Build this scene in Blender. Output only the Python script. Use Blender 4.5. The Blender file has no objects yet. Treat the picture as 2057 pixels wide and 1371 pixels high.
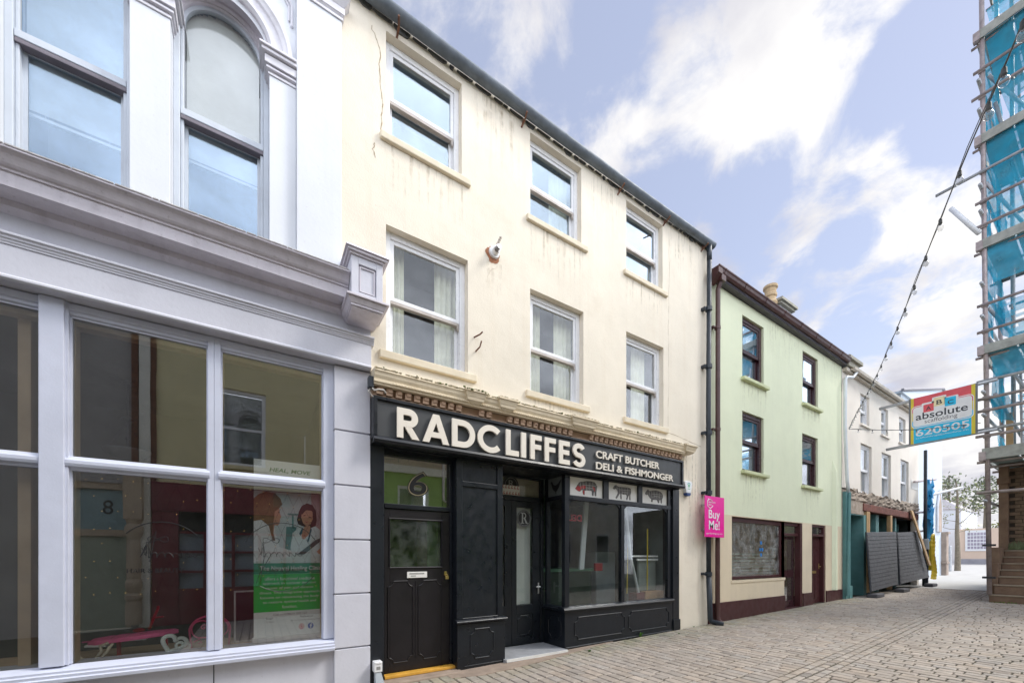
import bpy, bmesh, math, random
from mathutils import Vector, Matrix
random.seed(7)
R = math.radians
scene = bpy.context.scene
COL = scene.collection

# ------------------------------------------------------------------ camera
cam_d = bpy.data.cameras.new("camera")
cam = bpy.data.objects.new("camera", cam_d)
COL.objects.link(cam)
cam.location = (0.0, -5.27, 1.6)
cam.rotation_euler = (R(90), 0, R(57.4055 - 90))
cam_d.sensor_width = 36.0
cam_d.sensor_fit = 'HORIZONTAL'
cam_d.lens = 797.0 / 2057.0 * 36.0
cam_d.shift_y = 432.5 / 2057.0
cam_d.clip_start = 0.05
cam_d.clip_end = 3000
scene.camera = cam

# ------------------------------------------------------------------ world (sky with clouds)
SUN_DIR = Vector((0.62, -0.32, 0.72)).normalized()
SUN_EL = math.asin(SUN_DIR.z)
SUN_AZ = math.atan2(SUN_DIR.x, SUN_DIR.y)
world = bpy.data.worlds.new("World")
scene.world = world
world.use_nodes = True
nt = world.node_tree
nt.nodes.clear()
def N(t, **kw):
    n = nt.nodes.new(t)
    for k, v in kw.items():
        setattr(n, k, v)
    return n
def wmath(op, a, b=None, c=None, clamp=False):
    n = N('ShaderNodeMath', operation=op, use_clamp=clamp)
    for i, x in enumerate((a, b, c)):
        if x is None: continue
        if isinstance(x, (int, float)): n.inputs[i].default_value = x
        else: nt.links.new(x, n.inputs[i])
    return n.outputs[0]
w_out = N('ShaderNodeOutputWorld')
w_bg = N('ShaderNodeBackground')
w_bg.inputs['Strength'].default_value = 0.15
nt.links.new(w_bg.outputs[0], w_out.inputs[0])
w_tc = N('ShaderNodeTexCoord')
w_nrm = N('ShaderNodeVectorMath', operation='NORMALIZE')
nt.links.new(w_tc.outputs['Generated'], w_nrm.inputs[0])
dirv = w_nrm.outputs[0]
sky = N('ShaderNodeTexSky')
sky.sky_type = 'NISHITA'
sky.sun_disc = False
sky.sun_elevation = SUN_EL
sky.sun_rotation = SUN_AZ
sky.altitude = 50
sky.air_density = 1.15
sky.dust_density = 0.3
sky.ozone_density = 2.0
w_sep = N('ShaderNodeSeparateXYZ')
nt.links.new(dirv, w_sep.inputs[0])
zc = wmath('MAXIMUM', w_sep.outputs[2], 0.0)
zz = wmath('ADD', zc, 0.22)
w_cmb = N('ShaderNodeCombineXYZ')
nt.links.new(wmath('DIVIDE', w_sep.outputs[0], zz), w_cmb.inputs[0])
nt.links.new(wmath('DIVIDE', w_sep.outputs[1], zz), w_cmb.inputs[1])
def wnoise(scale, detail, rough, off=(0, 0, 0), dist=0.0):
    m = N('ShaderNodeMapping')
    m.inputs['Location'].default_value = off
    nt.links.new(w_cmb.outputs[0], m.inputs[0])
    n = N('ShaderNodeTexNoise')
    n.inputs['Scale'].default_value = scale
    n.inputs['Detail'].default_value = detail
    n.inputs['Roughness'].default_value = rough
    n.inputs['Distortion'].default_value = dist
    nt.links.new(m.outputs[0], n.inputs['Vector'])
    return n.outputs[0]
n1 = wnoise(5.4, 13, 0.62, (3.1, 1.7, 0), 0.35)
n2 = wnoise(1.1, 3, 0.5, (7.2, 0.4, 0))
BUMPS = [  # where the cloud banks and the blue gaps stand in the sky: direction, amount, cosines of outer and inner angle
    ((0.434, 0.52, 0.736), 0.14, 0.99561, 0.9999),
    ((0.507, 0.477, 0.718), 0.2, 0.99337, 0.99985),
    ((0.562, 0.419, 0.714), 0.2, 0.99269, 0.99984),
    ((0.577, 0.367, 0.73), 0.2, 0.99366, 0.99986),
    ((0.642, 0.339, 0.688), 0.22, 0.99218, 0.99982),
    ((0.594, 0.314, 0.74), 0.22, 0.99452, 0.99988),
    ((0.615, 0.27, 0.741), 0.22, 0.99427, 0.99987),
    ((0.668, 0.267, 0.695), 0.24, 0.99144, 0.99981),
    ((0.666, 0.213, 0.715), 0.22, 0.99476, 0.99988),
    ((0.703, 0.208, 0.68), 0.18, 0.99597, 0.99991),
    ((0.671, 0.295, 0.68), 0.16, 0.99577, 0.9999),
    ((0.645, 0.382, 0.662), 0.14, 0.99656, 0.99992),
    ((0.509, 0.388, 0.768), 0.1, 0.998, 0.99996),
    ((0.338, 0.498, 0.799), 0.07, 0.99507, 0.99989),
    ((0.401, 0.468, 0.787), 0.07, 0.99577, 0.9999),
    ((0.39, 0.504, 0.771), 0.04, 0.99771, 0.99995),
    ((0.728, 0.29, 0.621), 0.15, 0.99618, 0.99991),
    ((0.762, 0.237, 0.603), 0.16, 0.99657, 0.99992),
    ((0.777, 0.19, 0.601), 0.18, 0.99701, 0.99993),
    ((0.807, 0.165, 0.567), 0.12, 0.9987, 0.99997),
    ((0.764, 0.305, 0.569), 0.18, 0.99657, 0.99992),
    ((0.801, 0.29, 0.524), 0.14, 0.99802, 0.99996),
    ((0.676, 0.41, 0.612), 0.12, 0.99843, 0.99996),
    ((0.72, 0.417, 0.555), 0.12, 0.99657, 0.99992),
    ((0.765, 0.386, 0.516), 0.1, 0.99556, 0.9999),
    ((0.816, 0.216, 0.537), 0.18, 0.99462, 0.99988),
    ((0.837, 0.171, 0.521), 0.2, 0.9952, 0.99989),
    ((0.829, 0.144, 0.54), 0.16, 0.99774, 0.99995),
    ((0.851, 0.245, 0.465), 0.12, 0.99473, 0.99988),
    ((0.832, 0.301, 0.465), 0.14, 0.99506, 0.99989),
    ((0.888, 0.21, 0.41), 0.1, 0.99588, 0.99991),
    ((0.9, 0.162, 0.404), 0.2, 0.99464, 0.99988),
    ((0.887, 0.134, 0.443), 0.18, 0.99685, 0.99993),
    ((0.926, 0.161, 0.341), 0.2, 0.99326, 0.99985),
    ((0.915, 0.205, 0.349), 0.12, 0.99572, 0.9999),
    ((0.951, 0.133, 0.28), 0.2, 0.98992, 0.99977),
    ((0.902, 0.239, 0.36), 0.1, 0.99632, 0.99992),
    ((0.98, 0.142, 0.137), 0.3, 0.98032, 0.99956),
    ((0.683, 0.434, 0.587), 0.08, 0.99753, 0.99994),
    ((0.447, 0.42, 0.79), -0.16, 0.99679, 0.99993),
    ((0.493, 0.421, 0.761), -0.1, 0.99841, 0.99996),
    ((0.453, 0.468, 0.759), -0.12, 0.99768, 0.99995),
    ((0.395, 0.524, 0.754), -0.1, 0.99818, 0.99996),
    ((0.741, 0.147, 0.655), -0.24, 0.9965, 0.99992),
    ((0.786, 0.123, 0.607), -0.2, 0.99644, 0.99992),
    ((0.743, 0.176, 0.646), -0.14, 0.99792, 0.99995),
    ((0.696, 0.306, 0.649), -0.1, 0.99926, 0.99998),
    ((0.702, 0.354, 0.618), -0.16, 0.99646, 0.99992),
    ((0.612, 0.446, 0.653), -0.14, 0.99606, 0.99991),
    ((0.568, 0.464, 0.68), -0.08, 0.99851, 0.99997),
    ((0.756, 0.356, 0.549), -0.08, 0.99776, 0.99995),
    ((0.814, 0.253, 0.522), -0.12, 0.99875, 0.99997),
    ((0.777, 0.411, 0.478), -0.1, 0.99724, 0.99994),
    ((0.879, 0.253, 0.403), -0.1, 0.99793, 0.99995),
    ((0.783, 0.25, 0.57), -0.06, 0.99926, 0.99998),
    ((0.795, 0.349, 0.497), -0.08, 0.99895, 0.99998),
    ((0.865, 0.126, 0.486), -0.05, 0.99943, 0.99999)]
dens = wmath('ADD', wmath('MULTIPLY', n1, 0.85), wmath('MULTIPLY', n2, 0.15))
pos = neg = None
for d, a, c0, c1 in BUMPS:
    vm = N('ShaderNodeVectorMath', operation='DOT_PRODUCT')
    nt.links.new(dirv, vm.inputs[0])
    vm.inputs[1].default_value = Vector(d).normalized()
    mr = N('ShaderNodeMapRange', interpolation_type='SMOOTHSTEP')
    mr.inputs['From Min'].default_value = c0
    mr.inputs['From Max'].default_value = c1
    mr.inputs['To Min'].default_value = 0
    mr.inputs['To Max'].default_value = a * (0.84 if a > 0 else 1.1)
    nt.links.new(vm.outputs['Value'], mr.inputs['Value'])
    if a > 0: pos = mr.outputs[0] if pos is None else wmath('MAXIMUM', pos, mr.outputs[0])
    else: neg = mr.outputs[0] if neg is None else wmath('MINIMUM', neg, mr.outputs[0])
dens = wmath('ADD', dens, wmath('ADD', pos, neg))
cl = N('ShaderNodeMapRange', interpolation_type='SMOOTHSTEP')
cl.inputs['From Min'].default_value = 0.485
cl.inputs['From Max'].default_value = 0.70
nt.links.new(dens, cl.inputs['Value'])
n3 = wnoise(2.2, 6, 0.55, (11.0, 5.0, 0))
ccol = N('ShaderNodeValToRGB')
ccol.color_ramp.elements[0].position = 0.40
ccol.color_ramp.elements[0].color = (0.60, 0.60, 0.68, 1)
ccol.color_ramp.elements[1].position = 0.62
ccol.color_ramp.elements[1].color = (1.0, 0.985, 0.97, 1)
nt.links.new(n3, ccol.inputs[0])
cscale = N('ShaderNodeVectorMath', operation='SCALE')
nt.links.new(ccol.outputs[0], cscale.inputs[0])
cscale.inputs['Scale'].default_value = 4.3
sk = N('ShaderNodeMix', data_type='RGBA', blend_type='MULTIPLY')
sk.inputs[0].default_value = 1.0
nt.links.new(sky.outputs[0], sk.inputs[6])
sk.inputs[7].default_value = (1.30, 1.05, 0.92, 1)
# thin veil of vapour over the blue
veil = N('ShaderNodeMix', data_type='RGBA')
veil.inputs[0].default_value = 0.6
nt.links.new(sk.outputs[2], veil.inputs[6])
veil.inputs[7].default_value = (2.05, 2.2, 2.85, 1)
mx = N('ShaderNodeMix', data_type='RGBA')
nt.links.new(cl.outputs[0], mx.inputs[0])
nt.links.new(veil.outputs[2], mx.inputs[6])
nt.links.new(cscale.outputs[0], mx.inputs[7])
# cloudy southern sky, out of frame, brightened as added fill for the facades
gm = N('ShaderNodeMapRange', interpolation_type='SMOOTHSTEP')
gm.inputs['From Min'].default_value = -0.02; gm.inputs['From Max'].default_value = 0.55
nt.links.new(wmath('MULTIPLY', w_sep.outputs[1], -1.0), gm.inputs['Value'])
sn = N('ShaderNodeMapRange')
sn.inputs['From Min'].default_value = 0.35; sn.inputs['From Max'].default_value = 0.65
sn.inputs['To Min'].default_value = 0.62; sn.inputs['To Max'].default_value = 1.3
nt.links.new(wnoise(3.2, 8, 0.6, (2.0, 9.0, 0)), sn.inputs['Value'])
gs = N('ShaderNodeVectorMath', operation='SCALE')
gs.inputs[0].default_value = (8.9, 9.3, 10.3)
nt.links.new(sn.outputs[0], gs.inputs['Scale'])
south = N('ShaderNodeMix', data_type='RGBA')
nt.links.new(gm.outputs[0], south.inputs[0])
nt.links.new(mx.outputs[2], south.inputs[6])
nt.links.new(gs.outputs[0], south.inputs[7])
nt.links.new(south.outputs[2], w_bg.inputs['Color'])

# ------------------------------------------------------------------ sun (behind thin cloud, so its shadows are soft)
sun_d = bpy.data.lights.new("sun", 'SUN')
sun_d.energy = 1.9
sun_d.angle = R(16)
sun_d.color = (1.0, 0.955, 0.88)
sun = bpy.data.objects.new("sun", sun_d)
COL.objects.link(sun)
sun.rotation_euler = SUN_DIR.to_track_quat('Z', 'Y').to_euler()

scene.view_settings.view_transform = 'Standard'
scene.view_settings.look = 'None'
scene.view_settings.gamma = 1.0
scene.view_settings.exposure = 0.76
scene.cycles.use_denoising = True
scene.cycles.max_bounces = 8
scene.cycles.diffuse_bounces = 4
scene.cycles.glossy_bounces = 4
scene.cycles.transparent_max_bounces = 24
scene.cycles.caustics_reflective = False
scene.cycles.caustics_refractive = False

# ================================================================== helpers
def lin(c):
    """sRGB 0-255 triple to linear"""
    return tuple(((v / 255.0) / 12.92) if v <= 10 else (((v / 255.0) + 0.055) / 1.055) ** 2.4 for v in c)

MATS = {}
def mat(name, col, rough=0.6, var=0.12, scale=3.0, col2=None, streak=0.0, streak_col=None, speck=0.0,
        speck_col=(0.05, 0.04, 0.03), bump=0.0, bump_scale=60.0, metallic=0.0, spec=0.5, coat=0.0, attr=None,
        emis=0.0, dirt=0.0, dirt_col=(0.18, 0.14, 0.10), dirt_scale=1.4):
    """procedural paint / plaster / stone: broad mottling, vertical run-off streaks, specks and a fine bump"""
    m = bpy.data.materials.new(name)
    m.use_nodes = True
    t = m.node_tree
    bs = t.nodes['Principled BSDF']
    L = t.links
    tc = t.nodes.new('ShaderNodeTexCoord')
    def noise(sc, det=5, ro=0.55, stretch=None, dist=0.0):
        n = t.nodes.new('ShaderNodeTexNoise')
        n.inputs['Scale'].default_value = sc
        n.inputs['Detail'].default_value = det
        n.inputs['Roughness'].default_value = ro
        n.inputs['Distortion'].default_value = dist
        if stretch:
            mp = t.nodes.new('ShaderNodeMapping')
            mp.inputs['Scale'].default_value = stretch
            L.new(tc.outputs['Object'], mp.inputs[0])
            L.new(mp.outputs[0], n.inputs['Vector'])
        else:
            L.new(tc.outputs['Object'], n.inputs['Vector'])
        return n.outputs[0]
    def ramp(x, lo, hi):
        r = t.nodes.new('ShaderNodeMapRange')
        r.inputs['From Min'].default_value = lo
        r.inputs['From Max'].default_value = hi
        L.new(x, r.inputs['Value'])
        return r.outputs[0]
    def scaled(x, k):
        n = t.nodes.new('ShaderNodeMath'); n.operation = 'MULTIPLY'
        L.new(x, n.inputs[0]); n.inputs[1].default_value = k
        return n.outputs[0]
    def mix(fac, a, b, blend='MIX'):
        n = t.nodes.new('ShaderNodeMix'); n.data_type = 'RGBA'; n.blend_type = blend
        L.new(fac, n.inputs[0])
        for i, x in ((6, a), (7, b)):
            if isinstance(x, tuple): n.inputs[i].default_value = (*x[:3], 1)
            else: L.new(x, n.inputs[i])
        return n.outputs[2]
    base = tuple(col)
    if attr:
        at = t.nodes.new('ShaderNodeAttribute'); at.attribute_name = attr
        cur = at.outputs['Color']
    else:
        cur = base
    dark = tuple(col2) if col2 else tuple(v * (1 - var * 2.0) for v in base)
    if var > 0 or col2:
        if attr:
            one = t.nodes.new('ShaderNodeMix'); one.data_type = 'RGBA'; one.blend_type = 'MULTIPLY'
            L.new(scaled(ramp(noise(scale, 6), 0.35, 0.7), 1.0), one.inputs[0])
            L.new(cur, one.inputs[6]); one.inputs[7].default_value = (1 - var * 2, 1 - var * 2, 1 - var * 2, 1)
            cur = one.outputs[2]
        else:
            cur = mix(ramp(noise(scale, 6, 0.6), 0.38, 0.72), cur, dark)
    if streak > 0:
        sc = streak_col or tuple(v * 0.55 for v in base)
        f = ramp(noise(2.2, 4, 0.6, (3.0, 3.0, 0.16)), 0.52, 0.78)
        cur = mix(scaled(f, streak), cur, sc)
    if dirt > 0:
        f = ramp(noise(dirt_scale, 8, 0.68), 0.54, 0.74)
        cur = mix(scaled(f, dirt), cur, dirt_col)
    if speck > 0:
        f = ramp(noise(38, 2, 0.5), 0.66, 0.72)
        cur = mix(scaled(f, speck), cur, speck_col)
    if isinstance(cur, tuple): bs.inputs['Base Color'].default_value = (*cur[:3], 1)
    else: L.new(cur, bs.inputs['Base Color'])
    bs.inputs['Metallic'].default_value = metallic
    bs.inputs['Specular IOR Level'].default_value = spec
    bs.inputs['Coat Weight'].default_value = coat
    rr = t.nodes.new('ShaderNodeMapRange')
    L.new(noise(scale * 2.3, 4), rr.inputs['Value'])
    rr.inputs['From Min'].default_value = 0.3
    rr.inputs['From Max'].default_value = 0.7
    rr.inputs['To Min'].default_value = max(0.03, rough - 0.1)
    rr.inputs['To Max'].default_value = min(1, rough + 0.1)
    L.new(rr.outputs[0], bs.inputs['Roughness'])
    if bump > 0:
        b = t.nodes.new('ShaderNodeBump')
        b.inputs['Strength'].default_value = 1.0
        b.inputs['Distance'].default_value = bump
        ad = t.nodes.new('ShaderNodeMath'); ad.operation = 'ADD'
        L.new(noise(bump_scale, 4), ad.inputs[0])
        L.new(scaled(noise(bump_scale * 0.07, 3), 2.5), ad.inputs[1])
        L.new(ad.outputs[0], b.inputs['Height'])
        L.new(b.outputs[0], bs.inputs['Normal'])
    if emis > 0:
        bs.inputs['Emission Color'].default_value = (*base, 1)
        bs.inputs['Emission Strength'].default_value = emis
    MATS[name] = m
    return m

def glass(name, tint=(0.97, 0.98, 0.975), boost=1.6, rough=0.0, wob=0.0, dust_haze=0.0, sheen=(0.95, 0.97, 1)):
    """window pane: clear sheet with a Fresnel reflection, slightly uneven as drawn glass is"""
    m = bpy.data.materials.new(name); m.use_nodes = True
    t = m.node_tree; L = t.links
    t.nodes.clear()
    out = t.nodes.new('ShaderNodeOutputMaterial')
    mixn = t.nodes.new('ShaderNodeMixShader')
    tr = t.nodes.new('ShaderNodeBsdfTransparent'); tr.inputs[0].default_value = (*tint, 1)
    gl = t.nodes.new('ShaderNodeBsdfGlossy'); gl.inputs['Roughness'].default_value = rough
    gl.inputs[0].default_value = (*sheen, 1)
    fr = t.nodes.new('ShaderNodeFresnel'); ge = t.nodes.new('ShaderNodeNewGeometry'); io = t.nodes.new('ShaderNodeMapRange')
    io.inputs['To Min'].default_value = 1.52; io.inputs['To Max'].default_value = 1 / 1.52   # the same skin seen from either side
    L.new(ge.outputs['Backfacing'], io.inputs['Value']); L.new(io.outputs[0], fr.inputs[0])
    ml = t.nodes.new('ShaderNodeMath'); ml.operation = 'MULTIPLY'; ml.use_clamp = True
    L.new(fr.outputs[0], ml.inputs[0]); ml.inputs[1].default_value = boost
    L.new(ml.outputs[0], mixn.inputs[0]); L.new(tr.outputs[0], mixn.inputs[1]); L.new(gl.outputs[0], mixn.inputs[2])
    tc = t.nodes.new('ShaderNodeTexCoord')
    if wob > 0:
        n = t.nodes.new('ShaderNodeTexNoise'); n.inputs['Scale'].default_value = 2.2; n.inputs['Detail'].default_value = 1
        L.new(tc.outputs['Object'], n.inputs['Vector'])
        b = t.nodes.new('ShaderNodeBump'); b.inputs['Distance'].default_value = wob; b.inputs['Strength'].default_value = 1
        L.new(n.outputs[0], b.inputs['Height']); L.new(b.outputs[0], gl.inputs['Normal'])
    fin = mixn.outputs[0]
    if dust_haze > 0:
        n = t.nodes.new('ShaderNodeTexNoise'); n.inputs['Scale'].default_value = 5; n.inputs['Detail'].default_value = 9
        n.inputs['Roughness'].default_value = 0.75
        L.new(tc.outputs['Object'], n.inputs['Vector'])
        mr = t.nodes.new('ShaderNodeMapRange'); mr.inputs['From Min'].default_value = 0.4; mr.inputs['From Max'].default_value = 0.8
        mr.inputs['To Max'].default_value = dust_haze
        L.new(n.outputs[0], mr.inputs['Value'])
        df = t.nodes.new('ShaderNodeBsdfDiffuse'); df.inputs[0].default_value = (0.6, 0.62, 0.62, 1)
        m2 = t.nodes.new('ShaderNodeMixShader')
        L.new(mr.outputs[0], m2.inputs[0]); L.new(fin, m2.inputs[1]); L.new(df.outputs[0], m2.inputs[2])
        fin = m2.outputs[0]
    L.new(fin, out.inputs[0])
    MATS[name] = m
    return m

def netting(name, col, alpha):
    m = bpy.data.materials.new(name); m.use_nodes = True
    t = m.node_tree; L = t.links; t.nodes.clear()
    out = t.nodes.new('ShaderNodeOutputMaterial')
    mx_ = t.nodes.new('ShaderNodeMixShader')
    tr = t.nodes.new('ShaderNodeBsdfTransparent')
    df = t.nodes.new('ShaderNodeBsdfDiffuse'); df.inputs[0].default_value = (*col, 1)
    tl = t.nodes.new('ShaderNodeBsdfTranslucent'); tl.inputs[0].default_value = (*col, 1)
    m0 = t.nodes.new('ShaderNodeMixShader'); m0.inputs[0].default_value = 0.55
    L.new(df.outputs[0], m0.inputs[1]); L.new(tl.outputs[0], m0.inputs[2])
    tc = t.nodes.new('ShaderNodeTexCoord')
    n = t.nodes.new('ShaderNodeTexNoise'); n.inputs['Scale'].default_value = 3.0; n.inputs['Detail'].default_value = 6
    L.new(tc.outputs['Object'], n.inputs['Vector'])
    mr = t.nodes.new('ShaderNodeMapRange'); mr.inputs['From Min'].default_value = 0.3; mr.inputs['From Max'].default_value = 0.7
    mr.inputs['To Min'].default_value = alpha - 0.15; mr.inputs['To Max'].default_value = min(1, alpha + 0.15)
    L.new(n.outputs[0], mr.inputs['Value'])
    L.new(mr.outputs[0], mx_.inputs[0]); L.new(tr.outputs[0], mx_.inputs[1]); L.new(m0.outputs[0], mx_.inputs[2])
    L.new(mx_.outputs[0], out.inputs[0])
    MATS[name] = m
    return m

def stain(name, col, strength):
    """rain-washed dirt: thin streaks that start at a ledge and die out below it"""
    m = bpy.data.materials.new(name); m.use_nodes = True
    t = m.node_tree; L = t.links; t.nodes.clear()
    out = t.nodes.new('ShaderNodeOutputMaterial'); mx_ = t.nodes.new('ShaderNodeMixShader')
    tr = t.nodes.new('ShaderNodeBsdfTransparent'); df = t.nodes.new('ShaderNodeBsdfDiffuse'); df.inputs[0].default_value = (*col, 1)
    tc = t.nodes.new('ShaderNodeTexCoord'); mp = t.nodes.new('ShaderNodeMapping'); mp.inputs['Scale'].default_value = (16, 1, 0.9)
    L.new(tc.outputs['Object'], mp.inputs[0])
    n = t.nodes.new('ShaderNodeTexNoise'); n.inputs['Scale'].default_value = 1.0; n.inputs['Detail'].default_value = 5; n.inputs['Roughness'].default_value = 0.6
    L.new(mp.outputs[0], n.inputs['Vector'])
    a = t.nodes.new('ShaderNodeMapRange'); a.inputs['From Min'].default_value = 0.50; a.inputs['From Max'].default_value = 0.78; L.new(n.outputs[0], a.inputs['Value'])
    n2_ = t.nodes.new('ShaderNodeTexNoise'); n2_.inputs['Scale'].default_value = 9; n2_.inputs['Detail'].default_value = 6; L.new(tc.outputs['Object'], n2_.inputs['Vector'])
    b = t.nodes.new('ShaderNodeMapRange'); b.inputs['From Min'].default_value = 0.35; b.inputs['From Max'].default_value = 0.7; L.new(n2_.outputs[0], b.inputs['Value'])
    sp_ = t.nodes.new('ShaderNodeSeparateXYZ'); L.new(tc.outputs['Generated'], sp_.inputs[0])
    def M(op, x, y):
        q = t.nodes.new('ShaderNodeMath'); q.operation = op; q.use_clamp = True
        for i, v in enumerate((x, y)):
            if isinstance(v, (int, float)): q.inputs[i].default_value = v
            else: L.new(v, q.inputs[i])
        return q.outputs[0]
    fx = M('MULTIPLY', M('MULTIPLY', sp_.outputs[0], M('SUBTRACT', 1.0, sp_.outputs[0])), 10.0)
    f = M('MULTIPLY', M('MULTIPLY', a.outputs[0], b.outputs[0]), M('MULTIPLY', sp_.outputs[2], fx))
    L.new(M('MULTIPLY', f, strength), mx_.inputs[0]); L.new(tr.outputs[0], mx_.inputs[1]); L.new(df.outputs[0], mx_.inputs[2]); L.new(mx_.outputs[0], out.inputs[0])
    MATS[name] = m
    return m

def wpos(o):
    p = Vector((0, 0, 0))
    while o is not None:
        p += o.location
        o = o.parent
    return p

class MB:
    """collects shapes in world coordinates; build() links them as one mesh object"""
    def __init__(s):
        s.v = []; s.f = []; s.c = None
    def add(s, vs, fs):
        b = len(s.v)
        s.v += [tuple(p) for p in vs]
        s.f += [tuple(b + i for i in f) for f in fs]
    def poly(s, pts):
        s.add(pts, [tuple(range(len(pts)))])
    def box(s, x0, x1, y0, y1, z0, z1):
        s.add([(x0, y0, z0), (x1, y0, z0), (x1, y1, z0), (x0, y1, z0), (x0, y0, z1), (x1, y0, z1), (x1, y1, z1), (x0, y1, z1)],
              [(3, 2, 1, 0), (4, 5, 6, 7), (0, 1, 5, 4), (1, 2, 6, 5), (2, 3, 7, 6), (3, 0, 4, 7)])
    def prism(s, a, b):
        """two matching loops joined by sides and capped"""
        n = len(a)
        s.add(list(a) + list(b), [tuple(range(n))[::-1], tuple(range(n, 2 * n))] +
              [(i, (i + 1) % n, n + (i + 1) % n, n + i) for i in range(n)])
    def prof(s, yz, x0, x1):
        """profile in y,z swept along the street"""
        s.prism([(x0, y, z) for y, z in yz], [(x1, y, z) for y, z in yz])
    def profy(s, xz, y0, y1):
        s.prism([(x, y0, z) for x, z in xz], [(x, y1, z) for x, z in xz])
    def slab(s, pts2, z0, z1):
        s.prism([(x, y, z0) for x, y in pts2], [(x, y, z1) for x, y in pts2])
    def tube(s, pts, r, n=8, closed=False, caps=True):
        pts = [Vector(p) for p in pts]
        rs = r if isinstance(r, (list, tuple)) else [r] * len(pts)
        m = len(pts); rings = []; ref = None
        for i, p in enumerate(pts):
            a = pts[i - 1] if (i > 0 or closed) else pts[i]
            b = pts[(i + 1) % m] if (i < m - 1 or closed) else pts[i]
            d = (b - a)
            d = d.normalized() if d.length > 1e-9 else Vector((0, 0, 1))
            if ref is None:
                ref = Vector((0, 0, 1)) if abs(d.z) < 0.9 else Vector((1, 0, 0))
            u = d.cross(ref)
            if u.length < 1e-6: u = d.orthogonal()
            u.normalize(); w = d.cross(u).normalized(); ref = u.cross(d)
            rings.append([p + (u * math.cos(2 * math.pi * k / n) + w * math.sin(2 * math.pi * k / n)) * rs[i] for k in range(n)])
        b0 = len(s.v)
        for rg in rings: s.v += [tuple(q) for q in rg]
        for i in range(m if closed else m - 1):
            j = (i + 1) % m
            for k in range(n):
                s.f.append((b0 + i * n + k, b0 + i * n + (k + 1) % n, b0 + j * n + (k + 1) % n, b0 + j * n + k))
        if caps and not closed:
            s.f.append(tuple(b0 + k for k in range(n))[::-1])
            s.f.append(tuple(b0 + (m - 1) * n + k for k in range(n)))
    def lathe(s, c, rz, n=16):
        c = Vector(c)
        s.tube([c + Vector((0, 0, z)) for r_, z in rz], [max(r_, 1e-4) for r_, z in rz], n)
    def ball(s, c, r, n=10, m=7, sq=(1, 1, 1)):
        c = Vector(c); b0 = len(s.v)
        for i in range(m + 1):
            th = math.pi * i / m
            for k in range(n):
                ph = 2 * math.pi * k / n
                s.v.append((c.x + r * sq[0] * math.sin(th) * math.cos(ph), c.y + r * sq[1] * math.sin(th) * math.sin(ph), c.z + r * sq[2] * math.cos(th)))
        for i in range(m):
            for k in range(n):
                s.f.append((b0 + i * n + k, b0 + i * n + (k + 1) % n, b0 + (i + 1) * n + (k + 1) % n, b0 + (i + 1) * n + k))
    def frame(s, x0, x1, z0, z1, w, y0, y1, wb=None, wt=None):
        wb = w if wb is None else wb; wt = w if wt is None else wt
        s.box(x0, x0 + w, y0, y1, z0, z1); s.box(x1 - w, x1, y0, y1, z0, z1)
        s.box(x0 + w, x1 - w, y0, y1, z0, z0 + wb); s.box(x0 + w, x1 - w, y0, y1, z1 - wt, z1)
    def wall(s, x0, x1, z0, z1, y, holes, depth):
        """flat wall facing the street with rectangular openings and their reveals"""
        xs = sorted({x0, x1, *[h[0] for h in holes], *[h[1] for h in holes]})
        zs = sorted({z0, z1, *[h[2] for h in holes], *[h[3] for h in holes]})
        xs = [x for x in xs if x0 <= x <= x1]; zs = [z for z in zs if z0 <= z <= z1]
        for i in range(len(xs) - 1):
            for j in range(len(zs) - 1):
                cx, cz = (xs[i] + xs[i + 1]) / 2, (zs[j] + zs[j + 1]) / 2
                if any(h[0] < cx < h[1] and h[2] < cz < h[3] for h in holes): continue
                s.poly([(xs[i], y, zs[j]), (xs[i + 1], y, zs[j]), (xs[i + 1], y, zs[j + 1]), (xs[i], y, zs[j + 1])])
        for h in holes:
            a, b, c, d = h[:4]; e = y + depth
            s.poly([(a, y, c), (a, y, d), (a, e, d), (a, e, c)])
            s.poly([(b, y, c), (b, e, c), (b, e, d), (b, y, d)])
            s.poly([(a, y, d), (b, y, d), (b, e, d), (a, e, d)])
            s.poly([(a, y, c), (a, e, c), (b, e, c), (b, y, c)])
    def build(s, name, m, parent=None, smooth=False, bevel=0.0, weld=False):
        off = wpos(parent) if parent else Vector((0, 0, 0))
        me = bpy.data.meshes.new(name)
        me.from_pydata([(x - off.x, y - off.y, z - off.z) for x, y, z in s.v], [], s.f)
        if weld:
            bm = bmesh.new(); bm.from_mesh(me)
            bmesh.ops.remove_doubles(bm, verts=bm.verts, dist=1e-4)
            bmesh.ops.recalc_face_normals(bm, faces=bm.faces)
            bm.to_mesh(me); bm.free()
        me.materials.append(MATS[m] if isinstance(m, str) else m)
        if smooth:
            for p in me.polygons: p.use_smooth = True
        me.update()
        o = bpy.data.objects.new(name, me)
        COL.objects.link(o)
        if parent: o.parent = parent
        if bevel > 0:
            b = o.modifiers.new('edge', 'BEVEL')
            b.width = bevel; b.segments = 2; b.limit_method = 'ANGLE'; b.angle_limit = R(40)
        return o

def tag(o, label=None, cat=None, group=None, kind=None):
    if label: o['label'] = label
    if cat: o['category'] = cat
    if group: o['group'] = group
    if kind: o['kind'] = kind
    return o
def thing(name, label, cat, loc, group=None):
    o = bpy.data.objects.new(name, None)
    o.empty_display_size = 0.2
    COL.objects.link(o)
    o.location = loc
    return tag(o, label, cat, group)

def gz(x):
    return 0.0165 * (x - 4.8)

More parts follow.
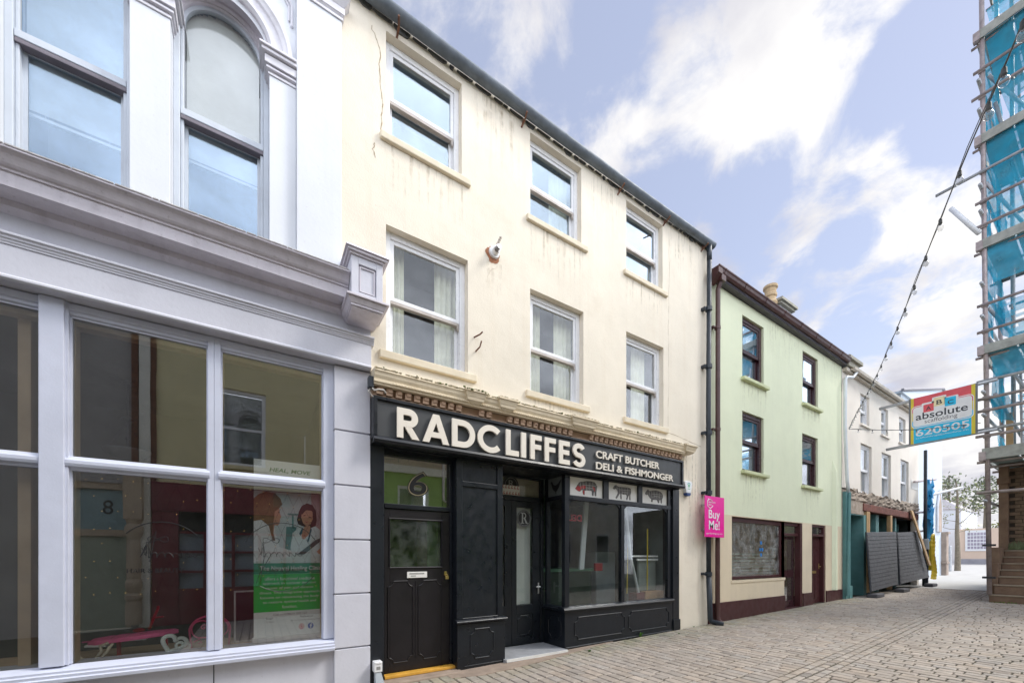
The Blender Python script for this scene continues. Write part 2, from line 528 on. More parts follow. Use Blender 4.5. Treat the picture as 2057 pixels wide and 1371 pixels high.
# ---- lettering
_gc = {}
def glyphs(s, offset=0.0, shear=0.0):
    key = (s, offset, shear)
    if key not in _gc:
        cu = bpy.data.curves.new('lettering', 'FONT')
        cu.body = s; cu.offset = offset; cu.shear = shear; cu.fill_mode = 'FRONT'; cu.resolution_u = 6
        cu.align_x = 'CENTER'
        ob = bpy.data.objects.new('lettering', cu)
        COL.objects.link(ob)
        bpy.context.view_layer.update()
        dg = bpy.context.evaluated_depsgraph_get()
        me = bpy.data.meshes.new_from_object(ob.evaluated_get(dg))
        vs = [(v.co.x, v.co.y) for v in me.vertices]
        fs = [tuple(p.vertices) for p in me.polygons]
        edge = {}
        for f in fs:
            for i in range(len(f)):
                e = (f[i], f[(i + 1) % len(f)])
                if (e[1], e[0]) in edge: del edge[(e[1], e[0])]
                else: edge[e] = 1
        bpy.data.objects.remove(ob); bpy.data.curves.remove(cu); bpy.data.meshes.remove(me)
        _gc[key] = (vs, fs, list(edge))
    return _gc[key]
def add_text(mb, s, box, place, depth=0.0, offset=0.0, shear=0.0, mirror=False):
    """lettering fitted to box (u0,u1,v0,v1); place(u,v,n) gives the point, n outwards"""
    vs, fs, es = glyphs(s, offset, shear)
    if not vs: return
    a0, a1 = min(v[0] for v in vs), max(v[0] for v in vs)
    b0, b1 = min(v[1] for v in vs), max(v[1] for v in vs)
    def P(v, n):
        k = (v[0] - a0) / max(1e-6, a1 - a0)
        if mirror: k = 1 - k
        return place(box[0] + k * (box[1] - box[0]), box[2] + (v[1] - b0) / max(1e-6, b1 - b0) * (box[3] - box[2]), n)
    mb.add([P(v, depth) for v in vs], fs)
    if depth > 0:
        n = len(vs)
        mb.add([P(v, depth) for v in vs] + [P(v, 0) for v in vs], [(a, b, b + n, a + n) for a, b in es])
def solid(mb, pts, place, depth):
    n = len(pts)
    mb.prism([place(u, v, 0) for u, v in pts], [place(u, v, depth) for u, v in pts])
def strip(mb, path, w, place, depth):
    """band of even width along a path, as cut from a board"""
    L_, R_ = [], []
    for i, (u, v) in enumerate(path):
        a = path[max(0, i - 1)]; b = path[min(len(path) - 1, i + 1)]
        dx, dy = b[0] - a[0], b[1] - a[1]; l = math.hypot(dx, dy) or 1
        L_.append((u - dy / l * w / 2, v + dx / l * w / 2)); R_.append((u + dy / l * w / 2, v - dx / l * w / 2))
    n = len(path); loop = L_ + R_[::-1]
    b0 = [place(u, v, depth) for u, v in L_]; b1 = [place(u, v, depth) for u, v in R_]
    mb.add(b0 + b1, [(i, i + 1, n + i + 1, n + i) for i in range(n - 1)])
    m = len(loop)
    mb.add([place(u, v, depth) for u, v in loop] + [place(u, v, 0) for u, v in loop], [(i, (i + 1) % m, m + (i + 1) % m, m + i) for i in range(m)])
def arcpath(cx, cy, rx, ry, a0, a1, n=18):
    return [(cx + rx * math.cos(R(a0 + (a1 - a0) * i / n)), cy + ry * math.sin(R(a0 + (a1 - a0) * i / n))) for i in range(n + 1)]
def sign_letter(mb, c, a, b, lo, hi, place, d, w=0.083):
    """geometric capitals, all strokes of one width"""
    H = hi - lo; m = (a + b) / 2
    bar = lambda x0, x1, z0, z1: solid(mb, [(x0, z0), (x1, z0), (x1, z1), (x0, z1)], place, d)
    if c in 'RDLIFE': bar(a, a + (b - a if c == 'I' else w), lo, hi)
    if c == 'R':
        r = (0.24 - w) / 2; cx = b - 0.02 - w / 2 - r
        strip(mb, [(a + w, hi - w / 2)] + arcpath(cx, hi - w / 2 - r, r, r, 90, -90) + [(a + w, hi - w / 2 - 2 * r)], w, place, d)
        solid(mb, [(a + w + 0.02, hi - 0.241), (a + w + 0.115, hi - 0.241), (b, lo), (b - 0.10, lo)], place, d)
    elif c == 'D':
        r = (H - w) / 2
        strip(mb, [(a + w, hi - w / 2)] + arcpath(b - w / 2 - r, lo + H / 2, r, r, 90, -90, 26) + [(a + w, lo + w / 2)], w, place, d)
    elif c == 'C':
        strip(mb, arcpath(m, lo + H / 2, (b - a) / 2 - w / 2 + 0.012, H / 2 - w / 2, 42, 318, 36), w, place, d)
    elif c == 'S':
        ry = (H - w) / 4; rx = (b - a) / 2 - w / 2
        strip(mb, arcpath(m, hi - w / 2 - ry, rx * 0.95, ry, 22, 255, 22) + arcpath(m, lo + w / 2 + ry, rx, ry, 75, -158, 22), w * 0.97, place, d)
    elif c == 'A':
        k = 0.09; zt = hi - 0.115
        solid(mb, [(a, lo), (a + k, lo), (m, zt), (m, hi), (m - 0.044, hi)], place, d); solid(mb, [(b, lo), (m + 0.044, hi), (m, hi), (m, zt), (b - k, lo)], place, d)
        f = lambda z: (m - a - k) * (z - lo) / (zt - lo)
        z0, z1 = lo + 0.075, lo + 0.148
        solid(mb, [(a + k + f(z0), z0), (b - k - f(z0), z0), (b - k - f(z1), z1), (a + k + f(z1), z1)], place, d)
    elif c == 'L': bar(a + w, b, lo, lo + w)
    elif c in 'FE':
        bar(a + w, b, hi - w * 0.95, hi); bar(a + w, b - 0.012, lo + H * 0.42, lo + H * 0.42 + w * 0.92)
        if c == 'E': bar(a + w, b, lo, lo + w * 0.95)
def front(y):
    return lambda u, v, n: (u, y - n, v)
def flat(mb, pts, place, n=0.0, th=0.0015):
    """a flat cut-out of small thickness"""
    mb.prism([place(u, v, n) for u, v in pts], [place(u, v, n + th) for u, v in pts])
def ell(cu, cv, ru, rv, a0=0, a1=360, n=28):
    return [(cu + ru * math.cos(R(a0 + (a1 - a0) * i / n)), cv + rv * math.sin(R(a0 + (a1 - a0) * i / n))) for i in range(n + (0 if a1 - a0 == 360 else 1))]
def ring(mb, cu, cv, r0, r1, place, n=0.0, seg=32, a0=0, a1=360, sq=1.0):
    for i in range(seg):
        t0, t1 = R(a0 + (a1 - a0) * i / seg), R(a0 + (a1 - a0) * (i + 1) / seg)
        mb.poly([place(cu + r0 * math.cos(t0) * sq, cv + r0 * math.sin(t0), n), place(cu + r1 * math.cos(t0) * sq, cv + r1 * math.sin(t0), n),
                 place(cu + r1 * math.cos(t1) * sq, cv + r1 * math.sin(t1), n), place(cu + r0 * math.cos(t1) * sq, cv + r0 * math.sin(t1), n)])
def notched(mb, x0, x1, z0, z1, y, r=0.07, t=0.011):
    """raised bead round a panel, its corners scooped"""
    pts = []
    for cx, cz, a in ((x0, z0, 90), (x1, z0, 180), (x1, z1, 270), (x0, z1, 360)):
        for k in range(6):
            th = R(a - 90 * k / 5)
            pts.append((cx + r * math.cos(th), y, cz + r * math.sin(th)))
    mb.tube(pts, t, 6, closed=True)
# ================================================================== materials
mat('cream_render', (0.84, 0.77, 0.645), 0.85, 0.05, 0.9, streak=0.24, streak_col=(0.68, 0.57, 0.42), speck=0.25, speck_col=(0.40, 0.30, 0.20), bump=0.003, bump_scale=50, dirt=0.22, dirt_col=(0.60, 0.50, 0.36), spec=0.25)
mat('cream_trim', (0.78, 0.67, 0.49), 0.75, 0.08, 3, streak=0.3, streak_col=(0.45, 0.33, 0.2), bump=0.002, bump_scale=40, dirt=0.18, dirt_col=(0.30, 0.24, 0.14), dirt_scale=4)
mat('dentil_tan', (0.47, 0.32, 0.22), 0.8, 0.10, 5, bump=0.002)
mat('mould_crust', (0.46, 0.38, 0.24), 1.0, 0.3, 16, col2=(0.06, 0.055, 0.03), bump=0.004, bump_scale=60)
mat('moss', (0.12, 0.17, 0.03), 1.0, 0.3, 20, col2=(0.05, 0.06, 0.015), bump=0.004)
mat('upvc', (0.83, 0.84, 0.86), 0.32, 0.03, 5, dirt=0.08, dirt_col=(0.5, 0.48, 0.44), dirt_scale=5)
mat('upvc_grimy', (0.55, 0.50, 0.46), 0.6, 0.12, 7, dirt=0.3, dirt_col=(0.28, 0.25, 0.22), dirt_scale=8)
mat('sill_cream', (0.78, 0.69, 0.53), 0.8, 0.06, 4, streak=0.15, bump=0.002, dirt=0.12, dirt_col=(0.45, 0.36, 0.22), dirt_scale=5)
mat('shop_black', (0.008, 0.011, 0.016), 0.36, 0.12, 4, spec=0.45, bump=0.0012, bump_scale=22, speck=0.10, speck_col=(0.10, 0.09, 0.08))
mat('door_black', (0.011, 0.009, 0.011), 0.42, 0.15, 4, spec=0.4, bump=0.001, bump_scale=25)
mat('sign_charcoal', (0.050, 0.054, 0.058), 0.5, 0.06, 2)
mat('letter_cream', (0.80, 0.74, 0.64), 0.5, 0.03, 5)
mat('step_grey', (0.36, 0.37, 0.39), 0.6, 0.12, 6, speck=0.3, speck_col=(0.15, 0.15, 0.16), bump=0.001)
mat('step_edge', (0.78, 0.78, 0.75), 0.5, 0.05, 6)
mat('yellow_strip', (0.75, 0.40, 0.06), 0.45, 0.15, 9)
mat('step_stone', (0.36, 0.28, 0.22), 0.85, 0.15, 6, bump=0.004, dirt=0.4, dirt_col=(0.12, 0.11, 0.07), dirt_scale=5)
mat('steel', (0.55, 0.55, 0.56), 0.35, 0.1, 8, metallic=0.9)
mat('brass', (0.70, 0.52, 0.20), 0.35, 0.1, 8, metallic=0.9)
mat('gutter_iron', (0.15, 0.18, 0.215), 0.6, 0.2, 5, bump=0.0015, dirt=0.25, dirt_col=(0.20, 0.20, 0.20), dirt_scale=3)
mat('pipe_black', (0.026, 0.036, 0.048), 0.45, 0.15, 4, bump=0.001)
mat('rust', (0.20, 0.09, 0.05), 0.9, 0.3, 14, col2=(0.08, 0.04, 0.03), bump=0.002)
mat('slate', (0.10, 0.11, 0.13), 0.75, 0.2, 6, bump=0.004, bump_scale=12)
mat('crack', (0.44, 0.35, 0.24), 1.0, 0.1, 9)
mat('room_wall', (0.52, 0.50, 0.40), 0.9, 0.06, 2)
mat('room_reflect', (0.10, 0.14, 0.17), 0.9, 0.2, 2)
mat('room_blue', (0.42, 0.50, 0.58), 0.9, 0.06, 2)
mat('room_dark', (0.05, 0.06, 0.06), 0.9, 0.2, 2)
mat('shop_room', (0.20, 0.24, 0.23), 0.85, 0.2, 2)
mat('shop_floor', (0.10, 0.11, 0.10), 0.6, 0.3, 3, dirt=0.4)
mat('curtain', (0.78, 0.78, 0.62), 0.9, 0.08, 6)
mat('blind_white', (0.82, 0.84, 0.83), 0.5, 0.03, 5)
mat('white_plastic', (0.82, 0.83, 0.84), 0.35, 0.03, 5)
mat('decal_white', (0.78, 0.77, 0.73), 0.6, 0.03, 3)
mat('decal_black', (0.014, 0.014, 0.015), 0.5, 0.1, 8)
mat('decal_grey', (0.30, 0.30, 0.29), 0.5, 0.1, 8)
mat('decal_red', (0.45, 0.03, 0.03), 0.5, 0.1, 8)
mat('decal_gold', (0.42, 0.36, 0.20), 0.5, 0.1, 8)
mat('frosted_white', (0.52, 0.54, 0.52), 0.7, 0.05, 3)
mat('dark_green', (0.012, 0.03, 0.016), 0.6, 0.2, 4)
mat('red_box', (0.40, 0.01, 0.02), 0.4, 0.1, 4)
mat('timber', (0.30, 0.17, 0.08), 0.7, 0.2, 7, bump=0.001)
mat('mdf_tan', (0.42, 0.30, 0.17), 0.7, 0.1, 5)
mat('blue_base', (0.02, 0.06, 0.20), 0.4, 0.05, 5)
mat('decal_teal', (0.02, 0.42, 0.45), 0.5, 0.05, 5)
mat('brick_patch', (0.42, 0.17, 0.09), 0.95, 0.3, 40, col2=(0.22, 0.12, 0.06), bump=0.006, bump_scale=70)
mat('vent_dark', (0.03, 0.03, 0.035), 0.5, 0.1, 5)
glass('pane', boost=1.35, wob=0.0012, dust_haze=0.03)
glass('pane_sky', boost=4.0, wob=0.0012, dust_haze=0.03, sheen=(0.78, 0.90, 1), tint=(0.94, 0.97, 0.98))
glass('pane_shop', boost=1.2, wob=0.0004, dust_haze=0.025, tint=(0.95, 0.97, 0.96))
glass('pane_grey_shop', boost=4.2, wob=0.0003, dust_haze=0.015, tint=(0.95, 0.95, 0.93))
glass('pane_frost', boost=1.4, rough=0.12, dust_haze=0.15, tint=(0.5, 0.6, 0.45))

# ================================================================== sash window
def sash_window(parent, x0, x1, z0, z1, yf, rail, frame_m, pane_m, fw=0.075, sw=0.05, sill=None, sill_m=None, room='room_wall',
                curtain=None, horn=True, th=0.07, rail_m=None, name='sash_window', drape=None, room_d=1.1, wbot=None):
    fr = MB()
    fr.frame(x0, x1, z0, z1, fw, yf, yf + 0.11, wb=wbot or 0.045, wt=fw)
    w = fr.build(name, frame_m, parent, bevel=0.006)
    a, b, c, d = x0 + fw, x1 - fw, z0 + (wbot or 0.045), z1 - fw
    up = MB(); up.frame(a + .002, b - .002, rail - 0.012, d - .002, sw, yf + 0.018, yf + 0.06, wb=0.05)
    up.build('upper_sash', frame_m, w, bevel=0.004)
    if rail_m:
        g = MB(); g.box(a + 0.004, b - 0.004, yf + 0.016, yf + 0.075, rail - 0.055, rail - 0.014)
        if horn:
            g.prism([(b - 0.045, yf + 0.017, rail - 0.057), (b - 0.008, yf + 0.017, rail - 0.057), (b - 0.008, yf + 0.017, rail - 0.13), (b - 0.03, yf + 0.017, rail - 0.10)],
                    [(b - 0.045, yf + 0.055, rail - 0.057), (b - 0.008, yf + 0.055, rail - 0.057), (b - 0.008, yf + 0.055, rail - 0.13), (b - 0.03, yf + 0.055, rail - 0.10)])
        g.build('meeting_rail', rail_m, w, bevel=0.004)
    lo = MB(); lo.frame(a + .002, b - .002, c + .002, rail + 0.01, sw, yf + 0.078, yf + 0.108, wb=0.06)
    lo.build('lower_sash', frame_m, w, bevel=0.004)
    p = MB(); p.box(a + sw - .005, b - sw + .005, yf + 0.036, yf + 0.042, rail + 0.03, d - sw + .005)
    p.build('pane', pane_m, w)
    p = MB(); p.box(a + sw - .005, b - sw + .005, yf + 0.09, yf + 0.096, c + 0.055, rail - 0.035)
    p.build('pane', pane_m, w)
    if sill:
        s = MB(); sx0, sx1, sz0, sz1, sy = sill
        s.profy([(sx0, sz0), (sx1, sz0), (sx1, sz1), (sx0, sz1)], -sy, yf - 0.002)
        s.build('sill', sill_m, w, bevel=0.012)
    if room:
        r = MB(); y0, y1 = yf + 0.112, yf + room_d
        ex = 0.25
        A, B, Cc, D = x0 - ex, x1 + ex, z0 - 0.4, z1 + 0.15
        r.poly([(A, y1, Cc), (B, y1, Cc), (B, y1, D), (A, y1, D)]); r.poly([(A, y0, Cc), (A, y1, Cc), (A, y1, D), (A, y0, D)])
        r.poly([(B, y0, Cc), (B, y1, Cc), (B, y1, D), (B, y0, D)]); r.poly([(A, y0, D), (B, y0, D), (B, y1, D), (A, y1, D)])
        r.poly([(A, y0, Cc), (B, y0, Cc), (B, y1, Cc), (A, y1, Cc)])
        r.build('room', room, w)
    if curtain:
        for (u0, u1) in curtain:
            k = MB(); n = 14; pts = []
            for i in range(n + 1):
                u = u0 + (u1 - u0) * i / n
                pts.append((x0 + (x1 - x0) * u, yf + 0.2 + 0.03 * math.sin(i * 1.7)))
            for i in range(n):
                k.add([(pts[i][0], pts[i][1], z0 - 0.1), (pts[i + 1][0], pts[i + 1][1], z0 - 0.1), (pts[i + 1][0], pts[i + 1][1], z1), (pts[i][0], pts[i][1], z1)], [(0, 1, 2, 3)])
            k.build('curtain', drape or 'curtain', w, smooth=True, weld=True)
    return w

# ================================================================== cream building with the butcher's shop
cream = thing('shop_building', 'three storey cream rendered building with black butcher shopfront and six white sash windows', 'building', (4.9, 0, 0))
WIN2 = [(1.41, 2.50), (3.72, 4.83), (5.99, 7.09)]
WIN1 = [(1.41, 2.60), (3.72, 4.88), (5.99, 7.12)]
holes = [(a, b, 7.12, 8.49) for a, b in WIN2] + [(a, b, 4.29, 5.96) for a, b in WIN1] + [(1.215, 7.64, -0.3, 3.66), (0.8, 1.215, -0.3, 4.66)]
w = MB(); w.wall(0.80, 8.72, -0.25, 8.68, 0.0, holes, 0.11)
w.add([(8.72, 0, -0.25), (8.72, 8, -0.25), (8.72, 8, 8.68), (8.72, 0, 8.68)], [(0, 1, 2, 3)])
w.add([(0.8, 0, 5), (0.8, 8, 5), (0.8, 8, 8.68), (0.8, 0, 8.68)], [(0, 1, 2, 3)])
wall_o = w.build('wall', 'cream_render', cream)
# roof
rf = MB(); rf.prism([(0.88, -0.02, 8.70), (0.88, 4.0, 11.3), (0.88, 8.0, 8.7)], [(8.74, -0.02, 8.70), (8.74, 4.0, 11.3), (8.74, 8.0, 8.7)])
rf.build('roof', 'slate', cream)
# chimney pot peeping over the gutter
ch = MB(); ch.box(8.15, 8.95, 1.9, 2.5, 9.6, 10.02)
pot = MB()
pot.lathe((8.45, 2.2, 10.02), [(0.14, 0), (0.15, 0.05), (0.12, 0.1), (0.12, 0.38), (0.15, 0.42), (0.15, 0.47), (0.10, 0.47)], 14)
cc = ch.build('chimney', 'brick_patch', cream)
pot.build('chimney_pot', mat('pot_terracotta', (0.55, 0.33, 0.26), 0.8, 0.15, 6), cc, smooth=False)
hoop = MB(); hoop.tube([(8.45 + 0.2 * math.cos(t), 2.2, 10.40 + 0.24 * math.sin(t)) for t in [math.pi * i / 12 for i in range(13)]], 0.018, 6)
hoop.tube([(8.45, 2.2 + 0.2 * math.cos(t), 10.40 + 0.24 * math.sin(t)) for t in [math.pi * i / 12 for i in range(13)]], 0.018, 6)
hoop.build('pot_guard', 'gutter_iron', cc, smooth=True)
# gutter
g = MB(); prof = [(-0.105 + 0.085 * math.cos(R(a)), 8.71 + 0.085 * math.sin(R(a))) for a in range(180, 361, 15)]
prof += [(-0.105 + 0.072 * math.cos(R(a)), 8.712 + 0.072 * math.sin(R(a))) for a in range(360, 179, -15)]
n = 24; base = []
for i in range(n):
    xa, xb = 0.88 + 7.88 * i / n, 0.88 + 7.88 * (i + 1) / n
    za, zb = -0.06 * math.sin(math.pi * (xa) / 8.76) * 0.9, -0.06 * math.sin(math.pi * (xb) / 8.76) * 0.9
    g.add([(xa, y, z + za) for y, z in prof] + [(xb, y, z + zb) for y, z in prof],
          [(k, (k + 1) % len(prof), len(prof) + (k + 1) % len(prof), len(prof) + k) for k in range(len(prof))])
g.add([(8.76, y, z) for y, z in prof[:13]], [tuple(range(13))])
g.build('gutter', 'gutter_iron', cream, smooth=True, weld=True)
# crumbling mortar fillet under the gutter
random.seed(3)
m_ = MB()
x = 0.9
while x < 8.6:
    l = random.uniform(0.05, 0.3); h = random.choice([0.012, 0.016, 0.02, 0.03, 0.055]) * random.uniform(0.6, 1.2)
    sag = -0.054 * math.sin(math.pi * x / 8.76)
    m_.prism([(x, -0.03, 8.66 + sag), (x + l, -0.03, 8.66 + sag), (x + l * 0.8, -0.02, 8.655 + sag - h), (x + l * 0.3, -0.02, 8.66 + sag - h * 1.2)],
             [(x, 0.004, 8.66 + sag), (x + l, 0.004, 8.66 + sag), (x + l * 0.8, 0.004, 8.655 + sag - h), (x + l * 0.3, 0.004, 8.66 + sag - h * 1.2)])
    x += l + random.uniform(0, 0.06)
m_.build('eaves_mortar', mat('mortar_dark', (0.12, 0.125, 0.125), 0.95, 0.3, 15, bump=0.004), cream)
for bx in (1.55, 3.55, 5.75, 7.1, 8.45):
    b = MB(); sag = -0.054 * math.sin(math.pi * bx / 8.76)
    b.tube([(bx, 0.0, 8.52 + sag), (bx, -0.10, 8.56 + sag), (bx - 0.03, -0.2, 8.57 + sag)], 0.014, 6)
    b.tube([(bx, -0.03, 8.53 + sag), (bx + .01, -0.04, 8.63 + sag)], 0.012, 6)
    b.build('gutter_bracket', 'rust', cream)
# downpipe
d = MB()
d.tube([(8.60, -0.11, 8.64), (8.60, -0.11, 8.3)], 0.055, 10)
d.tube([(8.60, -0.11, 8.3), (8.565, -0.11, 5.0), (8.575, -0.11, 1.2)], 0.052, 10)
d.tube([(8.575, -0.11, 1.22), (8.64, -0.11, 0.2), (8.66, -0.12, 0.14), (8.80, -0.32, 0.085)], 0.058, 10)
dp = d.build('downpipe', 'pipe_black', cream, smooth=True)
for zc_ in (7.2, 5.9, 4.4, 3.05, 1.22):
    k = MB(); k.tube([(8.575, -0.11, zc_ - 0.045), (8.575, -0.11, zc_ + 0.045)], 0.072, 10)
    k.box(8.45, 8.53, -0.10, 0.0, zc_ - 0.03, zc_ + 0.03)
    k.build('collar', 'pipe_black', dp)
# windows
railz2 = [7.77, 7.77, 7.77]
for i, (a, b) in enumerate(WIN2):
    sash_window(cream, a, b, 7.12, 8.49, 0.10, 7.76, 'upvc', 'pane_sky', sill=(a - 0.08, b + 0.13, 7.03, 7.122, 0.05), sill_m='sill_cream',
                room='room_blue', rail_m='upvc_grimy', curtain=[[(0.08, 0.14)], [(0.55, 0.9)], []][i], drape='curtain')
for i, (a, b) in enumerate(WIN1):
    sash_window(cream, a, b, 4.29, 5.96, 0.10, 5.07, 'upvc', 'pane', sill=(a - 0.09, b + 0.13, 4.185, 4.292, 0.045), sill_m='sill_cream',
                room='room_reflect', rail_m='upvc_grimy', curtain=[[(0.05, 0.27), (0.66, 0.95)], [(0.05, 0.34), (0.62, 0.95)], [(0.42, 0.76)]][i], drape='curtain', fw=0.085)  # slate room and pale curtain strips paint the reflected bands of houses opposite
stain('run_off', (0.46, 0.37, 0.25), 0.55)
for i, (xa, xb, za, zb) in enumerate(((1.36, 2.66, 6.35, 7.03), (3.62, 4.98, 6.2, 7.03), (5.9, 7.24, 6.4, 7.03), (3.6, 5.0, 4.02, 4.185), (2.7, 3.55, 7.5, 8.58), (5.05, 5.85, 7.6, 8.58), (7.25, 8.45, 7.4, 8.6), (7.7, 8.5, 1.2, 4.0), (2.9, 3.2, 5.5, 6.12))):
    k = MB(); k.box(xa, xb, -0.0022, -0.0012, za, zb); k.build('rain_stain', 'run_off', cream)
# hairline cracks in the render
def crack(pts, wdt=0.006, seed=1):
    random.seed(seed); mb = MB(); out = []
    for i in range(len(pts) - 1):
        (xa, za), (xb, zb) = pts[i], pts[i + 1]
        for k in range(6):
            t = k / 6
            out.append((xa + (xb - xa) * t + random.uniform(-.012, .012), za + (zb - za) * t + random.uniform(-.012, .012)))
    out.append(pts[-1])
    for i in range(len(out) - 1):
        (xa, za), (xb, zb) = out[i], out[i + 1]
        dx, dz = xb - xa, zb - za; l = math.hypot(dx, dz) or 1; wd = wdt * random.uniform(0.4, 1.3)
        nx, nz = -dz / l * wd / 2, dx / l * wd / 2
        mb.poly([(xa - nx, -0.0015, za - nz), (xb - nx, -0.0015, zb - nz), (xb + nx, -0.0015, zb + nz), (xa + nx, -0.0015, za + nz)])
    mb.build('wall_crack', 'crack', cream)
crack([(1.22, 8.42), (1.33, 8.2), (1.33, 7.9), (1.36, 7.5), (1.34, 7.15)], 0.012, 2)
crack([(1.27, 6.95), (1.24, 6.85), (1.27, 6.75)], 0.012, 4)
crack([(7.30, 8.45), (7.31, 7.5), (7.28, 6.6), (7.29, 5.6), (7.27, 4.35)], 0.008, 5)
crack([(7.28, 4.22), (7.8, 4.17), (8.45, 4.1)], 0.012, 6)
crack([(2.9, 5.75), (2.98, 5.95), (3.1, 6.08)], 0.004, 7)
# rusty stubs left in the wall by the first window
for (xx, zz_, dx, dz) in ((2.70, 4.86, 0.05, 0.05), (2.73, 4.66, 0.02, 0.11)):
    k = MB(); k.tube([(xx, 0.0, zz_), (xx + dx, -0.09, zz_ + dz * 0.3), (xx + dx * 1.6, -0.12, zz_ + dz)], 0.011, 6)
    k.build('wall_peg', 'rust', cream)

# ---------------------------------------------------------------- shopfront
sf = MB()
# sign board and its frame
sf.box(1.22, 7.62, -0.10, 0.30, 3.12, 3.635)
sign = sf.build('signboard', 'sign_charcoal', cream)
fm = MB()
fm.prof([(-0.16, 3.065), (-0.17, 3.085), (-0.15, 3.12), (-0.125, 3.138), (-0.10, 3.138), (-0.10, 3.06), (0.30, 3.06), (0.30, 3.055), (-0.15, 3.05)], 1.22, 7.62)
fm.box(1.22, 7.62, -0.13, -0.102, 3.60, 3.64)
fm.box(1.222, 1.27, -0.13, -0.102, 3.14, 3.598); fm.box(7.57, 7.618, -0.13, -0.102, 3.14, 3.598)
fm.build('sign_frame', 'shop_black', sign, bevel=0.004)
LET = [('R', 1.51, 1.81), ('A', 1.855, 2.235), ('D', 2.28, 2.64), ('C', 2.695, 3.11), ('L', 3.165, 3.40), ('I', 3.445, 3.535), ('F', 3.62, 3.84), ('F', 3.905, 4.13), ('E', 4.20, 4.43), ('S', 4.495, 4.785)]
for ch_, a, b in LET:
    lo, hi = (3.14, 3.55) if ch_ in 'CS' else (3.15, 3.54)
    k = MB()
    sign_letter(k, ch_, a, b, lo, hi, front(-0.125), 0.03)
    k.build('letter', 'letter_cream', sign)
for s_, bx in (('CRAFT BUTCHER', (5.06, 6.81, 3.365, 3.50)), ('DELI & FISHMONGER', (5.06, 7.26, 3.165, 3.295))):
    k = MB(); add_text(k, s_, bx, front(-0.118), 0.018, 0.016); k.build('lettering', 'letter_cream', sign)
# cornice over the sign
cn = MB()
cn.prof([(0.0, 3.985), (-0.215, 3.955), (-0.222, 3.925), (-0.213, 3.917), (-0.206, 3.90), (-0.202, 3.875), (-0.192, 3.853), (-0.184, 3.838), (-0.183, 3.822), (-0.190, 3.819), (-0.190, 3.797), (-0.180, 3.794), (-0.178, 3.785),
         (-0.172, 3.782), (-0.172, 3.768), (-0.11, 3.764), (0.0, 3.764)], 1.215, 7.60)
for i in range(150):
    xx = 1.45 + i * 0.0403
    cn.box(xx, xx + 0.024, -0.199, -0.188, 3.798, 3.817)
corn = cn.build('cornice', 'cream_trim', cream)
for xa, xb in ((2.44, 2.79), (2.98, 3.33), (4.40, 5.0), (7.52, 7.92)):
    k = MB()
    k.prism([(xa, -0.270, 3.963), (xb, -0.270, 3.963), (xb, -0.270, 3.935), (xa, -0.270, 3.935)], [(xa, 0, 3.995), (xb, 0, 3.995), (xb, 0, 3.93), (xa, 0, 3.93)])
    k.prism([(xa + 0.012, -0.258, 3.934), (xb - 0.012, -0.258, 3.934), (xb - 0.03, -0.238, 3.87), (xa + 0.03, -0.238, 3.87)], [(xa + 0.012, -0.02, 3.934), (xb - 0.012, -0.02, 3.934), (xb - 0.03, -0.02, 3.87), (xa + 0.03, -0.02, 3.87)])
    k.prism([(xa + 0.035, -0.234, 3.869), (xb - 0.035, -0.234, 3.869), (xb - 0.05, -0.226, 3.825), (xa + 0.05, -0.226, 3.825)], [(xa + 0.035, -0.02, 3.869), (xb - 0.035, -0.02, 3.869), (xb - 0.05, -0.02, 3.825), (xa + 0.05, -0.02, 3.825)])
    k.prism([(xa + 0.055, -0.222, 3.824), (xb - 0.055, -0.222, 3.824), (xb - 0.12, -0.186, 3.785), (xa + 0.12, -0.186, 3.785)], [(xa + 0.055, -0.02, 3.824), (xb - 0.055, -0.02, 3.824), (xb - 0.12, -0.02, 3.785), (xa + 0.12, -0.02, 3.785)])
    k.build('cornice_boss', 'cream_trim', corn, bevel=0.003)
dn = MB(); dn.prof([(-0.105, 3.762), (-0.085, 3.762), (-0.062, 3.67), (-0.104, 3.662), (-0.104, 3.641), (0, 3.641), (0, 3.762)], 1.22, 7.56)
i = 0; xx = 1.26
while xx < 7.5:
    skip = any(xa - 0.02 < xx < xb - 0.03 for xa, xb in ((2.42, 2.70), (2.98, 3.24), (4.48, 4.92)))
    if not skip:
        dn.box(xx, xx + 0.078, -0.125, -0.07, 3.668, 3.756)
        dn.box(xx + 0.02, xx + 0.078, -0.136, -0.1255, 3.708, 3.756)
    xx += 0.122
dn.build('dentil_course', 'dentil_tan', corn)
random.seed(11)
ms = MB()
x = 1.22
while x < 7.56:
    l = random.uniform(0.012, 0.04)
    boss = any(a < x < b for a, b in ((2.44, 2.77), (2.98, 3.31), (4.40, 4.98), (7.52, 7.9)))
    yy, z0 = (-0.266, 3.966) if boss else (-0.221, 3.954)
    dn_, up_ = random.choice([0.004, 0.008, 0.012, 0.02]) * random.uniform(.5, 1.2), random.uniform(0.0, 0.014)
    if random.random() < 0.82:
        ms.prism([(x, yy - .003, z0 - dn_), (x + l, yy - .003, z0 - dn_ * random.uniform(.4, 1.2)), (x + l, yy - .002, z0 + up_), (x, yy - .002, z0 + up_ * .6)],
                 [(x, yy + .06, z0 - dn_ + .01), (x + l, yy + .06, z0 - dn_ + .01), (x + l, yy + .07, z0 + .015 + up_), (x, yy + .07, z0 + .015 + up_ * .6)])
    x += l
ms.build('weathered_edge', 'mould_crust', corn)
ms = MB()
for k in range(26):
    x = random.choice([random.uniform(2.4, 2.75), random.uniform(1.3, 7.3)])
    ms.ball((x, -0.225 + (-0.045 if 2.4 < x < 2.76 else 0) + random.uniform(-.01, .02), 3.962 + random.uniform(-.01, .008)), random.uniform(0.007, 0.018), 6, 4, (1.4, 1, 0.8))
ms.build('moss', 'moss', corn)

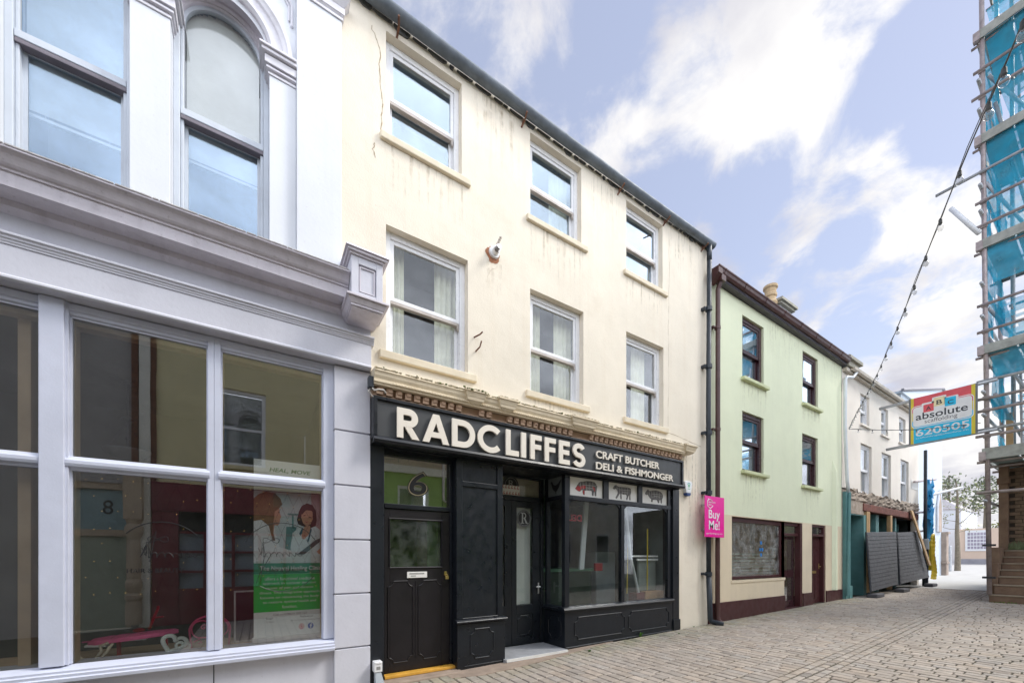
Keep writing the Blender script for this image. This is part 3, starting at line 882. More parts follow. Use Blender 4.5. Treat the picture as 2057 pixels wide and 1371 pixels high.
blk = 'shop_black'
k = MB(); k.box(1.21, 1.385, 0.0, 0.25, -0.1, 3.05); k.build('pilaster', blk, cream, bevel=0.004)
k = MB(); k.box(7.43, 7.64, -0.01, 0.25, -0.1, 3.05); k.box(7.425, 7.655, -0.03, 0.2, -0.1, 0.27); k.build('pilaster', blk, cream, bevel=0.004)
# soffit over the recesses
k = MB(); k.box(1.385, 7.43, 0.0, 0.75, 3.035, 3.05); k.build('soffit', blk, cream)
# pier between the doors
k = MB()
k.frame(2.42, 3.20, 0.69, 3.035, 0.095, 0.0, 0.02, wb=0.0, wt=0.03)
k.box(2.515, 3.105, 0.0, 0.02, 2.64, 2.71)
k.box(2.42, 3.20, 0.02, 0.62, -0.1, 3.034)
k.box(2.41, 3.215, -0.045, 0.019, -0.1, 0.625)
k.prof([(-0.085, 0.645), (-0.09, 0.66), (-0.08, 0.675), (-0.04, 0.69), (0.019, 0.69), (0.019, 0.626), (-0.05, 0.626)], 2.385, 3.24)
pier = k.build('pier', blk, cream, bevel=0.005)
k = MB(); notched(k, 2.62, 3.01, 0.11, 0.54, -0.047, 0.075, 0.010); k.tube([(2.52, -0.045, 0.012), (3.15, -0.045, 0.012)], 0.008, 6)
k.tube([(2.515, 0.006, 0.70), (3.105, 0.006, 0.70)], 0.009, 6)
k.build('panel_mould', blk, pier)
# ---- door number six
k = MB(); k.box(1.387, 1.425, 0.14, 0.26, -0.05, 3.034); k.box(2.375, 2.418, 0.14, 0.26, -0.05, 3.034)
k.box(1.425, 2.375, 0.13, 0.26, 2.262, 2.325); k.box(1.425, 2.375, 0.14, 0.26, 2.975, 3.034)
dframe = k.build('door_frame', blk, cream, bevel=0.005)
p = MB(); p.box(1.425, 2.375, 0.185, 0.191, 2.325, 2.975); p.build('fanlight_pane', 'pane_grey_shop', dframe)
k = MB(); k.box(1.425, 2.375, 0.45, 0.46, 2.25, 3.03); k.build('fanlight_reflection', mat('fan_green', (0.30, 0.42, 0.16), 0.8, 0.2, 2), dframe)  # green panel paints the reflected house opposite into the fanlight
for nm, m_n, off, inner in (('door_number', 'decal_black', 0.012, 0), ('door_number', 'decal_gold', 0.0, 0.0)):
    k = MB()
    e = 0.022 if m_n == 'decal_black' else 0.008
    add_text(k, '6', (1.775 - e, 2.035 + e, 2.475 - e, 2.80 + e), front(0.183 if e > .01 else 0.181), 0.0, 0.026 if e > .01 else 0.016, 0.12)
    k.build(nm, m_n, dframe)
k = MB(); add_text(k, '6', (1.779, 2.031, 2.479, 2.796), front(0.179), 0.0, 0.008, 0.12); k.build('door_number', 'decal_black', dframe)
k = MB()
k.box(1.427, 1.50, 0.15, 0.20, 0.03, 2.255); k.box(2.25, 2.373, 0.15, 0.20, 0.03, 2.255)
k.box(1.50, 2.25, 0.15, 0.20, 2.12, 2.255); k.box(1.50, 2.25, 0.15, 0.20, 0.03, 1.46)
door = k.build('door', 'door_black', cream, bevel=0.004)
k = MB(); notched(k, 1.475, 1.82, 0.16, 1.27, 0.148, 0.075, 0.009); notched(k, 1.90, 2.245, 0.16, 1.27, 0.148, 0.075, 0.009)
k.tube([(1.86, 0.149, 0.2), (1.86, 0.149, 1.26)], 0.006, 6)
for q in ([(1.49, 1.455), (2.26, 1.455)], [(1.49, 2.125), (2.26, 2.125)], [(1.495, 1.455), (1.495, 2.125)], [(2.255, 1.455), (2.255, 2.125)]):
    k.tube([(q[0][0], 0.148, q[0][1]), (q[1][0], 0.148, q[1][1])], 0.011, 6)
k.build('panel_mould', 'door_black', door)
p = MB(); p.box(1.50, 2.25, 0.172, 0.178, 1.46, 2.12); p.build('door_pane', 'pane_frost', door)
k = MB(); k.box(1.51, 1.97, 0.42, 0.43, 1.4, 2.2); k.build('hall_panel', mat('hall_green', (0.05, 0.10, 0.03), 0.9, 0.3, 3), door)
k = MB(); k.box(1.973, 2.13, 0.42, 0.43, 1.4, 2.2); k.build('hall_panel', mat('hall_brown', (0.22, 0.09, 0.03), 0.9, 0.2, 3), door)
k = MB(); k.box(2.133, 2.30, 0.42, 0.43, 1.4, 2.2); k.build('hall_panel', mat('hall_lime', (0.22, 0.50, 0.08), 0.9, 0.2, 3), door)
k = MB(); k.box(1.735, 2.025, 0.138, 0.15, 1.31, 1.395); lp = k.build('letter_plate', 'decal_white', door, bevel=0.003)
k = MB(); k.box(1.77, 1.98, 0.134, 0.138, 1.365, 1.378); k.box(1.79, 1.86, 0.134, 0.138, 1.335, 1.345); k.build('plate_print', 'decal_grey', lp)
k = MB(); k.box(2.285, 2.325, 0.13, 0.15, 1.335, 1.39); k.tube([(2.30, 0.125, 1.33), (2.30, 0.11, 1.35), (2.325, 0.11, 1.35), (2.325, 0.125, 1.33)], 0.006, 6); k.box(2.29, 2.34, 0.10, 0.125, 1.28, 1.33)
k.build('padlock', 'brass', door, bevel=0.004)
k = MB(); k.box(1.40, 2.41, 0.02, 0.145, -0.012, 0.028); k.build('threshold_strip', 'yellow_strip', cream, bevel=0.006)
k = MB(); k.box(1.30, 2.46, -0.16, 0.13, -0.14, -0.016); k.build('doorstep', 'step_stone', cream, bevel=0.02)
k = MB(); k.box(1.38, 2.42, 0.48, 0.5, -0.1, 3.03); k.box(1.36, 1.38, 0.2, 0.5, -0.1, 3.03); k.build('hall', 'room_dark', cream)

# ---- recessed shop door
k = MB()
YR = 0.60
k.box(3.20, 4.45, YR, YR + 0.1, 2.60, 2.685); k.box(3.20, 3.24, YR, YR + 0.1, -0.05, 3.034); k.box(4.38, 4.45, YR, YR + 0.1, -0.05, 3.034)
k.box(3.24, 4.38, YR, YR + 0.1, 3.0, 3.034)
rfm = k.build('door_frame', blk, cream, bevel=0.005)
p = MB(); p.box(3.24, 4.38, YR + 0.03, YR + 0.036, 2.685, 3.0); p.build('fanlight_pane', 'pane_shop', rfm)
k = MB(); k.box(3.24, 4.38, YR + 0.06, YR + 0.07, 2.685, 3.0); k.build('fanlight_backing', mat('fan_beige', (0.40, 0.34, 0.27), 0.8, 0.05, 2), rfm)
k = MB(); flat(k, ell(3.755, 2.87, 0.155, 0.15), front(YR + 0.028)); dsc = k.build('fanlight_badge', 'decal_black', rfm)
k = MB(); ring(k, 3.755, 2.87, 0.12, 0.128, front(YR + 0.025)); add_text(k, 'R', (3.70, 3.81, 2.84, 2.95), front(YR + 0.024), 0, 0.0); k.build('badge_print', 'decal_grey', rfm)
k = MB(); flat(k, [(3.50, 2.69), (3.93, 2.69), (3.93, 2.855), (3.91, 2.86), (3.50, 2.86)], front(YR + 0.022)); k.build('paper_notice', 'decal_white', rfm)
k = MB()
for r_, (u0, u1, v0, v1) in enumerate(((3.56, 3.87, 2.80, 2.86), (3.58, 3.9, 2.70, 2.75))):
    uu = u0
    while uu < u1:
        flat(k, [(uu, v0), (uu + 0.012, v0), (uu + 0.03, v1), (uu + 0.018, v1)], front(YR + 0.019)); flat(k, [(uu + 0.02, v0 + 0.004), (uu + 0.042, v0 + 0.004), (uu + 0.042, v0 + 0.016), (uu + 0.02, v0 + 0.016)], front(YR + 0.018))
        uu += 0.062
k.build('notice_print', 'decal_red', rfm)
def leaf(x0, x1, g0, g1):
    k = MB()
    k.box(x0, g0, YR + 0.02, YR + 0.06, 0.04, 2.598); k.box(g1, x1, YR + 0.02, YR + 0.06, 0.04, 2.598)
    k.box(g0, g1, YR + 0.02, YR + 0.06, 2.49, 2.598); k.box(g0, g1, YR + 0.02, YR + 0.06, 0.58, 0.745); k.box(g0, g1, YR + 0.02, YR + 0.06, 0.04, 0.18)
    k.box(g0, g1, YR + 0.035, YR + 0.055, 0.18, 0.58)
    dd = k.build('shop_door', blk, cream, bevel=0.004)
    p = MB(); p.box(g0, g1, YR + 0.04, YR + 0.046, 0.745, 2.49); p.build('door_pane', 'pane_shop', dd)
    k = MB(); k.box(g0, g1, YR + 0.10, YR + 0.11, 0.745, 2.49); k.build('door_film', 'frosted_white', dd)
    k = MB(); notched(k, g0 + 0.03, g1 - 0.03, 0.21, 0.55, YR + 0.034, 0.06, 0.008); k.build('panel_mould', blk, dd)
    return dd
leaf(3.245, 3.76, 3.32, 3.62)
rd = leaf(3.765, 4.375, 3.865, 4.215)
k = MB(); flat(k, ell(4.035, 2.295, 0.155, 0.155), front(YR + 0.037)); k.build('door_badge', 'decal_black', rd)
k = MB(); ring(k, 4.035, 2.295, 0.128, 0.133, front(YR + 0.034)); ring(k, 4.035, 2.295, 0.146, 0.150, front(YR + 0.034))
k.box(3.985, 4.012, YR + 0.033, YR + 0.034, 2.215, 2.385); k.box(3.96, 4.035, YR + 0.0325, YR + 0.0335, 2.203, 2.215); k.box(3.96, 4.03, YR + 0.0325, YR + 0.0335, 2.385, 2.397)
ring(k, 4.02, 2.345, 0.038, 0.058, front(YR + 0.032), a0=-90, a1=90, seg=14)
flat(k, [(4.025, 2.30), (4.055, 2.30), (4.10, 2.215), (4.125, 2.203), (4.07, 2.203)], front(YR + 0.031)); k.build('badge_print', mat('badge_silver', (0.42, 0.43, 0.42), 0.5, 0.05, 5), rd)
k = MB(); k.box(4.315, 4.345, YR - 0.002, YR + 0.02, 0.93, 1.13); k.tube([(4.33, YR - 0.002, 1.06), (4.33, YR - 0.05, 1.06), (4.24, YR - 0.055, 1.06)], 0.011, 8); k.build('handle', 'steel', rd, bevel=0.004)
k = MB(); k.slab([(3.18, -0.10), (4.44, -0.085), (4.44, 0.62), (3.18, 0.62)], -0.04, 0.028); stp = k.build('entrance_slab', 'step_grey', cream, bevel=0.003)
k = MB(); k.box(3.20, 4.42, -0.125, -0.102, -0.012, 0.030); k.build('nosing', 'step_edge', stp)

# ---- display window
k = MB()
k.box(4.45, 7.43, 0.0, 0.12, -0.1, 0.655); k.box(4.45, 4.57, 0.121, 0.60, -0.1, 0.655)
ris = k.build('stall_riser', blk, cream, bevel=0.005)
k = MB(); notched(k, 4.67, 5.94, 0.15, 0.54, -0.002, 0.085, 0.010); notched(k, 6.05, 7.29, 0.15, 0.54, -0.002, 0.085, 0.010)
k.tube([(4.47, -0.004, 0.03), (7.40, -0.004, 0.05)], 0.013, 6)
k.build('panel_mould', blk, ris)
k = MB()
pts = []
for cy, cz, a in ((0.10, 0.15, 90), (0.46, 0.15, 180), (0.46, 0.54, 270), (0.10, 0.54, 360)):
    for j in range(6):
        th = R(a - 90 * j / 5); pts.append((4.449, cy + 0.08 * math.cos(th), cz + 0.08 * math.sin(th)))
k.tube(pts, 0.008, 6, closed=True); k.build('panel_mould', blk, ris)
k = MB()
k.prof([(-0.05, 0.668), (-0.055, 0.69), (-0.03, 0.715), (0.03, 0.735), (0.12, 0.735), (0.12, 0.656), (-0.04, 0.656)], 4.40, 7.43)
k.prism([(4.40, 0.12, 0.668), (4.40, 0.12, 0.70), (4.47, 0.12, 0.735), (4.57, 0.12, 0.735), (4.57, 0.12, 0.656)], [(4.40, 0.60, 0.668), (4.40, 0.60, 0.70), (4.47, 0.60, 0.735), (4.57, 0.60, 0.735), (4.57, 0.60, 0.656)])
k.build('window_ledge', blk, cream, bevel=0.003)
k = MB()
k.box(4.47, 4.57, 0.02, 0.11, 0.737, 3.034)
k.box(4.57, 7.43, 0.02, 0.11, 2.605, 2.685)
k.box(5.89, 5.975, 0.03, 0.11, 0.737, 2.604); k.box(7.31, 7.43, 0.03, 0.11, 0.737, 2.604)
for a, b in ((4.571, 4.595), (5.42, 5.55), (6.38, 6.50), (7.32, 7.43)): k.box(a, b, 0.03, 0.11, 2.686, 3.034)
for a, b in ((4.595, 5.42), (5.55, 6.38), (6.50, 7.32)): k.box(a, b, 0.035, 0.105, 3.02, 3.033)
k.box(4.475, 4.565, 0.54, 0.595, 0.737, 3.034); k.box(4.475, 4.565, 0.111, 0.54, 2.62, 2.69)
for x0, x1 in ((4.571, 5.889), (5.976, 7.309)):
    for sgn, cx in ((1, x0), (-1, x1)):
        r_ = 0.16
        arc = [(cx + sgn * (r_ - r_ * math.cos(R(t))), 2.604 - r_ + r_ * math.sin(R(t))) for t in range(0, 91, 15)]
        k.profy([(cx, 2.604)] + arc, 0.05, 0.09)
swin = k.build('display_window', blk, cream, bevel=0.004)
for a, b in ((4.57, 5.89), (5.975, 7.31)):
    p = MB(); p.box(a, b, 0.066, 0.074, 0.735, 2.606); p.build('pane', 'pane_shop', swin)
p = MB(); p.box(4.515, 4.523, 0.11, 0.54, 0.735, 2.62); p.build('pane', 'pane_shop', swin)
for a, b in ((4.595, 5.42), (5.55, 6.38), (6.50, 7.32)):
    p = MB(); p.box(a, b, 0.07, 0.08, 2.686, 3.02); p.build('transom_light', 'decal_white', swin)
p = MB(); p.box(4.51, 4.52, 0.11, 0.54, 2.69, 3.03); p.build('transom_light', mat('decal_dim', (0.16, 0.18, 0.17), 0.6, 0.05, 3), swin)

# animal silhouettes on the transom lights
def art(name, polys, m_, box, place, n=0.0, grp=None):
    mb = MB()
    for P_ in polys:
        flat(mb, [(box[0] + u * (box[1] - box[0]), box[2] + v * (box[3] - box[2])) for u, v in P_], place, n)
    mb.build(name, m_, swin)
PIG = [(0.0, .36), (.06, .30), (.14, .22), (.22, .20), (.27, .30), (.33, .34), (.335, .16), (.36, .03), (.40, .0), (.43, .02), (.43, .30), (.52, .34), (.70, .34), (.745, .30), (.75, .06), (.78, .0), (.83, .02),
       (.84, .2), (.87, .30), (.88, .05), (.92, .0), (.955, .03), (.96, .30), (.985, .50), (.995, .66), (1.0, .74), (.975, .72), (.95, .86), (.86, .97), (.70, 1.0), (.50, .97), (.36, .90), (.26, .88), (.17, .80), (.14, .70), (.10, .62), (.05, .46)]
COW = [(0.0, .72), (.03, .66), (.12, .66), (.17, .72), (.22, .62), (.25, .52), (.28, .46), (.22, .26), (.15, .10), (.17, .02), (.22, .02), (.30, .22), (.36, .38), (.40, .38), (.41, .06), (.44, .0), (.48, .03), (.47, .40), (.60, .36), (.72, .38),
       (.76, .24), (.72, .08), (.75, .0), (.79, .03), (.84, .26), (.90, .36), (.89, .08), (.93, .0), (.97, .04), (.96, .36), (1.0, .60), (.98, .84), (.90, .90), (.70, .90), (.45, .88), (.30, .88), (.20, .93), (.18, 1.0), (.15, .94), (.09, .90), (.05, .82)]
SHEEP = [(0.0, .62), (.04, .56), (.10, .54), (.16, .58), (.20, .46), (.26, .34), (.34, .26), (.33, .08), (.36, .02), (.41, .04), (.43, .22), (.56, .22), (.66, .24), (.70, .06), (.74, .0), (.79, .03), (.80, .24), (.86, .26), (.87, .04), (.91, .0), (.95, .04), (.95, .32),
         (1.0, .50), (.99, .72), (.92, .88), (.80, .96), (.62, .99), (.44, .96), (.32, .90), (.24, .88), (.16, 1.0), (.12, .94), (.08, .86), (.03, .74)]
HEN = [(.48, 0), (.54, 0), (.52, .16), (.60, .24), (.76, .42), (.86, .66), (1.0, .97), (.86, .90), (.72, .74), (.5, .62), (.3, .68), (.22, .80), (.16, .95), (.10, .98), (.06, .90), (.0, .84), (.08, .80), (.12, .62), (.22, .38), (.38, .22), (.46, .16)]
f7 = front(0.068)
pg, cw, sh = (4.74, 5.285, 2.72, 2.985), (5.69, 6.205, 2.715, 2.99), (6.62, 7.19, 2.725, 2.985)
art('pig_picture', [PIG], mat('decal_charcoal', (0.07, 0.065, 0.062), 0.5, 0.25, 18, col2=(0.20, 0.19, 0.18)), pg, f7)
art('cow_picture', [COW], 'decal_charcoal', cw, f7)
art('sheep_picture', [SHEEP], 'decal_charcoal', sh, f7)
art('pig_cut', [[(0.02, .36), (.06, .31), (.14, .23), (.21, .22), (.25, .34), (.30, .50), (.26, .60), (.20, .50), (.16, .60), (.10, .55)], [(.28, .46), (.36, .40), (.45, .46), (.47, .60), (.38, .66), (.30, .62)], [(.34, .16), (.37, .05), (.40, .06), (.42, .30), (.36, .32)], [(.76, .60), (.84, .46), (.87, .32), (.90, .34), (.88, .56), (.80, .68)]], 'decal_red', pg, f7, 0.002)
LN = lambda a, b, w_=0.012: [(a[0] - w_ * .3, a[1] - w_), (b[0] - w_ * .3, b[1] - w_), (b[0] + w_ * .6, b[1] + w_), (a[0] + w_ * .6, a[1] + w_)]
lines = [LN((.36, .38), (.34, .88)), LN((.50, .36), (.48, .95)), LN((.64, .36), (.66, .98)), LN((.80, .38), (.78, .95)), LN((.36, .68), (.92, .70), .014), LN((.50, .52), (.78, .52), .014), LN((.26, .42), (.22, .82))]
for bx_, s_ in ((pg, 1), (cw, 1), (sh, 1)):
    art('cut_lines', lines, mat('decal_pale', (0.52, 0.51, 0.48), 0.6, 0.05, 5) if bx_ is pg else 'decal_pale', bx_, f7, 0.0035)
sd = lambda u, v, n: (4.508 - n, u, v)
art('hen_picture', [HEN[::-1]], 'decal_black', (0.47, 0.16, 2.73, 2.98), sd)

# ---- inside the shop
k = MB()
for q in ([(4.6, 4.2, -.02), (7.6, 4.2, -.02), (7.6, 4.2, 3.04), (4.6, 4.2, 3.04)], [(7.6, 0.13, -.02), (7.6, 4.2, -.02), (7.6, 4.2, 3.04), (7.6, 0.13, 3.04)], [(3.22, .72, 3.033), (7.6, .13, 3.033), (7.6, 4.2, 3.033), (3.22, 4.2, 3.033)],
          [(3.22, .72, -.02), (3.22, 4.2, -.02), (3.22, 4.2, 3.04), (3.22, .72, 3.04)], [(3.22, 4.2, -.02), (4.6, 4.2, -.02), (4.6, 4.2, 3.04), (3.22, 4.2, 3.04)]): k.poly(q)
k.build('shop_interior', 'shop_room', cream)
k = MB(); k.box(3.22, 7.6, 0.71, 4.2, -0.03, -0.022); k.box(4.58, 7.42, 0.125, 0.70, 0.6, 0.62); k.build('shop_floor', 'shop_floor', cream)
k = MB(); k.box(4.62, 6.04, 1.0, 1.9, -0.02, 1.30); ctr = tag(k.build('counter', 'dark_green', None, bevel=0.01), 'dark green shop counter inside the butcher display window', 'counter')
k = MB(); k.box(4.60, 6.07, 0.97, 1.93, 1.302, 1.36); k.build('counter_top', mat('counter_green', (0.06, 0.16, 0.09), 0.4, 0.1, 3), ctr)
k = MB(); k.box(6.77, 7.42, 1.6, 2.1, 0.0, 1.72); tag(k.build('chill_cabinet', mat('cab_grey', (0.50, 0.58, 0.62), 0.4, 0.1, 3), None, bevel=0.02), 'pale grey cabinet standing at the back of the butcher shop', 'cabinet')
k = MB(); k.box(4.7, 5.6, 2.0, 2.1, 1.4, 3.0); k.build('plant_wall', mat('plant_dark', (0.02, 0.05, 0.025), 0.9, 0.4, 14, col2=(0.10, 0.16, 0.10)), cream)
k = MB(); k.box(6.85, 7.40, 0.42, 0.46, 0.88, 1.52)
for i in range(12): k.box(6.85, 7.40, 0.405, 0.419, 0.90 + i * .052, 0.935 + i * .052)
k.build('roller_slats', mat('slat_grey', (0.40, 0.45, 0.44), 0.5, 0.1, 4), cream)
k = MB(); k.box(6.55, 7.42, 0.36, 0.40, 1.60, 1.635); k.box(6.75, 7.42, 0.36, 0.40, 1.52, 1.565); k.build('cabinet_rail', 'white_plastic', cream, bevel=0.006)
k = MB(); k.prism([(5.25, 0.5, 1.36), (5.36, 0.5, 1.36), (5.36, 0.54, 1.36), (5.25, 0.54, 1.36)], [(5.39, 0.5, 2.75), (5.50, 0.5, 2.75), (5.50, 0.54, 2.75), (5.39, 0.54, 2.75)])
tag(k.build('leaning_board', mat('pole_grey', (0.50, 0.54, 0.56), 0.5, 0.1, 4)), 'pale grey board leaning behind the left butcher pane', 'board')
k = MB(); k.tube([(6.29, 0.3, 2.72), (6.46, 0.3, 1.6), (6.70, 0.3, 0.85)], 0.03, 8); tag(k.build('leaning_pole', 'pole_grey'), 'bent grey pole leaning behind the right butcher pane', 'pole')
k = MB(); k.box(6.14, 6.36, 0.98, 1.04, 1.30, 1.47); tag(k.build('small_box', 'red_box', None, bevel=0.01), 'small red box beside the green counter in the butcher shop', 'box')
k = MB(); k.box(6.53, 6.78, 0.2, 0.42, 0.62, 0.86); tag(k.build('crate', mat('maroon_card', (0.10, 0.012, 0.02), 0.7, 0.2, 4), None, bevel=.006), 'small maroon box on the butcher window shelf', 'box')
k = MB(); k.box(6.80, 7.40, 0.2, 0.34, 0.62, 0.88); tag(k.build('crate', 'timber', None, bevel=.006), 'long brown wooden box on the butcher window shelf', 'box')
k = MB(); add_text(k, 'DELI', (4.77, 5.11, 2.265, 2.385), front(0.3), 0.004, 0.02, mirror=True); k.build('lettering', mat('deli_red', (0.45, 0.02, 0.04), 0.5, 0.1, 4), cream)
k = MB(); k.tube([(6.42, 0.36, 0.85), (6.45, 0.35, 2.2)], 0.012, 6); k.tube([(6.98, 0.3, 0.9), (6.99, 0.3, 2.2)], 0.014, 6); k.build('tape', mat('tape_yellow', (0.55, 0.42, 0.02), 0.5, 0.1, 4), cream)

# ================================================================== small things on the cream wall
# alarm box
al = thing('alarm_box', 'white and blue alarm box with green eye logo beside the black signboard end', 'alarm box', (7.86, 0, 2.92))
def alp(s): return [(7.725 + (x_ - .5) * 0.22 * s + .12, z_) for x_, z_ in ()]
prf = [(7.75, 3.235), (7.80, 3.25), (7.93, 3.25), (7.985, 3.235), (8.00, 3.19), (7.955, 2.99), (7.79, 2.99), (7.735, 3.19)]
k = MB(); k.prism([(x_, -0.085, z_) for x_, z_ in prf], [(x_ + (0.0), -0.0, z_) for x_, z_ in prf]); k.build('cover', 'white_plastic', al, bevel=0.012)
prf = [(7.79, 2.988), (7.955, 2.988), (7.945, 2.945), (7.90, 2.925), (7.84, 2.925), (7.80, 2.945)]
k = MB(); k.prism([(x_, -0.084, z_) for x_, z_ in prf], [(x_, -0.0, z_) for x_, z_ in prf]); k.build('lens', 'blue_base', al, bevel=0.01)
k = MB(); ring(k, 7.87, 3.155, 0.042, 0.056, front(-0.087), a0=20, a1=170, seg=18); k.build('logo_arc', 'decal_teal', al)
k = MB(); ring(k, 7.87, 3.145, 0.012, 0.034, front(-0.087), seg=18); k.box(7.83, 7.91, -0.0875, -0.0865, 3.07, 3.083); k.build('logo_eye', mat('logo_green', (0.06, 0.45, 0.22), 0.5, 0.05, 4), al)
# round flue vent
vt = thing('flue_vent', 'white round boiler flue vent in a rough brick hole on the cream wall', 'vent', (3.04, 0, 6.2))
random.seed(5)
k = MB(); k.poly([(3.03 + (0.112 + random.uniform(-0.02, 0.03)) * math.cos(t) - 0.012, -0.003, 6.235 + (0.112 + random.uniform(-0.02, 0.03)) * math.sin(t) - 0.015) for t in [2 * math.pi * i / 22 for i in range(22)]]); k.build('broken_render', 'brick_patch', vt)
k = MB(); k.tube([(3.04, 0, 6.25), (3.04, -0.035, 6.25)], [0.092, 0.084], 22); k.tube([(3.04, -0.03, 6.25), (3.04, -0.09, 6.25)], [0.06, 0.05], 18); k.build('collar', 'white_plastic', vt, smooth=False)
k = MB()
for q in range(4): k.tube([(3.04, -0.091 - 0.022 * q, 6.25), (3.04, -0.10 - 0.022 * q, 6.25)], 0.05 - 0.005 * q, 16)
k.build('grille', 'steel', vt)
k = MB(); k.tube([(3.04, -0.088, 6.25), (3.04, -0.165, 6.25)], 0.032, 12); k.build('duct', 'vent_dark', vt)
k = MB()
for q in range(5): k.tube([(3.055 + 0.006 * q, -0.05 - 0.02 * q, 6.32 + 0.022 * q), (3.057 + 0.006 * q, -0.055 - 0.02 * q, 6.333 + 0.022 * q)], 0.02, 10)
k.build('cowl', 'upvc_grimy', vt)
# for sale board
sg = thing('sale_sign', 'bright pink estate agent board reading Buy Me fixed beside the drainpipes', 'sign', (8.65, -0.2, 2.05))
k = MB(); k.box(8.26, 9.02, -0.215, -0.20, 2.045, 2.955); k.build('board', mat('sign_pink', (0.85, 0.004, 0.33), 0.35, 0.03, 3), sg, bevel=0.003)
k = MB(); k.box(8.45, 8.49, -0.199, 0.0, 2.2, 2.24); k.box(8.45, 8.49, -0.199, 0.0, 2.75, 2.79); k.build('bracket', 'steel', sg)
F2 = front(-0.216)
k = MB()
add_text(k, 'Buy', (8.40, 8.84, 2.40, 2.655), F2, 0.001, 0.012); add_text(k, 'Me!', (8.41, 8.83, 2.21, 2.42), F2, 0.001, 0.012)
add_text(k, 'garforthgray.im', (8.31, 8.94, 2.10, 2.145), F2, 0.001, 0.0)
k.build('lettering', 'white_plastic', sg)
k = MB()
hx = [(8.44, 2.885), (8.35, 2.845), (8.35, 2.73), (8.45, 2.675), (8.55, 2.73), (8.55, 2.755)]
k.tube([(u, -0.217, v) for u, v in hx], 0.009, 5); k.tube([(8.44, -0.217, 2.885), (8.54, -0.217, 2.85)], 0.009, 5); k.box(8.375, 8.395, -0.219, -0.2155, 2.86, 2.90)
add_text(k, 'GARFORTH', (8.39, 8.66, 2.80, 2.835), F2, 0.001, 0.006); add_text(k, 'GRAY', (8.39, 8.52, 2.745, 2.78), F2, 0.001, 0.006)
k.build('emblem', 'white_plastic', sg)
# cable box by the party wall and low meter post
jb = thing('junction_box', 'small dark cable box and cable at the left end of the cream cornice', 'cable box', (1.2, -0.1, 3.78))
k = MB(); k.box(1.16, 1.22, -0.16, -0.06, 3.72, 3.86); k.build('box', 'pipe_black', jb, bevel=0.006)
k = MB(); k.tube([(1.2, -0.17, 3.70), (1.22, -0.2, 3.67), (1.26, -0.2, 3.69), (1.33, -0.19, 3.70), (1.36, -0.16, 3.68)], 0.012, 6); k.tube([(1.18, -0.12, 3.71), (1.15, -0.15, 3.66), (1.21, -0.16, 3.6)], 0.006, 5); k.build('cable', mat('cable_pale', (0.5, 0.48, 0.44), 0.6, 0.1, 5), jb)
mt = thing('meter_box', 'small white meter box on grey conduit at the foot of the black pilaster', 'meter box', (1.29, -0.1, -0.05))
k = MB(); k.box(1.235, 1.335, -0.11, -0.001, 0.14, 0.27); k.box(1.245, 1.325, -0.118, -0.11, 0.245, 0.268); k.build('box', 'white_plastic', mt, bevel=0.006)
k = MB(); k.box(1.262, 1.31, -0.1125, -0.1105, 0.17, 0.21); k.build('label', 'decal_grey', mt)
k = MB(); k.prism([(1.25, -0.10, 0.14), (1.32, -0.10, 0.14), (1.32, -0.03, 0.14), (1.25, -0.03, 0.14)], [(1.25, -0.14, -0.07), (1.37, -0.14, -0.07), (1.37, -0.03, -0.07), (1.25, -0.03, -0.07)]); k.build('conduit', mat('conduit_grey', (0.45, 0.50, 0.54), 0.5, 0.1, 5), mt)
# ================================================================== grey shop with the arched windows
mat('grey_paint', (0.625, 0.63, 0.695), 0.55, 0.05, 1.6, streak=0.2, streak_col=(0.42, 0.42, 0.47), speck=0.12, speck_col=(0.16, 0.13, 0.15), bump=0.0016, bump_scale=26, dirt=0.16, dirt_col=(0.36, 0.34, 0.38), dirt_scale=3, spec=0.4)
mat('grey_cornice', (0.68, 0.645, 0.70), 0.6, 0.07, 3, streak=0.25, streak_col=(0.24, 0.21, 0.24), speck=0.2, speck_col=(0.12, 0.10, 0.10), bump=0.0015, bump_scale=30, dirt=0.3, dirt_col=(0.27, 0.23, 0.24), dirt_scale=5)
mat('white_paint', (0.73, 0.755, 0.80), 0.6, 0.03, 1.2, speck=0.15, speck_col=(0.45, 0.40, 0.38), bump=0.0014, bump_scale=26, dirt=0.12, streak=0.1, dirt_col=(0.55, 0.52, 0.52), dirt_scale=2)
mat('white_moulding', (0.75, 0.74, 0.79), 0.6, 0.06, 5, dirt=0.3, dirt_col=(0.36, 0.30, 0.32), dirt_scale=9, bump=0.001)
mat('window_grey', (0.58, 0.61, 0.72), 0.5, 0.05, 3, bump=0.001, dirt=0.12, dirt_col=(0.50, 0.44, 0.46), dirt_scale=4)
mat('sash_paint', (0.60, 0.65, 0.72), 0.5, 0.05, 3, dirt=0.15, dirt_col=(0.40, 0.36, 0.38), dirt_scale=6)
mat('sash_dark', (0.20, 0.18, 0.21), 0.6, 0.12, 5, dirt=0.2)
mat('tan_lining', (0.62, 0.47, 0.31), 0.6, 0.10, 4)
mat('bed_board', (0.60, 0.45, 0.29), 0.6, 0.12, 5, dirt=0.2)
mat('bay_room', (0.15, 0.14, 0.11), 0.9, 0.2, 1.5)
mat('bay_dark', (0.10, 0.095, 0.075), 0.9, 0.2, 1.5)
mat('groove', (0.03, 0.03, 0.04), 1.0, 0.1, 5)
mat('lead_edge', (0.42, 0.40, 0.40), 0.8, 0.25, 14, dirt=0.5, dirt_col=(0.13, 0.11, 0.08), dirt_scale=10, bump=0.002)
glass('pane_upper', boost=3.6, wob=0.001, dust_haze=0.05, sheen=(0.68, 0.83, 1), tint=(0.92, 0.96, 0.99))

grey = thing('arched_shop', 'lavender grey shop with wide gridded display window and white arched upper windows', 'building', (-1.5, 0, 0))
XL = -6.0
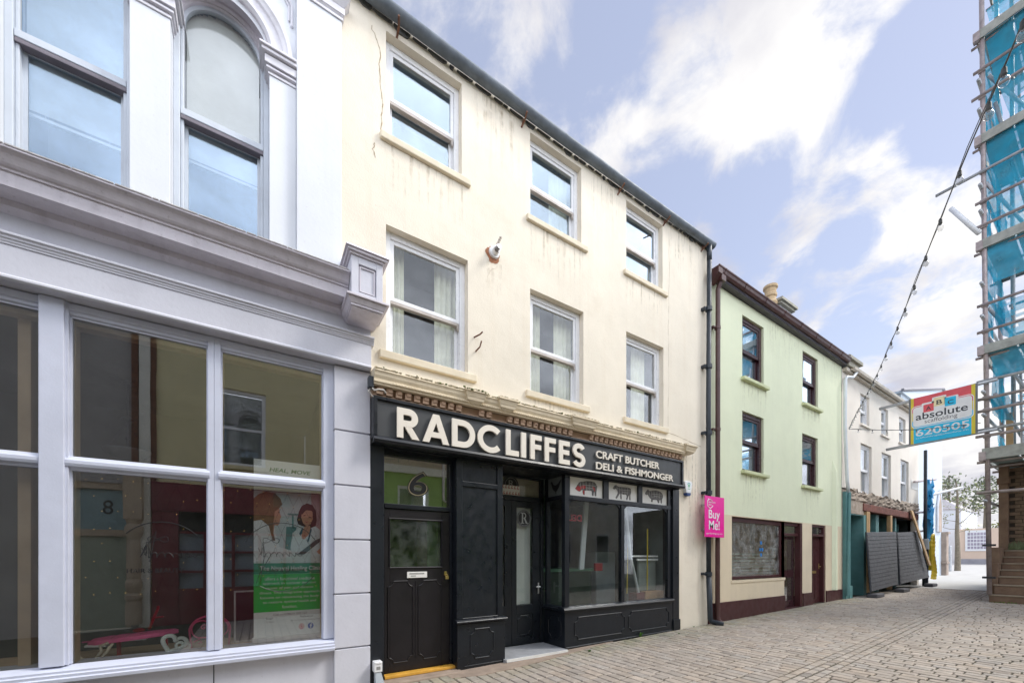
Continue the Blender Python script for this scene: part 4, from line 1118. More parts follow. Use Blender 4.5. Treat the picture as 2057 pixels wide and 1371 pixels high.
# pilaster with grooved blocks
k = MB()
zs = [-0.1, 0.467, 1.143, 1.818, 2.493, 3.168, 3.965]
for i in range(6): k.box(0.785, 1.212, 0.0, 0.3, zs[i] + 0.009, zs[i + 1] - 0.009)
k.box(0.80, 1.20, 0.03, 0.29, -0.1, 3.96)
k.build('pilaster', 'grey_paint', grey, bevel=0.006)
# entablature
k = MB()
k.prof([(0.0, 4.58), (-0.03, 4.60), (-0.06, 4.62), (-0.065, 4.67), (-0.25, 4.672), (-0.25, 4.785), (-0.265, 4.79), (-0.268, 4.805), (-0.285, 4.815), (-0.30, 4.83), (-0.318, 4.86), (-0.335, 4.885), (-0.355, 4.90), (-0.375, 4.905), (-0.375, 4.925), (0.0, 4.985)], XL, 0.90)
k.build('cornice', 'grey_cornice', grey)
k = MB(); random.seed(8)
x = XL + 4.0
while x < 0.88:
    l = random.uniform(0.03, 0.14)
    k.prism([(x, -0.382, 4.922), (x + l, -0.382, 4.922), (x + l, -0.378, 4.935), (x, -0.378, 4.936)], [(x, -0.05, 4.975), (x + l, -0.05, 4.975), (x + l, -0.05, 4.99), (x, -0.05, 4.993)])
    x += l + random.choice([0.0, 0.003, 0.01])
k.build('lead_flashing', 'lead_edge', grey)
k = MB()
for q in range(9):
    xx = random.uniform(-1.9, 0.6)
    k.ball((xx, -0.37 + random.uniform(0, .1), 4.945), random.uniform(0.008, 0.018), 6, 4, (1.6, 1, 0.7))
k.build('moss', 'moss', grey)
k = MB(); k.box(XL, 1.213, 0.0, 0.3, 4.345, 4.60)
k.prof([(0.0, 4.40), (-0.012, 4.398), (-0.02, 4.385), (-0.11, 4.372), (-0.125, 4.36), (-0.125, 4.345), (-0.11, 4.338), (-0.108, 4.318), (-0.098, 4.312), (-0.096, 4.296), (-0.09, 4.29), (-0.088, 4.274), (0, 4.274)], XL, 1.235)
k.build('frieze', 'grey_paint', grey, bevel=0.002)
k = MB(); k.prof([(-0.08, 4.273), (0.3, 4.273), (0.3, 3.97), (-0.082, 3.97), (-0.098, 3.985), (-0.098, 4.003), (-0.085, 4.015), (-0.08, 4.02)], XL, 1.205)
k.build('fascia', 'grey_paint', grey, bevel=0.002)
# console block at the end
k = MB()
k.box(0.905, 0.985, -0.41, 0, 4.625, 5.10); k.box(1.185, 1.262, -0.41, 0, 4.625, 5.10); k.box(0.985, 1.185, -0.41, 0, 4.625, 4.69); k.box(0.985, 1.185, -0.41, 0, 5.015, 5.10); k.box(0.985, 1.185, -0.385, 0, 4.69, 5.015)
con = k.build('console', 'grey_paint', grey, bevel=0.005)
k = MB()
k.box(0.885, 1.285, -0.43, 0, 5.10, 5.125); k.box(0.86, 1.31, -0.455, 0, 5.126, 5.155)
k.prism([(0.835, -0.475, 5.156), (1.33, -0.475, 5.156), (1.33, 0, 5.156), (0.835, 0, 5.156)], [(0.86, -0.44, 5.20), (1.305, -0.44, 5.20), (1.305, 0, 5.225), (0.86, 0, 5.225)])
k.build('console_cap', 'grey_cornice', con, bevel=0.004)
k = MB()
k.box(0.845, 1.325, -0.475, 0, 4.60, 4.624); k.prism([(0.865, -0.455, 4.599), (1.305, -0.455, 4.599), (1.305, 0, 4.599), (0.865, 0, 4.599)], [(0.895, -0.425, 4.54), (1.275, -0.425, 4.54), (1.275, 0, 4.54), (0.895, 0, 4.54)])
k.box(0.90, 1.265, -0.42, 0, 4.515, 4.539); k.box(0.915, 1.25, -0.405, 0, 4.50, 4.514)
k.build('console_base', 'grey_cornice', con, bevel=0.003)
k = MB(); k.box(1.0, 1.17, -0.395, -0.386, 4.705, 4.715); k.frame(0.999, 1.171, 4.705, 5.0, 0.012, -0.398, -0.386); k.build('console_panel', 'grey_cornice', con)
# shop window: stall, sill, mullions
k = MB(); k.box(XL, 0.784, 0.06, 0.3, -0.1, 0.465); k.build('stall_riser', 'grey_paint', grey)
k = MB(); k.box(-0.408, -0.40, 0.056, 0.0595, -0.1, 0.46); k.build('joint', 'groove', grey)
k = MB(); k.prof([(-0.055, 0.466), (-0.06, 0.50), (-0.045, 0.508), (-0.048, 0.535), (-0.03, 0.543), (-0.032, 0.565), (0.0, 0.575), (0.10, 0.595), (0.3, 0.60), (0.3, 0.466)], XL, 0.784)
k.build('window_sill', 'window_grey', grey, bevel=0.002)
def shop_bay(x0, x1, wl, wr, y=0.05):
    """one glazed bay, transom across; wl, wr: widths of its side mouldings"""
    k = MB()
    for a, b in ((x0, x0 + wl), (x1 - wr, x1)):
        k.box(a, b, y, y + 0.10, 0.60, 3.965)
        k.box(a + (0.012 if a == x0 else -0.014), b + (0.014 if a == x0 else -0.012), y + 0.04, y + 0.095, 0.601, 3.86)
    k.prof([(y, 3.96), (y, 3.90), (y + 0.02, 3.89), (y + 0.02, 3.865), (y + 0.04, 3.855), (y + 0.04, 3.84), (y + 0.095, 3.84), (y + 0.095, 3.96)], x0 + wl, x1 - wr)
    k.prof([(y - 0.01, 2.445), (y - 0.02, 2.47), (y - 0.02, 2.50), (y + 0.0, 2.52), (y + 0.01, 2.54), (y + 0.095, 2.545), (y + 0.095, 2.41), (y + 0.03, 2.41), (y + 0.02, 2.43)], x0 + wl - 0.02, x1 - wr + 0.02)
    f_ = k.build('window_bay', 'window_grey', grey, bevel=0.003)
    for a, b in ((0.60, 2.412), (2.544, 3.842)):
        p = MB(); p.box(x0 + wl + 0.01, x1 - wr - 0.01, y + 0.055, y + 0.063, a - 0.002, b); p.build('pane', 'pane_grey_shop', f_)
    k = MB()
    for a, b in ((x0 + wl, x0 + wl + 0.02), (x1 - wr - 0.02, x1 - wr)): k.box(a, b, y + 0.101, y + 0.22, 0.60, 3.84)
    k.box(x0 + wl + 0.02, x1 - wr - 0.02, y + 0.101, y + 0.22, 3.80, 3.84)
    k.build('lining', 'tan_lining', f_)
    return f_
shop_bay(-1.60, -0.401, 0.115, 0.055)
shop_bay(-0.399, 0.784, 0.055, 0.115)
shop_bay(-3.0, -1.602, 0.07, 0.065)
k = MB(); k.box(-1.665, -1.505, 0.02, 0.08, 0.60, 3.965); k.build('mullion', 'window_grey', grey, bevel=0.006)
k = MB(); k.box(XL, -3.0, 0.06, 0.3, 0.6, 3.965); k.build('wall', 'grey_paint', grey)
k = MB(); k.box(XL, 0.784, 0.30, 1.0, 0.52, 0.56); k.build('window_bed', 'bed_board', grey)
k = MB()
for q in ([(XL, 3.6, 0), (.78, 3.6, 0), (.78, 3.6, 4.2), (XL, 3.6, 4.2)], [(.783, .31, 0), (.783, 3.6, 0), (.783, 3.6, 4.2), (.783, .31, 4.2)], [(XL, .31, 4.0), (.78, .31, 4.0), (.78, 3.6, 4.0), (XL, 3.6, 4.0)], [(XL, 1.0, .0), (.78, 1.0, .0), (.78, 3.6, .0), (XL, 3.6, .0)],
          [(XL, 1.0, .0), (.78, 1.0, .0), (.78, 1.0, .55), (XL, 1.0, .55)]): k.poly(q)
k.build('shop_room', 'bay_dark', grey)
k = MB(); k.box(-1.86, -1.78, 0.24, 1.4, 0.56, 3.99); k.build('room_post', 'tan_lining', grey)
# ---- upper storey: arcade of round-headed windows
ZS, TOP = 7.18, 9.6
k = MB()
bays = [(-0.325, 0.43), (-1.49, 0.43), (-2.655, 0.43)]
k.box(0.375, 0.86, -0.06, 0.4, 4.985, 8.14)
k.build('upper_pilaster', 'white_paint', grey, bevel=0.005)
k = MB()
k.box(0.36, 0.875, -0.075, 0.39, 8.141, 8.17); k.box(0.345, 0.89, -0.09, 0.39, 8.20, 8.28); k.prism([(0.375, -0.06, 8.17), (0.86, -0.06, 8.17), (0.86, .38, 8.17), (0.375, .38, 8.17)], [(0.35, -0.085, 8.2), (0.885, -0.085, 8.2), (0.885, .38, 8.2), (0.35, .38, 8.2)])
k.prism([(0.345, -0.09, 8.281), (0.89, -0.09, 8.281), (0.89, .38, 8.281), (0.345, .38, 8.281)], [(0.29, -0.145, 8.37), (0.945, -0.145, 8.37), (0.945, .38, 8.37), (0.29, .38, 8.37)])
k.box(0.285, 0.95, -0.15, 0.38, 8.371, 8.42)
k.build('pilaster_capital', 'white_moulding', grey, bevel=0.004)
k = MB(); k.box(0.375, 0.86, -0.06, 0.39, 8.421, TOP); k.build('upper_wall', 'white_paint', grey)
# piers
k = MB()
for a, b in ((0.105, 0.374), (-1.06, -0.755), (-2.225, -1.92), (-3.4, -3.085)): k.box(a, b, 0.0, 0.4, 4.985, 7.06)
k.build('pier', 'white_paint', grey, bevel=0.006)
for a, b in ((0.105, 0.374), (-1.06, -0.755), (-2.225, -1.92)):
    k = MB()
    for e, z0, z1 in ((0.012, 7.061, 7.085), (0.03, 7.11, 7.135), (0.045, 7.15, 7.235), (0.075, 7.245, 7.28), (0.095, 7.285, 7.31)):
        k.box(a - e, min(b + e, 0.373 if b > 0.3 else 9), -e, 0.39, z0, z1)
    k.box(a, b, 0.002, 0.39, 7.06, 7.31)
    k.build('impost', 'white_moulding', grey, bevel=0.004)
# spandrel wall with arch cut-outs
k = MB(); n = 24
edges = []
xw = 0.374
for cx, r_ in bays:
    arc = [(cx + r_ * math.cos(math.pi * i / n), 7.31 - 0.06 + r_ * math.sin(math.pi * i / n)) for i in range(n + 1)]
    k.poly([(cx + r_, 0.03, 7.25), (xw, 0.03, 7.25), (xw, 0.03, TOP), (cx + r_, 0.03, TOP)])
    for i in range(n):
        (xa, za), (xb, zb) = arc[i], arc[i + 1]
        k.poly([(xb, 0.03, zb), (xa, 0.03, za), (xa, 0.03, TOP), (xb, 0.03, TOP)])
    xw = cx - r_
k.poly([(xw, 0.03, 7.25), (XL, 0.03, 7.25), (XL, 0.03, TOP), (xw, 0.03, TOP)])
k.poly([(-3.4, 0.03, 4.98), (XL, 0.03, 4.98), (XL, 0.03, 7.25), (-3.4, 0.03, 7.25)])
k.build('spandrel', 'white_paint', grey)
k = MB()  # sunk panel bead in the spandrel
k.tube([(0.33, 0.018, 7.78), (0.33, 0.018, 8.02), (0.15, 0.018, 8.3), (-0.1, 0.018, 8.42)], 0.016, 6); k.tube([(0.30, 0.018, 7.83), (0.30, 0.018, 8.0), (0.13, 0.018, 8.26), (-0.1, 0.018, 8.37)], 0.01, 6)
k.build('spandrel_bead', 'white_moulding', grey)
for bi, (cx, r_) in enumerate(bays):
    # archivolt: stepped rings, and the deep soffit
    k = MB(); zc_ = 7.25 + 0.06
    prof = [(0.43, 0.0), (0.455, -0.03), (0.475, -0.03), (0.485, -0.012), (0.56, -0.012), (0.57, -0.035), (0.60, -0.045), (0.62, -0.06), (0.655, -0.06), (0.665, 0.029)]
    if bi: prof = [(min(p[0], 0.575 + 0.01 * q_), p[1]) for q_, p in enumerate(prof)] if False else prof
    seg = 40
    for i in range(seg):
        t0, t1 = math.pi * i / seg, math.pi * (i + 1) / seg
        for (ra, ya), (rb, yb) in zip(prof[:-1], prof[1:]):
            q = [(cx + ra * math.cos(t0), ya, zc_ + ra * math.sin(t0)), (cx + rb * math.cos(t0), yb, zc_ + rb * math.sin(t0)), (cx + rb * math.cos(t1), yb, zc_ + rb * math.sin(t1)), (cx + ra * math.cos(t1), ya, zc_ + ra * math.sin(t1))]
            if max(p[0] for p in q) < 0.374: k.poly(q)
    k.build('archivolt', 'white_moulding', grey)
    k = MB()
    for i in range(seg):
        t0, t1 = math.pi * i / seg, math.pi * (i + 1) / seg
        for (ra, ya), (rb, yb) in (((0.43, 0.0), (0.43, 0.16)), ((0.43, 0.16), (0.405, 0.165)), ((0.405, 0.165), (0.395, 0.19)), ((0.395, 0.19), (0.38, 0.192)), ((0.38, 0.192), (0.37, 0.235))):
            k.poly([(cx + ra * math.cos(t0), ya, zc_ - .0 + ra * math.sin(t0)), (cx + rb * math.cos(t0), yb, zc_ + rb * math.sin(t0)), (cx + rb * math.cos(t1), yb, zc_ + rb * math.sin(t1)), (cx + ra * math.cos(t1), ya, zc_ + ra * math.sin(t1))])
    k.build('arch_soffit', 'grey_cornice', grey, smooth=False)
    # sash window
    fw = MB()
    for sg_ in (1, -1):
        xa, xb = sorted((cx + sg_ * 0.43, cx + sg_ * 0.375)); fw.box(xa, xb, 0.17, 0.30, 4.98, zc_)
        xa, xb = sorted((cx + sg_ * 0.374, cx + sg_ * 0.345)); fw.box(xa, xb, 0.20, 0.30, 4.98, zc_)
    wn = fw.build('arched_window', 'sash_paint', grey, bevel=0.006)
    k = MB()
    for i in range(seg):
        t0, t1 = math.pi * i / seg, math.pi * (i + 1) / seg
        a = [(cx + 0.372 * math.cos(t0), zc_ + 0.372 * math.sin(t0)), (cx + 0.338 * math.cos(t0), zc_ + 0.338 * math.sin(t0)), (cx + 0.338 * math.cos(t1), zc_ + 0.338 * math.sin(t1)), (cx + 0.372 * math.cos(t1), zc_ + 0.372 * math.sin(t1))]
        k.prism([(x_, 0.215, z_) for x_, z_ in a], [(x_, 0.26, z_) for x_, z_ in a])
    k.build('arch_head', 'sash_paint', wn)
    k = MB(); k.box(cx - 0.372, cx + 0.372, 0.175, 0.245, 6.315, 6.385); k.build('meeting_rail', 'sash_paint', wn, bevel=0.006)
    k = MB(); k.box(cx - 0.372, cx + 0.372, 0.18, 0.26, 6.272, 6.314); k.build('meeting_rail', 'sash_dark', wn, bevel=0.004)
    k = MB(); k.frame(cx - 0.345, cx + 0.345, 4.99, 6.30, 0.03, 0.262, 0.29, wb=0.07); k.build('lower_sash', 'sash_paint', wn)
    k = MB(); pl = [(cx - 0.34, 6.35), (cx + 0.34, 6.35)] + [(cx + 0.34 * math.cos(math.pi * i / 24), zc_ + 0.34 * math.sin(math.pi * i / 24)) for i in range(25)]
    k.profy(pl, 0.235, 0.241); k.build('pane', 'pane_upper' if bi else 'pane', wn)
    k = MB(); k.box(cx - 0.316, cx + 0.316, 0.27, 0.276, 5.05, 6.29); k.build('pane', 'pane_upper', wn)
    k = MB(); zb = 5.95 if bi == 0 else 5.76; z_ = 7.72; 
    while z_ > zb + 0.03:
        hw = 0.335 if z_ < zc_ else math.sqrt(max(0.001, 0.37 ** 2 - (z_ - zc_) ** 2)) - 0.01
        if hw > 0.06: k.add([(cx - hw, 0.300, z_ + 0.013), (cx + hw, 0.300, z_ + 0.013), (cx + hw, 0.308, z_ - 0.011), (cx - hw, 0.308, z_ - 0.011)], [(0, 1, 2, 3)])
        z_ -= 0.0255
    k.box(cx - 0.335, cx + 0.335, 0.325, 0.35, zb, zb + 0.025)
    for u in (-0.22, 0.22): k.tube([(cx + u, 0.32, zb), (cx + u, 0.32, 7.5)], 0.0025, 4)
    k.build('blind', 'blind_white', wn)
    k = MB()
    for q in ([(cx - .6, 1.3, 4.6), (cx + .6, 1.3, 4.6), (cx + .6, 1.3, 8), (cx - .6, 1.3, 8)], [(cx - .5, .31, 4.6), (cx - .5, 1.3, 4.6), (cx - .5, 1.3, 8), (cx - .5, .31, 8)], [(cx + .5, .31, 4.6), (cx + .5, 1.3, 4.6), (cx + .5, 1.3, 8), (cx + .5, .31, 8)],
              [(cx - .5, .31, 8), (cx + .5, .31, 8), (cx + .5, 1.3, 8), (cx - .5, 1.3, 8)], [(cx - .5, .31, 4.7), (cx + .5, .31, 4.7), (cx + .5, 1.3, 4.7), (cx - .5, 1.3, 4.7)]): k.poly(q)
    k.build('room', 'room_blue', wn)
k = MB(); k.box(XL, 0.86, 0.4, 6, 8.9, 9.6); k.build('parapet', 'white_paint', grey)
k = MB(); k.prism([(-1.58, -0.18, 4.965), (-1.50, -0.18, 4.965), (-1.54, -0.05, 4.975)], [(-1.57, -0.16, 4.97), (-1.52, -0.16, 4.97), (-1.545, -0.1, 5.11)]); k.build('plaster_flake', 'white_moulding', grey)

# ---- things in the grey shop's window
# roller banner
rb = thing('roller_banner', 'tall roller banner for a natural healing clinic behind the right panes', 'banner', (0.32, 0.22, 0.56))
YB = 0.205
FB = front(YB)
BX0, BX1 = -0.045, 0.70
k = MB(); k.box(BX0, BX1, YB, YB + 0.002, 0.66, 2.74); k.build('sheet', mat('banner_white', (0.85, 0.90, 0.90), 0.5, 0.02, 3), rb)
k = MB(); k.box(BX0 - 0.02, BX1 + 0.01, YB - 0.02, YB + 0.09, 0.602, 0.66); k.build('base', mat('banner_base', (0.6, 0.61, 0.62), 0.4, 0.05, 5), rb, bevel=0.015)
def flatpiece(name, polys, m_, n, parent=rb, pl=FB):
    mb = MB()
    for P_ in polys: flat(mb, P_, pl, n, 0.0006)
    return mb.build(name, m_, parent)
ph = MB(); ph.box(BX0, BX1, YB - 0.0016, YB - 0.0006, 1.53, 2.40); pho = ph.build('photo_print', mat('ph_bg', (0.62, 0.72, 0.76), 0.5, 0.06, 2), rb)
def pp(name, polys, col, n, **kw):
    col = tuple(min(.92, v * 1.35) for v in col)
    return flatpiece(name, polys, mat('ph_' + name, col, 0.5, 0.06, 9, **kw), n, pho)
def Q(pts):  # picture coordinates 0..1 in the printed photo (u right, v up)
    return [(BX0 + u * (BX1 - BX0), 1.53 + v * 0.87) for u, v in pts]
pp('curtain_pink', [Q([(.80, .25), (1, .25), (1, 1), (.80, 1)])], (0.40, 0.28, 0.30), 0.0018)
pp('stand_green', [Q([(.46, .66), (.62, .66), (.62, .685), (.46, .685)]), Q([(.52, .48), (.545, .48), (.545, .67), (.52, .67)]), Q([(.42, .1), (.60, .1), (.58, .5), (.44, .5)])], (0.10, 0.25, 0.25), 0.002)
pp('coat_left', [Q([(0, .62), (.12, .64), (.24, .56), (.28, .46), (.34, .22), (.55, .16), (.55, .0), (0, 0)])], (0.62, 0.66, 0.68), 0.0024)
pp('face_left', [Q([(.28, .78), (.345, .74), (.35, .68), (.372, .63), (.352, .60), (.348, .54), (.32, .51), (.24, .52), (.22, .7)]), Q([(.24, .55), (.28, .55), (.26, .38), (.22, .40)])], (0.50, 0.26, 0.18), 0.0028)
pp('hair_left', [Q([(0, .86), (.06, .92), (.16, .965), (.28, .95), (.36, .88), (.385, .80), (.34, .745), (.28, .70), (.27, .60), (.255, .52), (.26, .42), (.29, .30), (.25, .30), (.20, .50), (.10, .58), (0, .56)])], (0.17, 0.085, 0.04), 0.0032, col2=(0.30, 0.17, 0.08))
pp('hair_right', [Q([(.66, .52), (.61, .54), (.59, .60), (.62, .72), (.66, .80), (.74, .84), (.82, .82), (.87, .74), (.885, .60), (.86, .50), (.80, .47)])], (0.045, 0.015, 0.015), 0.0024)
pp('coat_right', [Q([(.50, .20), (.53, .42), (.64, .50), (.70, .46), (.86, .52), (.95, .46), (1, .30), (1, .05), (.55, .03)])], (0.55, 0.66, 0.68), 0.0028)
pp('face_right', [Q([(.655, .70), (.70, .755), (.76, .77), (.82, .72), (.825, .62), (.79, .55), (.735, .51), (.68, .56), (.655, .63)]), Q([(.70, .51), (.78, .53), (.80, .46), (.76, .40), (.70, .33), (.66, .34), (.66, .42)]), Q([(.88, .16), (.97, .24), (1, .30), (1, .18), (.92, .12)])], (0.52, 0.27, 0.18), 0.0032)
pp('fringe', [Q([(.64, .68), (.68, .80), (.76, .83), (.83, .77), (.84, .70), (.80, .74), (.72, .74), (.67, .68)])], (0.05, 0.017, 0.017), 0.0036)
pp('features', [Q([(.685, .665), (.715, .675), (.715, .662), (.685, .655)]), Q([(.765, .655), (.80, .645), (.80, .632), (.765, .642)]), Q([(.325, .70), (.35, .695), (.35, .685), (.325, .69)])], (0.04, 0.02, 0.02), 0.0036)
pp('lips', [Q([(.70, .59), (.735, .575), (.765, .582), (.735, .562)])], (0.35, 0.05, 0.06), 0.0036)
pp('stethoscope', [Q([(.655, .47), (.68, .50), (.67, .42), (.64, .38), (.625, .41)]), Q([(.79, .50), (.81, .47), (.78, .36), (.755, .28), (.735, .31), (.765, .38)])], (0.02, 0.09, 0.13), 0.0036)
pp('clipboard', [Q([(.57, .10), (.70, .12), (.99, .345), (.96, .365), (.86, .32)])], (0.05, 0.10, 0.10), 0.0036)
pp('desk', [Q([(0, 0), (1, 0), (1, .10), (.56, .12), (.40, .06), (0, .02)])], (0.52, 0.62, 0.62), 0.0040)
k = MB(); k.box(BX0, BX1, YB - 0.0012, YB - 0.0002, 1.40, 1.528); k.build('dark_band', mat('band_dark', (0.0, 0.32, 0.15), 0.5, 0.03, 3), rb)
k = MB(); k.box(BX0, BX1, YB - 0.0012, YB - 0.0002, 0.955, 1.398); k.build('green_band', mat('band_green', (0.01, 0.60, 0.05), 0.5, 0.05, 1.5, col2=(0.0, 0.52, 0.14)), rb)
k = MB()
add_text(k, 'The Natural Healing Clinic', (0.015, 0.66, 1.425, 1.495), front(YB - 0.0018), 0, 0.014)
for i, (s_, u0, u1) in enumerate((('offers a functional medicine', .06, .59), ('approach to uncover the root', .045, .605), ('causes of pain and chronic', .07, .575), ('illness. This integrative approach', .015, .64), ('focuses on rebalancing the body', .015, .635), ('to restore optimal health and', .045, .605), ('function.', .24, .40))):
    add_text(k, s_, (u0, u1, 1.325 - i * 0.056, 1.362 - i * 0.056), front(YB - 0.0018), 0, 0.006)
k.build('lettering', 'white_plastic', rb)
k = MB()
add_text(k, 'HEAL, MOVE', (0.11, 0.545, 2.60, 2.655), front(YB - 0.0008), 0, 0.02, 0.2); k.build('headline', mat('head_green', (0.04, 0.22, 0.08), 0.5, 0.03, 3), rb)
k = MB()
add_text(k, 'Call us 078624 202 121', (.15, .50, .905, .93), front(YB - 0.0008), 0, 0.0); add_text(k, 'Scan', (.075, .145, .865, .888), front(YB - 0.0008), 0, 0.012); add_text(k, 'Follow us', (.43, .57, .865, .888), front(YB - 0.0008), 0, 0.012)
add_text(k, '@ The Natural Healing Clinic', (.33, .665, .825, .843), front(YB - 0.0008), 0, 0.0); add_text(k, 'To Book', (.07, .155, .83, .847), front(YB - 0.0008), 0, 0)
k.build('small_print', 'decal_charcoal', rb)
flatpiece('photo_logo', [ell(.445, .755, .03, .035)], mat('logo_pink', (0.62, 0.05, 0.22), 0.5, 0.3, 30, col2=(0.85, 0.35, 0.05)), 0.001)
k = MB(); ring(k, .445, .755, .011, .016, front(YB - 0.0022)); k.frame(.424, .466, .730, .780, .005, YB - 0.0024, YB - 0.002); k.build('logo_camera', 'white_plastic', rb)
flatpiece('round_logo', [ell(.545, .755, .033, .037)], mat('logo_blue', (0.02, 0.10, 0.50), 0.5, 0.03, 3), 0.001)
k = MB(); add_text(k, 'f', (.535, .562, .722, .782), front(YB - 0.0022), 0, 0.03); k.build('logo_letter', 'white_plastic', rb)
# window lettering
dc = thing('window_lettering', 'black script salon lettering and circle outlines on the display panes', 'lettering', (-0.3, 0.11, 1.6))
YD = 0.1005
def stroke(mb, pts, r_=0.0035):
    mb.tube([(u, YD, v) for u, v in pts], r_, 5)
def script(mb, u0, v0, s):
    """flowing handwriting"""
    P_ = []
    for i in range(150):
        t = i / 149
        P_.append((u0 + s * (t * 0.66 + 0.02 * math.sin(t * 40)), v0 + s * (0.05 * math.sin(t * 44) * (1 - 0.4 * t) + (0.17 if 0.02 < t < 0.05 else 0))))
    stroke(mb, P_, 0.0028)
    stroke(mb, [(u0 + s * (.17 + .13 * math.cos(a)), v0 + s * (.26 + .045 * math.sin(2 * a))) for a in [2 * math.pi * i / 40 for i in range(41)]], 0.0028)
    stroke(mb, [(u0 + s * (-.03), v0 + s * .12), (u0 + s * .02, v0 - s * .02), (u0 + s * .05, v0 + s * .18), (u0 + s * .08, v0 - s * .05)], 0.0028)
k = MB(); script(k, -0.97, 1.62, 0.62); script(k, 0.02, 1.63, 0.62)
stroke(k, [(-0.95 + .0, 1.74 - .0), (-1.0, 1.60), (-0.88, 1.86), (-0.93, 1.55)])
stroke(k, [(.06, 1.62), (.02, 1.34), (-.02, 1.30), (.0, 1.38), (.12, 1.62)])
for cu, cv, rr, a0, a1 in ((-0.83, 1.60, .36, 40, 140), (0.24, 1.60, 0.40, -125, -35), (0.24, 1.60, 0.40, 25, 155)):
    stroke(k, [(cu + rr * math.cos(R(a0 + (a1 - a0) * i / 30)), cv + rr * math.sin(R(a0 + (a1 - a0) * i / 30))) for i in range(31)], 0.004)
k.build('script', 'decal_black', dc)
k = MB(); add_text(k, 'HAIR & BEAUTY', (-1.10, -0.66, 1.44, 1.485), front(YD), 0.0005, -0.002); add_text(k, 'HAIR & BEAUTY', (0.08, 0.47, 1.42, 1.462), front(YD), 0.0005, -0.002); k.build('words', 'decal_black', dc)
# fairy light net
fl = thing('fairy_lights', 'net of fine wires with tiny warm fairy lights inside the display window', 'fairy lights', (-0.4, 0.2, 2.3))
random.seed(21)
k = MB(); pts_l = []
for (xa, xb) in ((-1.40, -0.50), (-0.32, 0.66)):
    nx = 8 if xa < -1 else 8
    for r_ in range(8):
        zr = 2.36 - 0.16 * r_
        for i in range(nx):
            x = xa + (xb - xa) * (i + (0.5 if r_ % 2 else 0)) / nx
            pts_l.append((x, 0.155, zr + random.uniform(-.02, .02)))
            if x + (xb - xa) / nx / 2 < xb and r_ < 7:
                for sgn in (-1, 1):
                    x2 = x + sgn * (xb - xa) / nx / 2
                    if xa <= x2 <= xb: k.tube([(x, 0.155, zr - 0.005), ((x + x2) / 2 - sgn * .012, 0.155, zr - 0.06 + random.uniform(-.02, .01)), (x2, 0.155, zr - 0.15)], 0.0012, 4)
    k.tube([(xa, 0.155, 2.375), ((xa + xb) / 2, 0.155, 2.365), (xb, 0.155, 2.375)], 0.003, 5)
k.build('wire_net', 'decal_black', fl)
k = MB()
for p_ in pts_l:
    if random.random() < 0.6: k.ball(p_, 0.0032, 6, 4)
k.build('bulbs', mat('fairy_glow', (1.0, 0.62, 0.18), 0.4, 0.0, 3, emis=0.9), fl)
# ironing board laid in the window
ib = thing('ironing_board', 'pink topped small ironing board on red legs in the shop window', 'ironing board', (-1.1, 0.42, 0.56))
k = MB(); top = [(-1.44, .36, .735), (-1.38, .33, .745), (-1.1, .32, .765), (-.85, .34, .785), (-.74, .40, .795), (-.78, .48, .795), (-.95, .52, .785), (-1.3, .52, .765), (-1.42, .46, .755)]
k.prism([(x, y, z - 0.03) for x, y, z in top], [(x, y, z + 0.012) for x, y, z in top]); k.tube([(-1.49, .40, .745), (-1.42, .40, .75)], 0.008, 6)
k.build('cover', mat('board_pink', (0.85, 0.16, 0.36), 0.7, 0.08, 6), ib, bevel=0.01)
k = MB()
for u in (-1.30, -1.20, -1.10, -0.98, -0.88): k.tube([(u, .322, .735), (u + .05, .40, .79), (u + 0.1, .50, .79)], 0.0025, 4)
k.build('cover_seam', 'decal_charcoal', ib)
k = MB(); k.prism([(-1.46, .34, .72), (-1.30, .33, .715), (-1.30, .45, .715), (-1.45, .45, .72)], [(-1.46, .34, .70), (-1.30, .33, .69), (-1.30, .45, .69), (-1.45, .45, .70)]); k.box(-1.27, -1.0, .36, .46, .725, .735); k.build('tray', 'white_plastic', ib, bevel=0.006)
for xx in (-1.235, -0.86):
    k = MB(); k.prism([(xx, .40, .56), (xx + .03, .40, .56), (xx + .03, .43, .56), (xx, .43, .56)], [(xx - .005, .40, .74), (xx + .025, .40, .74), (xx + .025, .43, .74), (xx - .005, .43, .74)])
    k.build('leg', 'red_box', ib)
k = MB(); k.tube([(-1.02, .6, .80), (-.95, .65, 1.03), (-.955, .65, 1.05)], 0.014, 6); k.ball((-1.10, .58, .80), 0.035, 10, 6, (1.5, 1, .7)); k.tube([(-1.0, .62, .92), (-.9, .62, .93)], 0.01, 6); k.build('red_flower_stem', 'red_box', ib)
# driftwood ring under it
dw = thing('driftwood_ring', 'pale twisted driftwood ring standing under the pink ironing board', 'ornament', (-1.38, .30, .56))
k = MB(); k.tube([(-1.42 + .075 * math.cos(R(a)), .30 + .01 * math.sin(a), .655 + .085 * math.sin(R(a))) for a in range(150, 331, 12)], [0.012 + 0.006 * math.sin(i * .35) for i in range(16)], 7)
k.build('loop', mat('driftwood', (0.75, 0.69, 0.54), 0.8, 0.15, 14), dw, smooth=True)
k = MB(); k.tube([(-1.37, .32, .58), (-1.33, .32, .66), (-1.34, .32, .71), (-1.28, .33, .73)], 0.014, 6); k.tube([(-1.35, .30, .57), (-1.29, .30, .64), (-1.27, .31, .70)], 0.011, 6); k.tube([(-1.31, .33, .62), (-1.25, .33, .72)], 0.012, 6); k.build('twig', 'driftwood', dw, smooth=True)
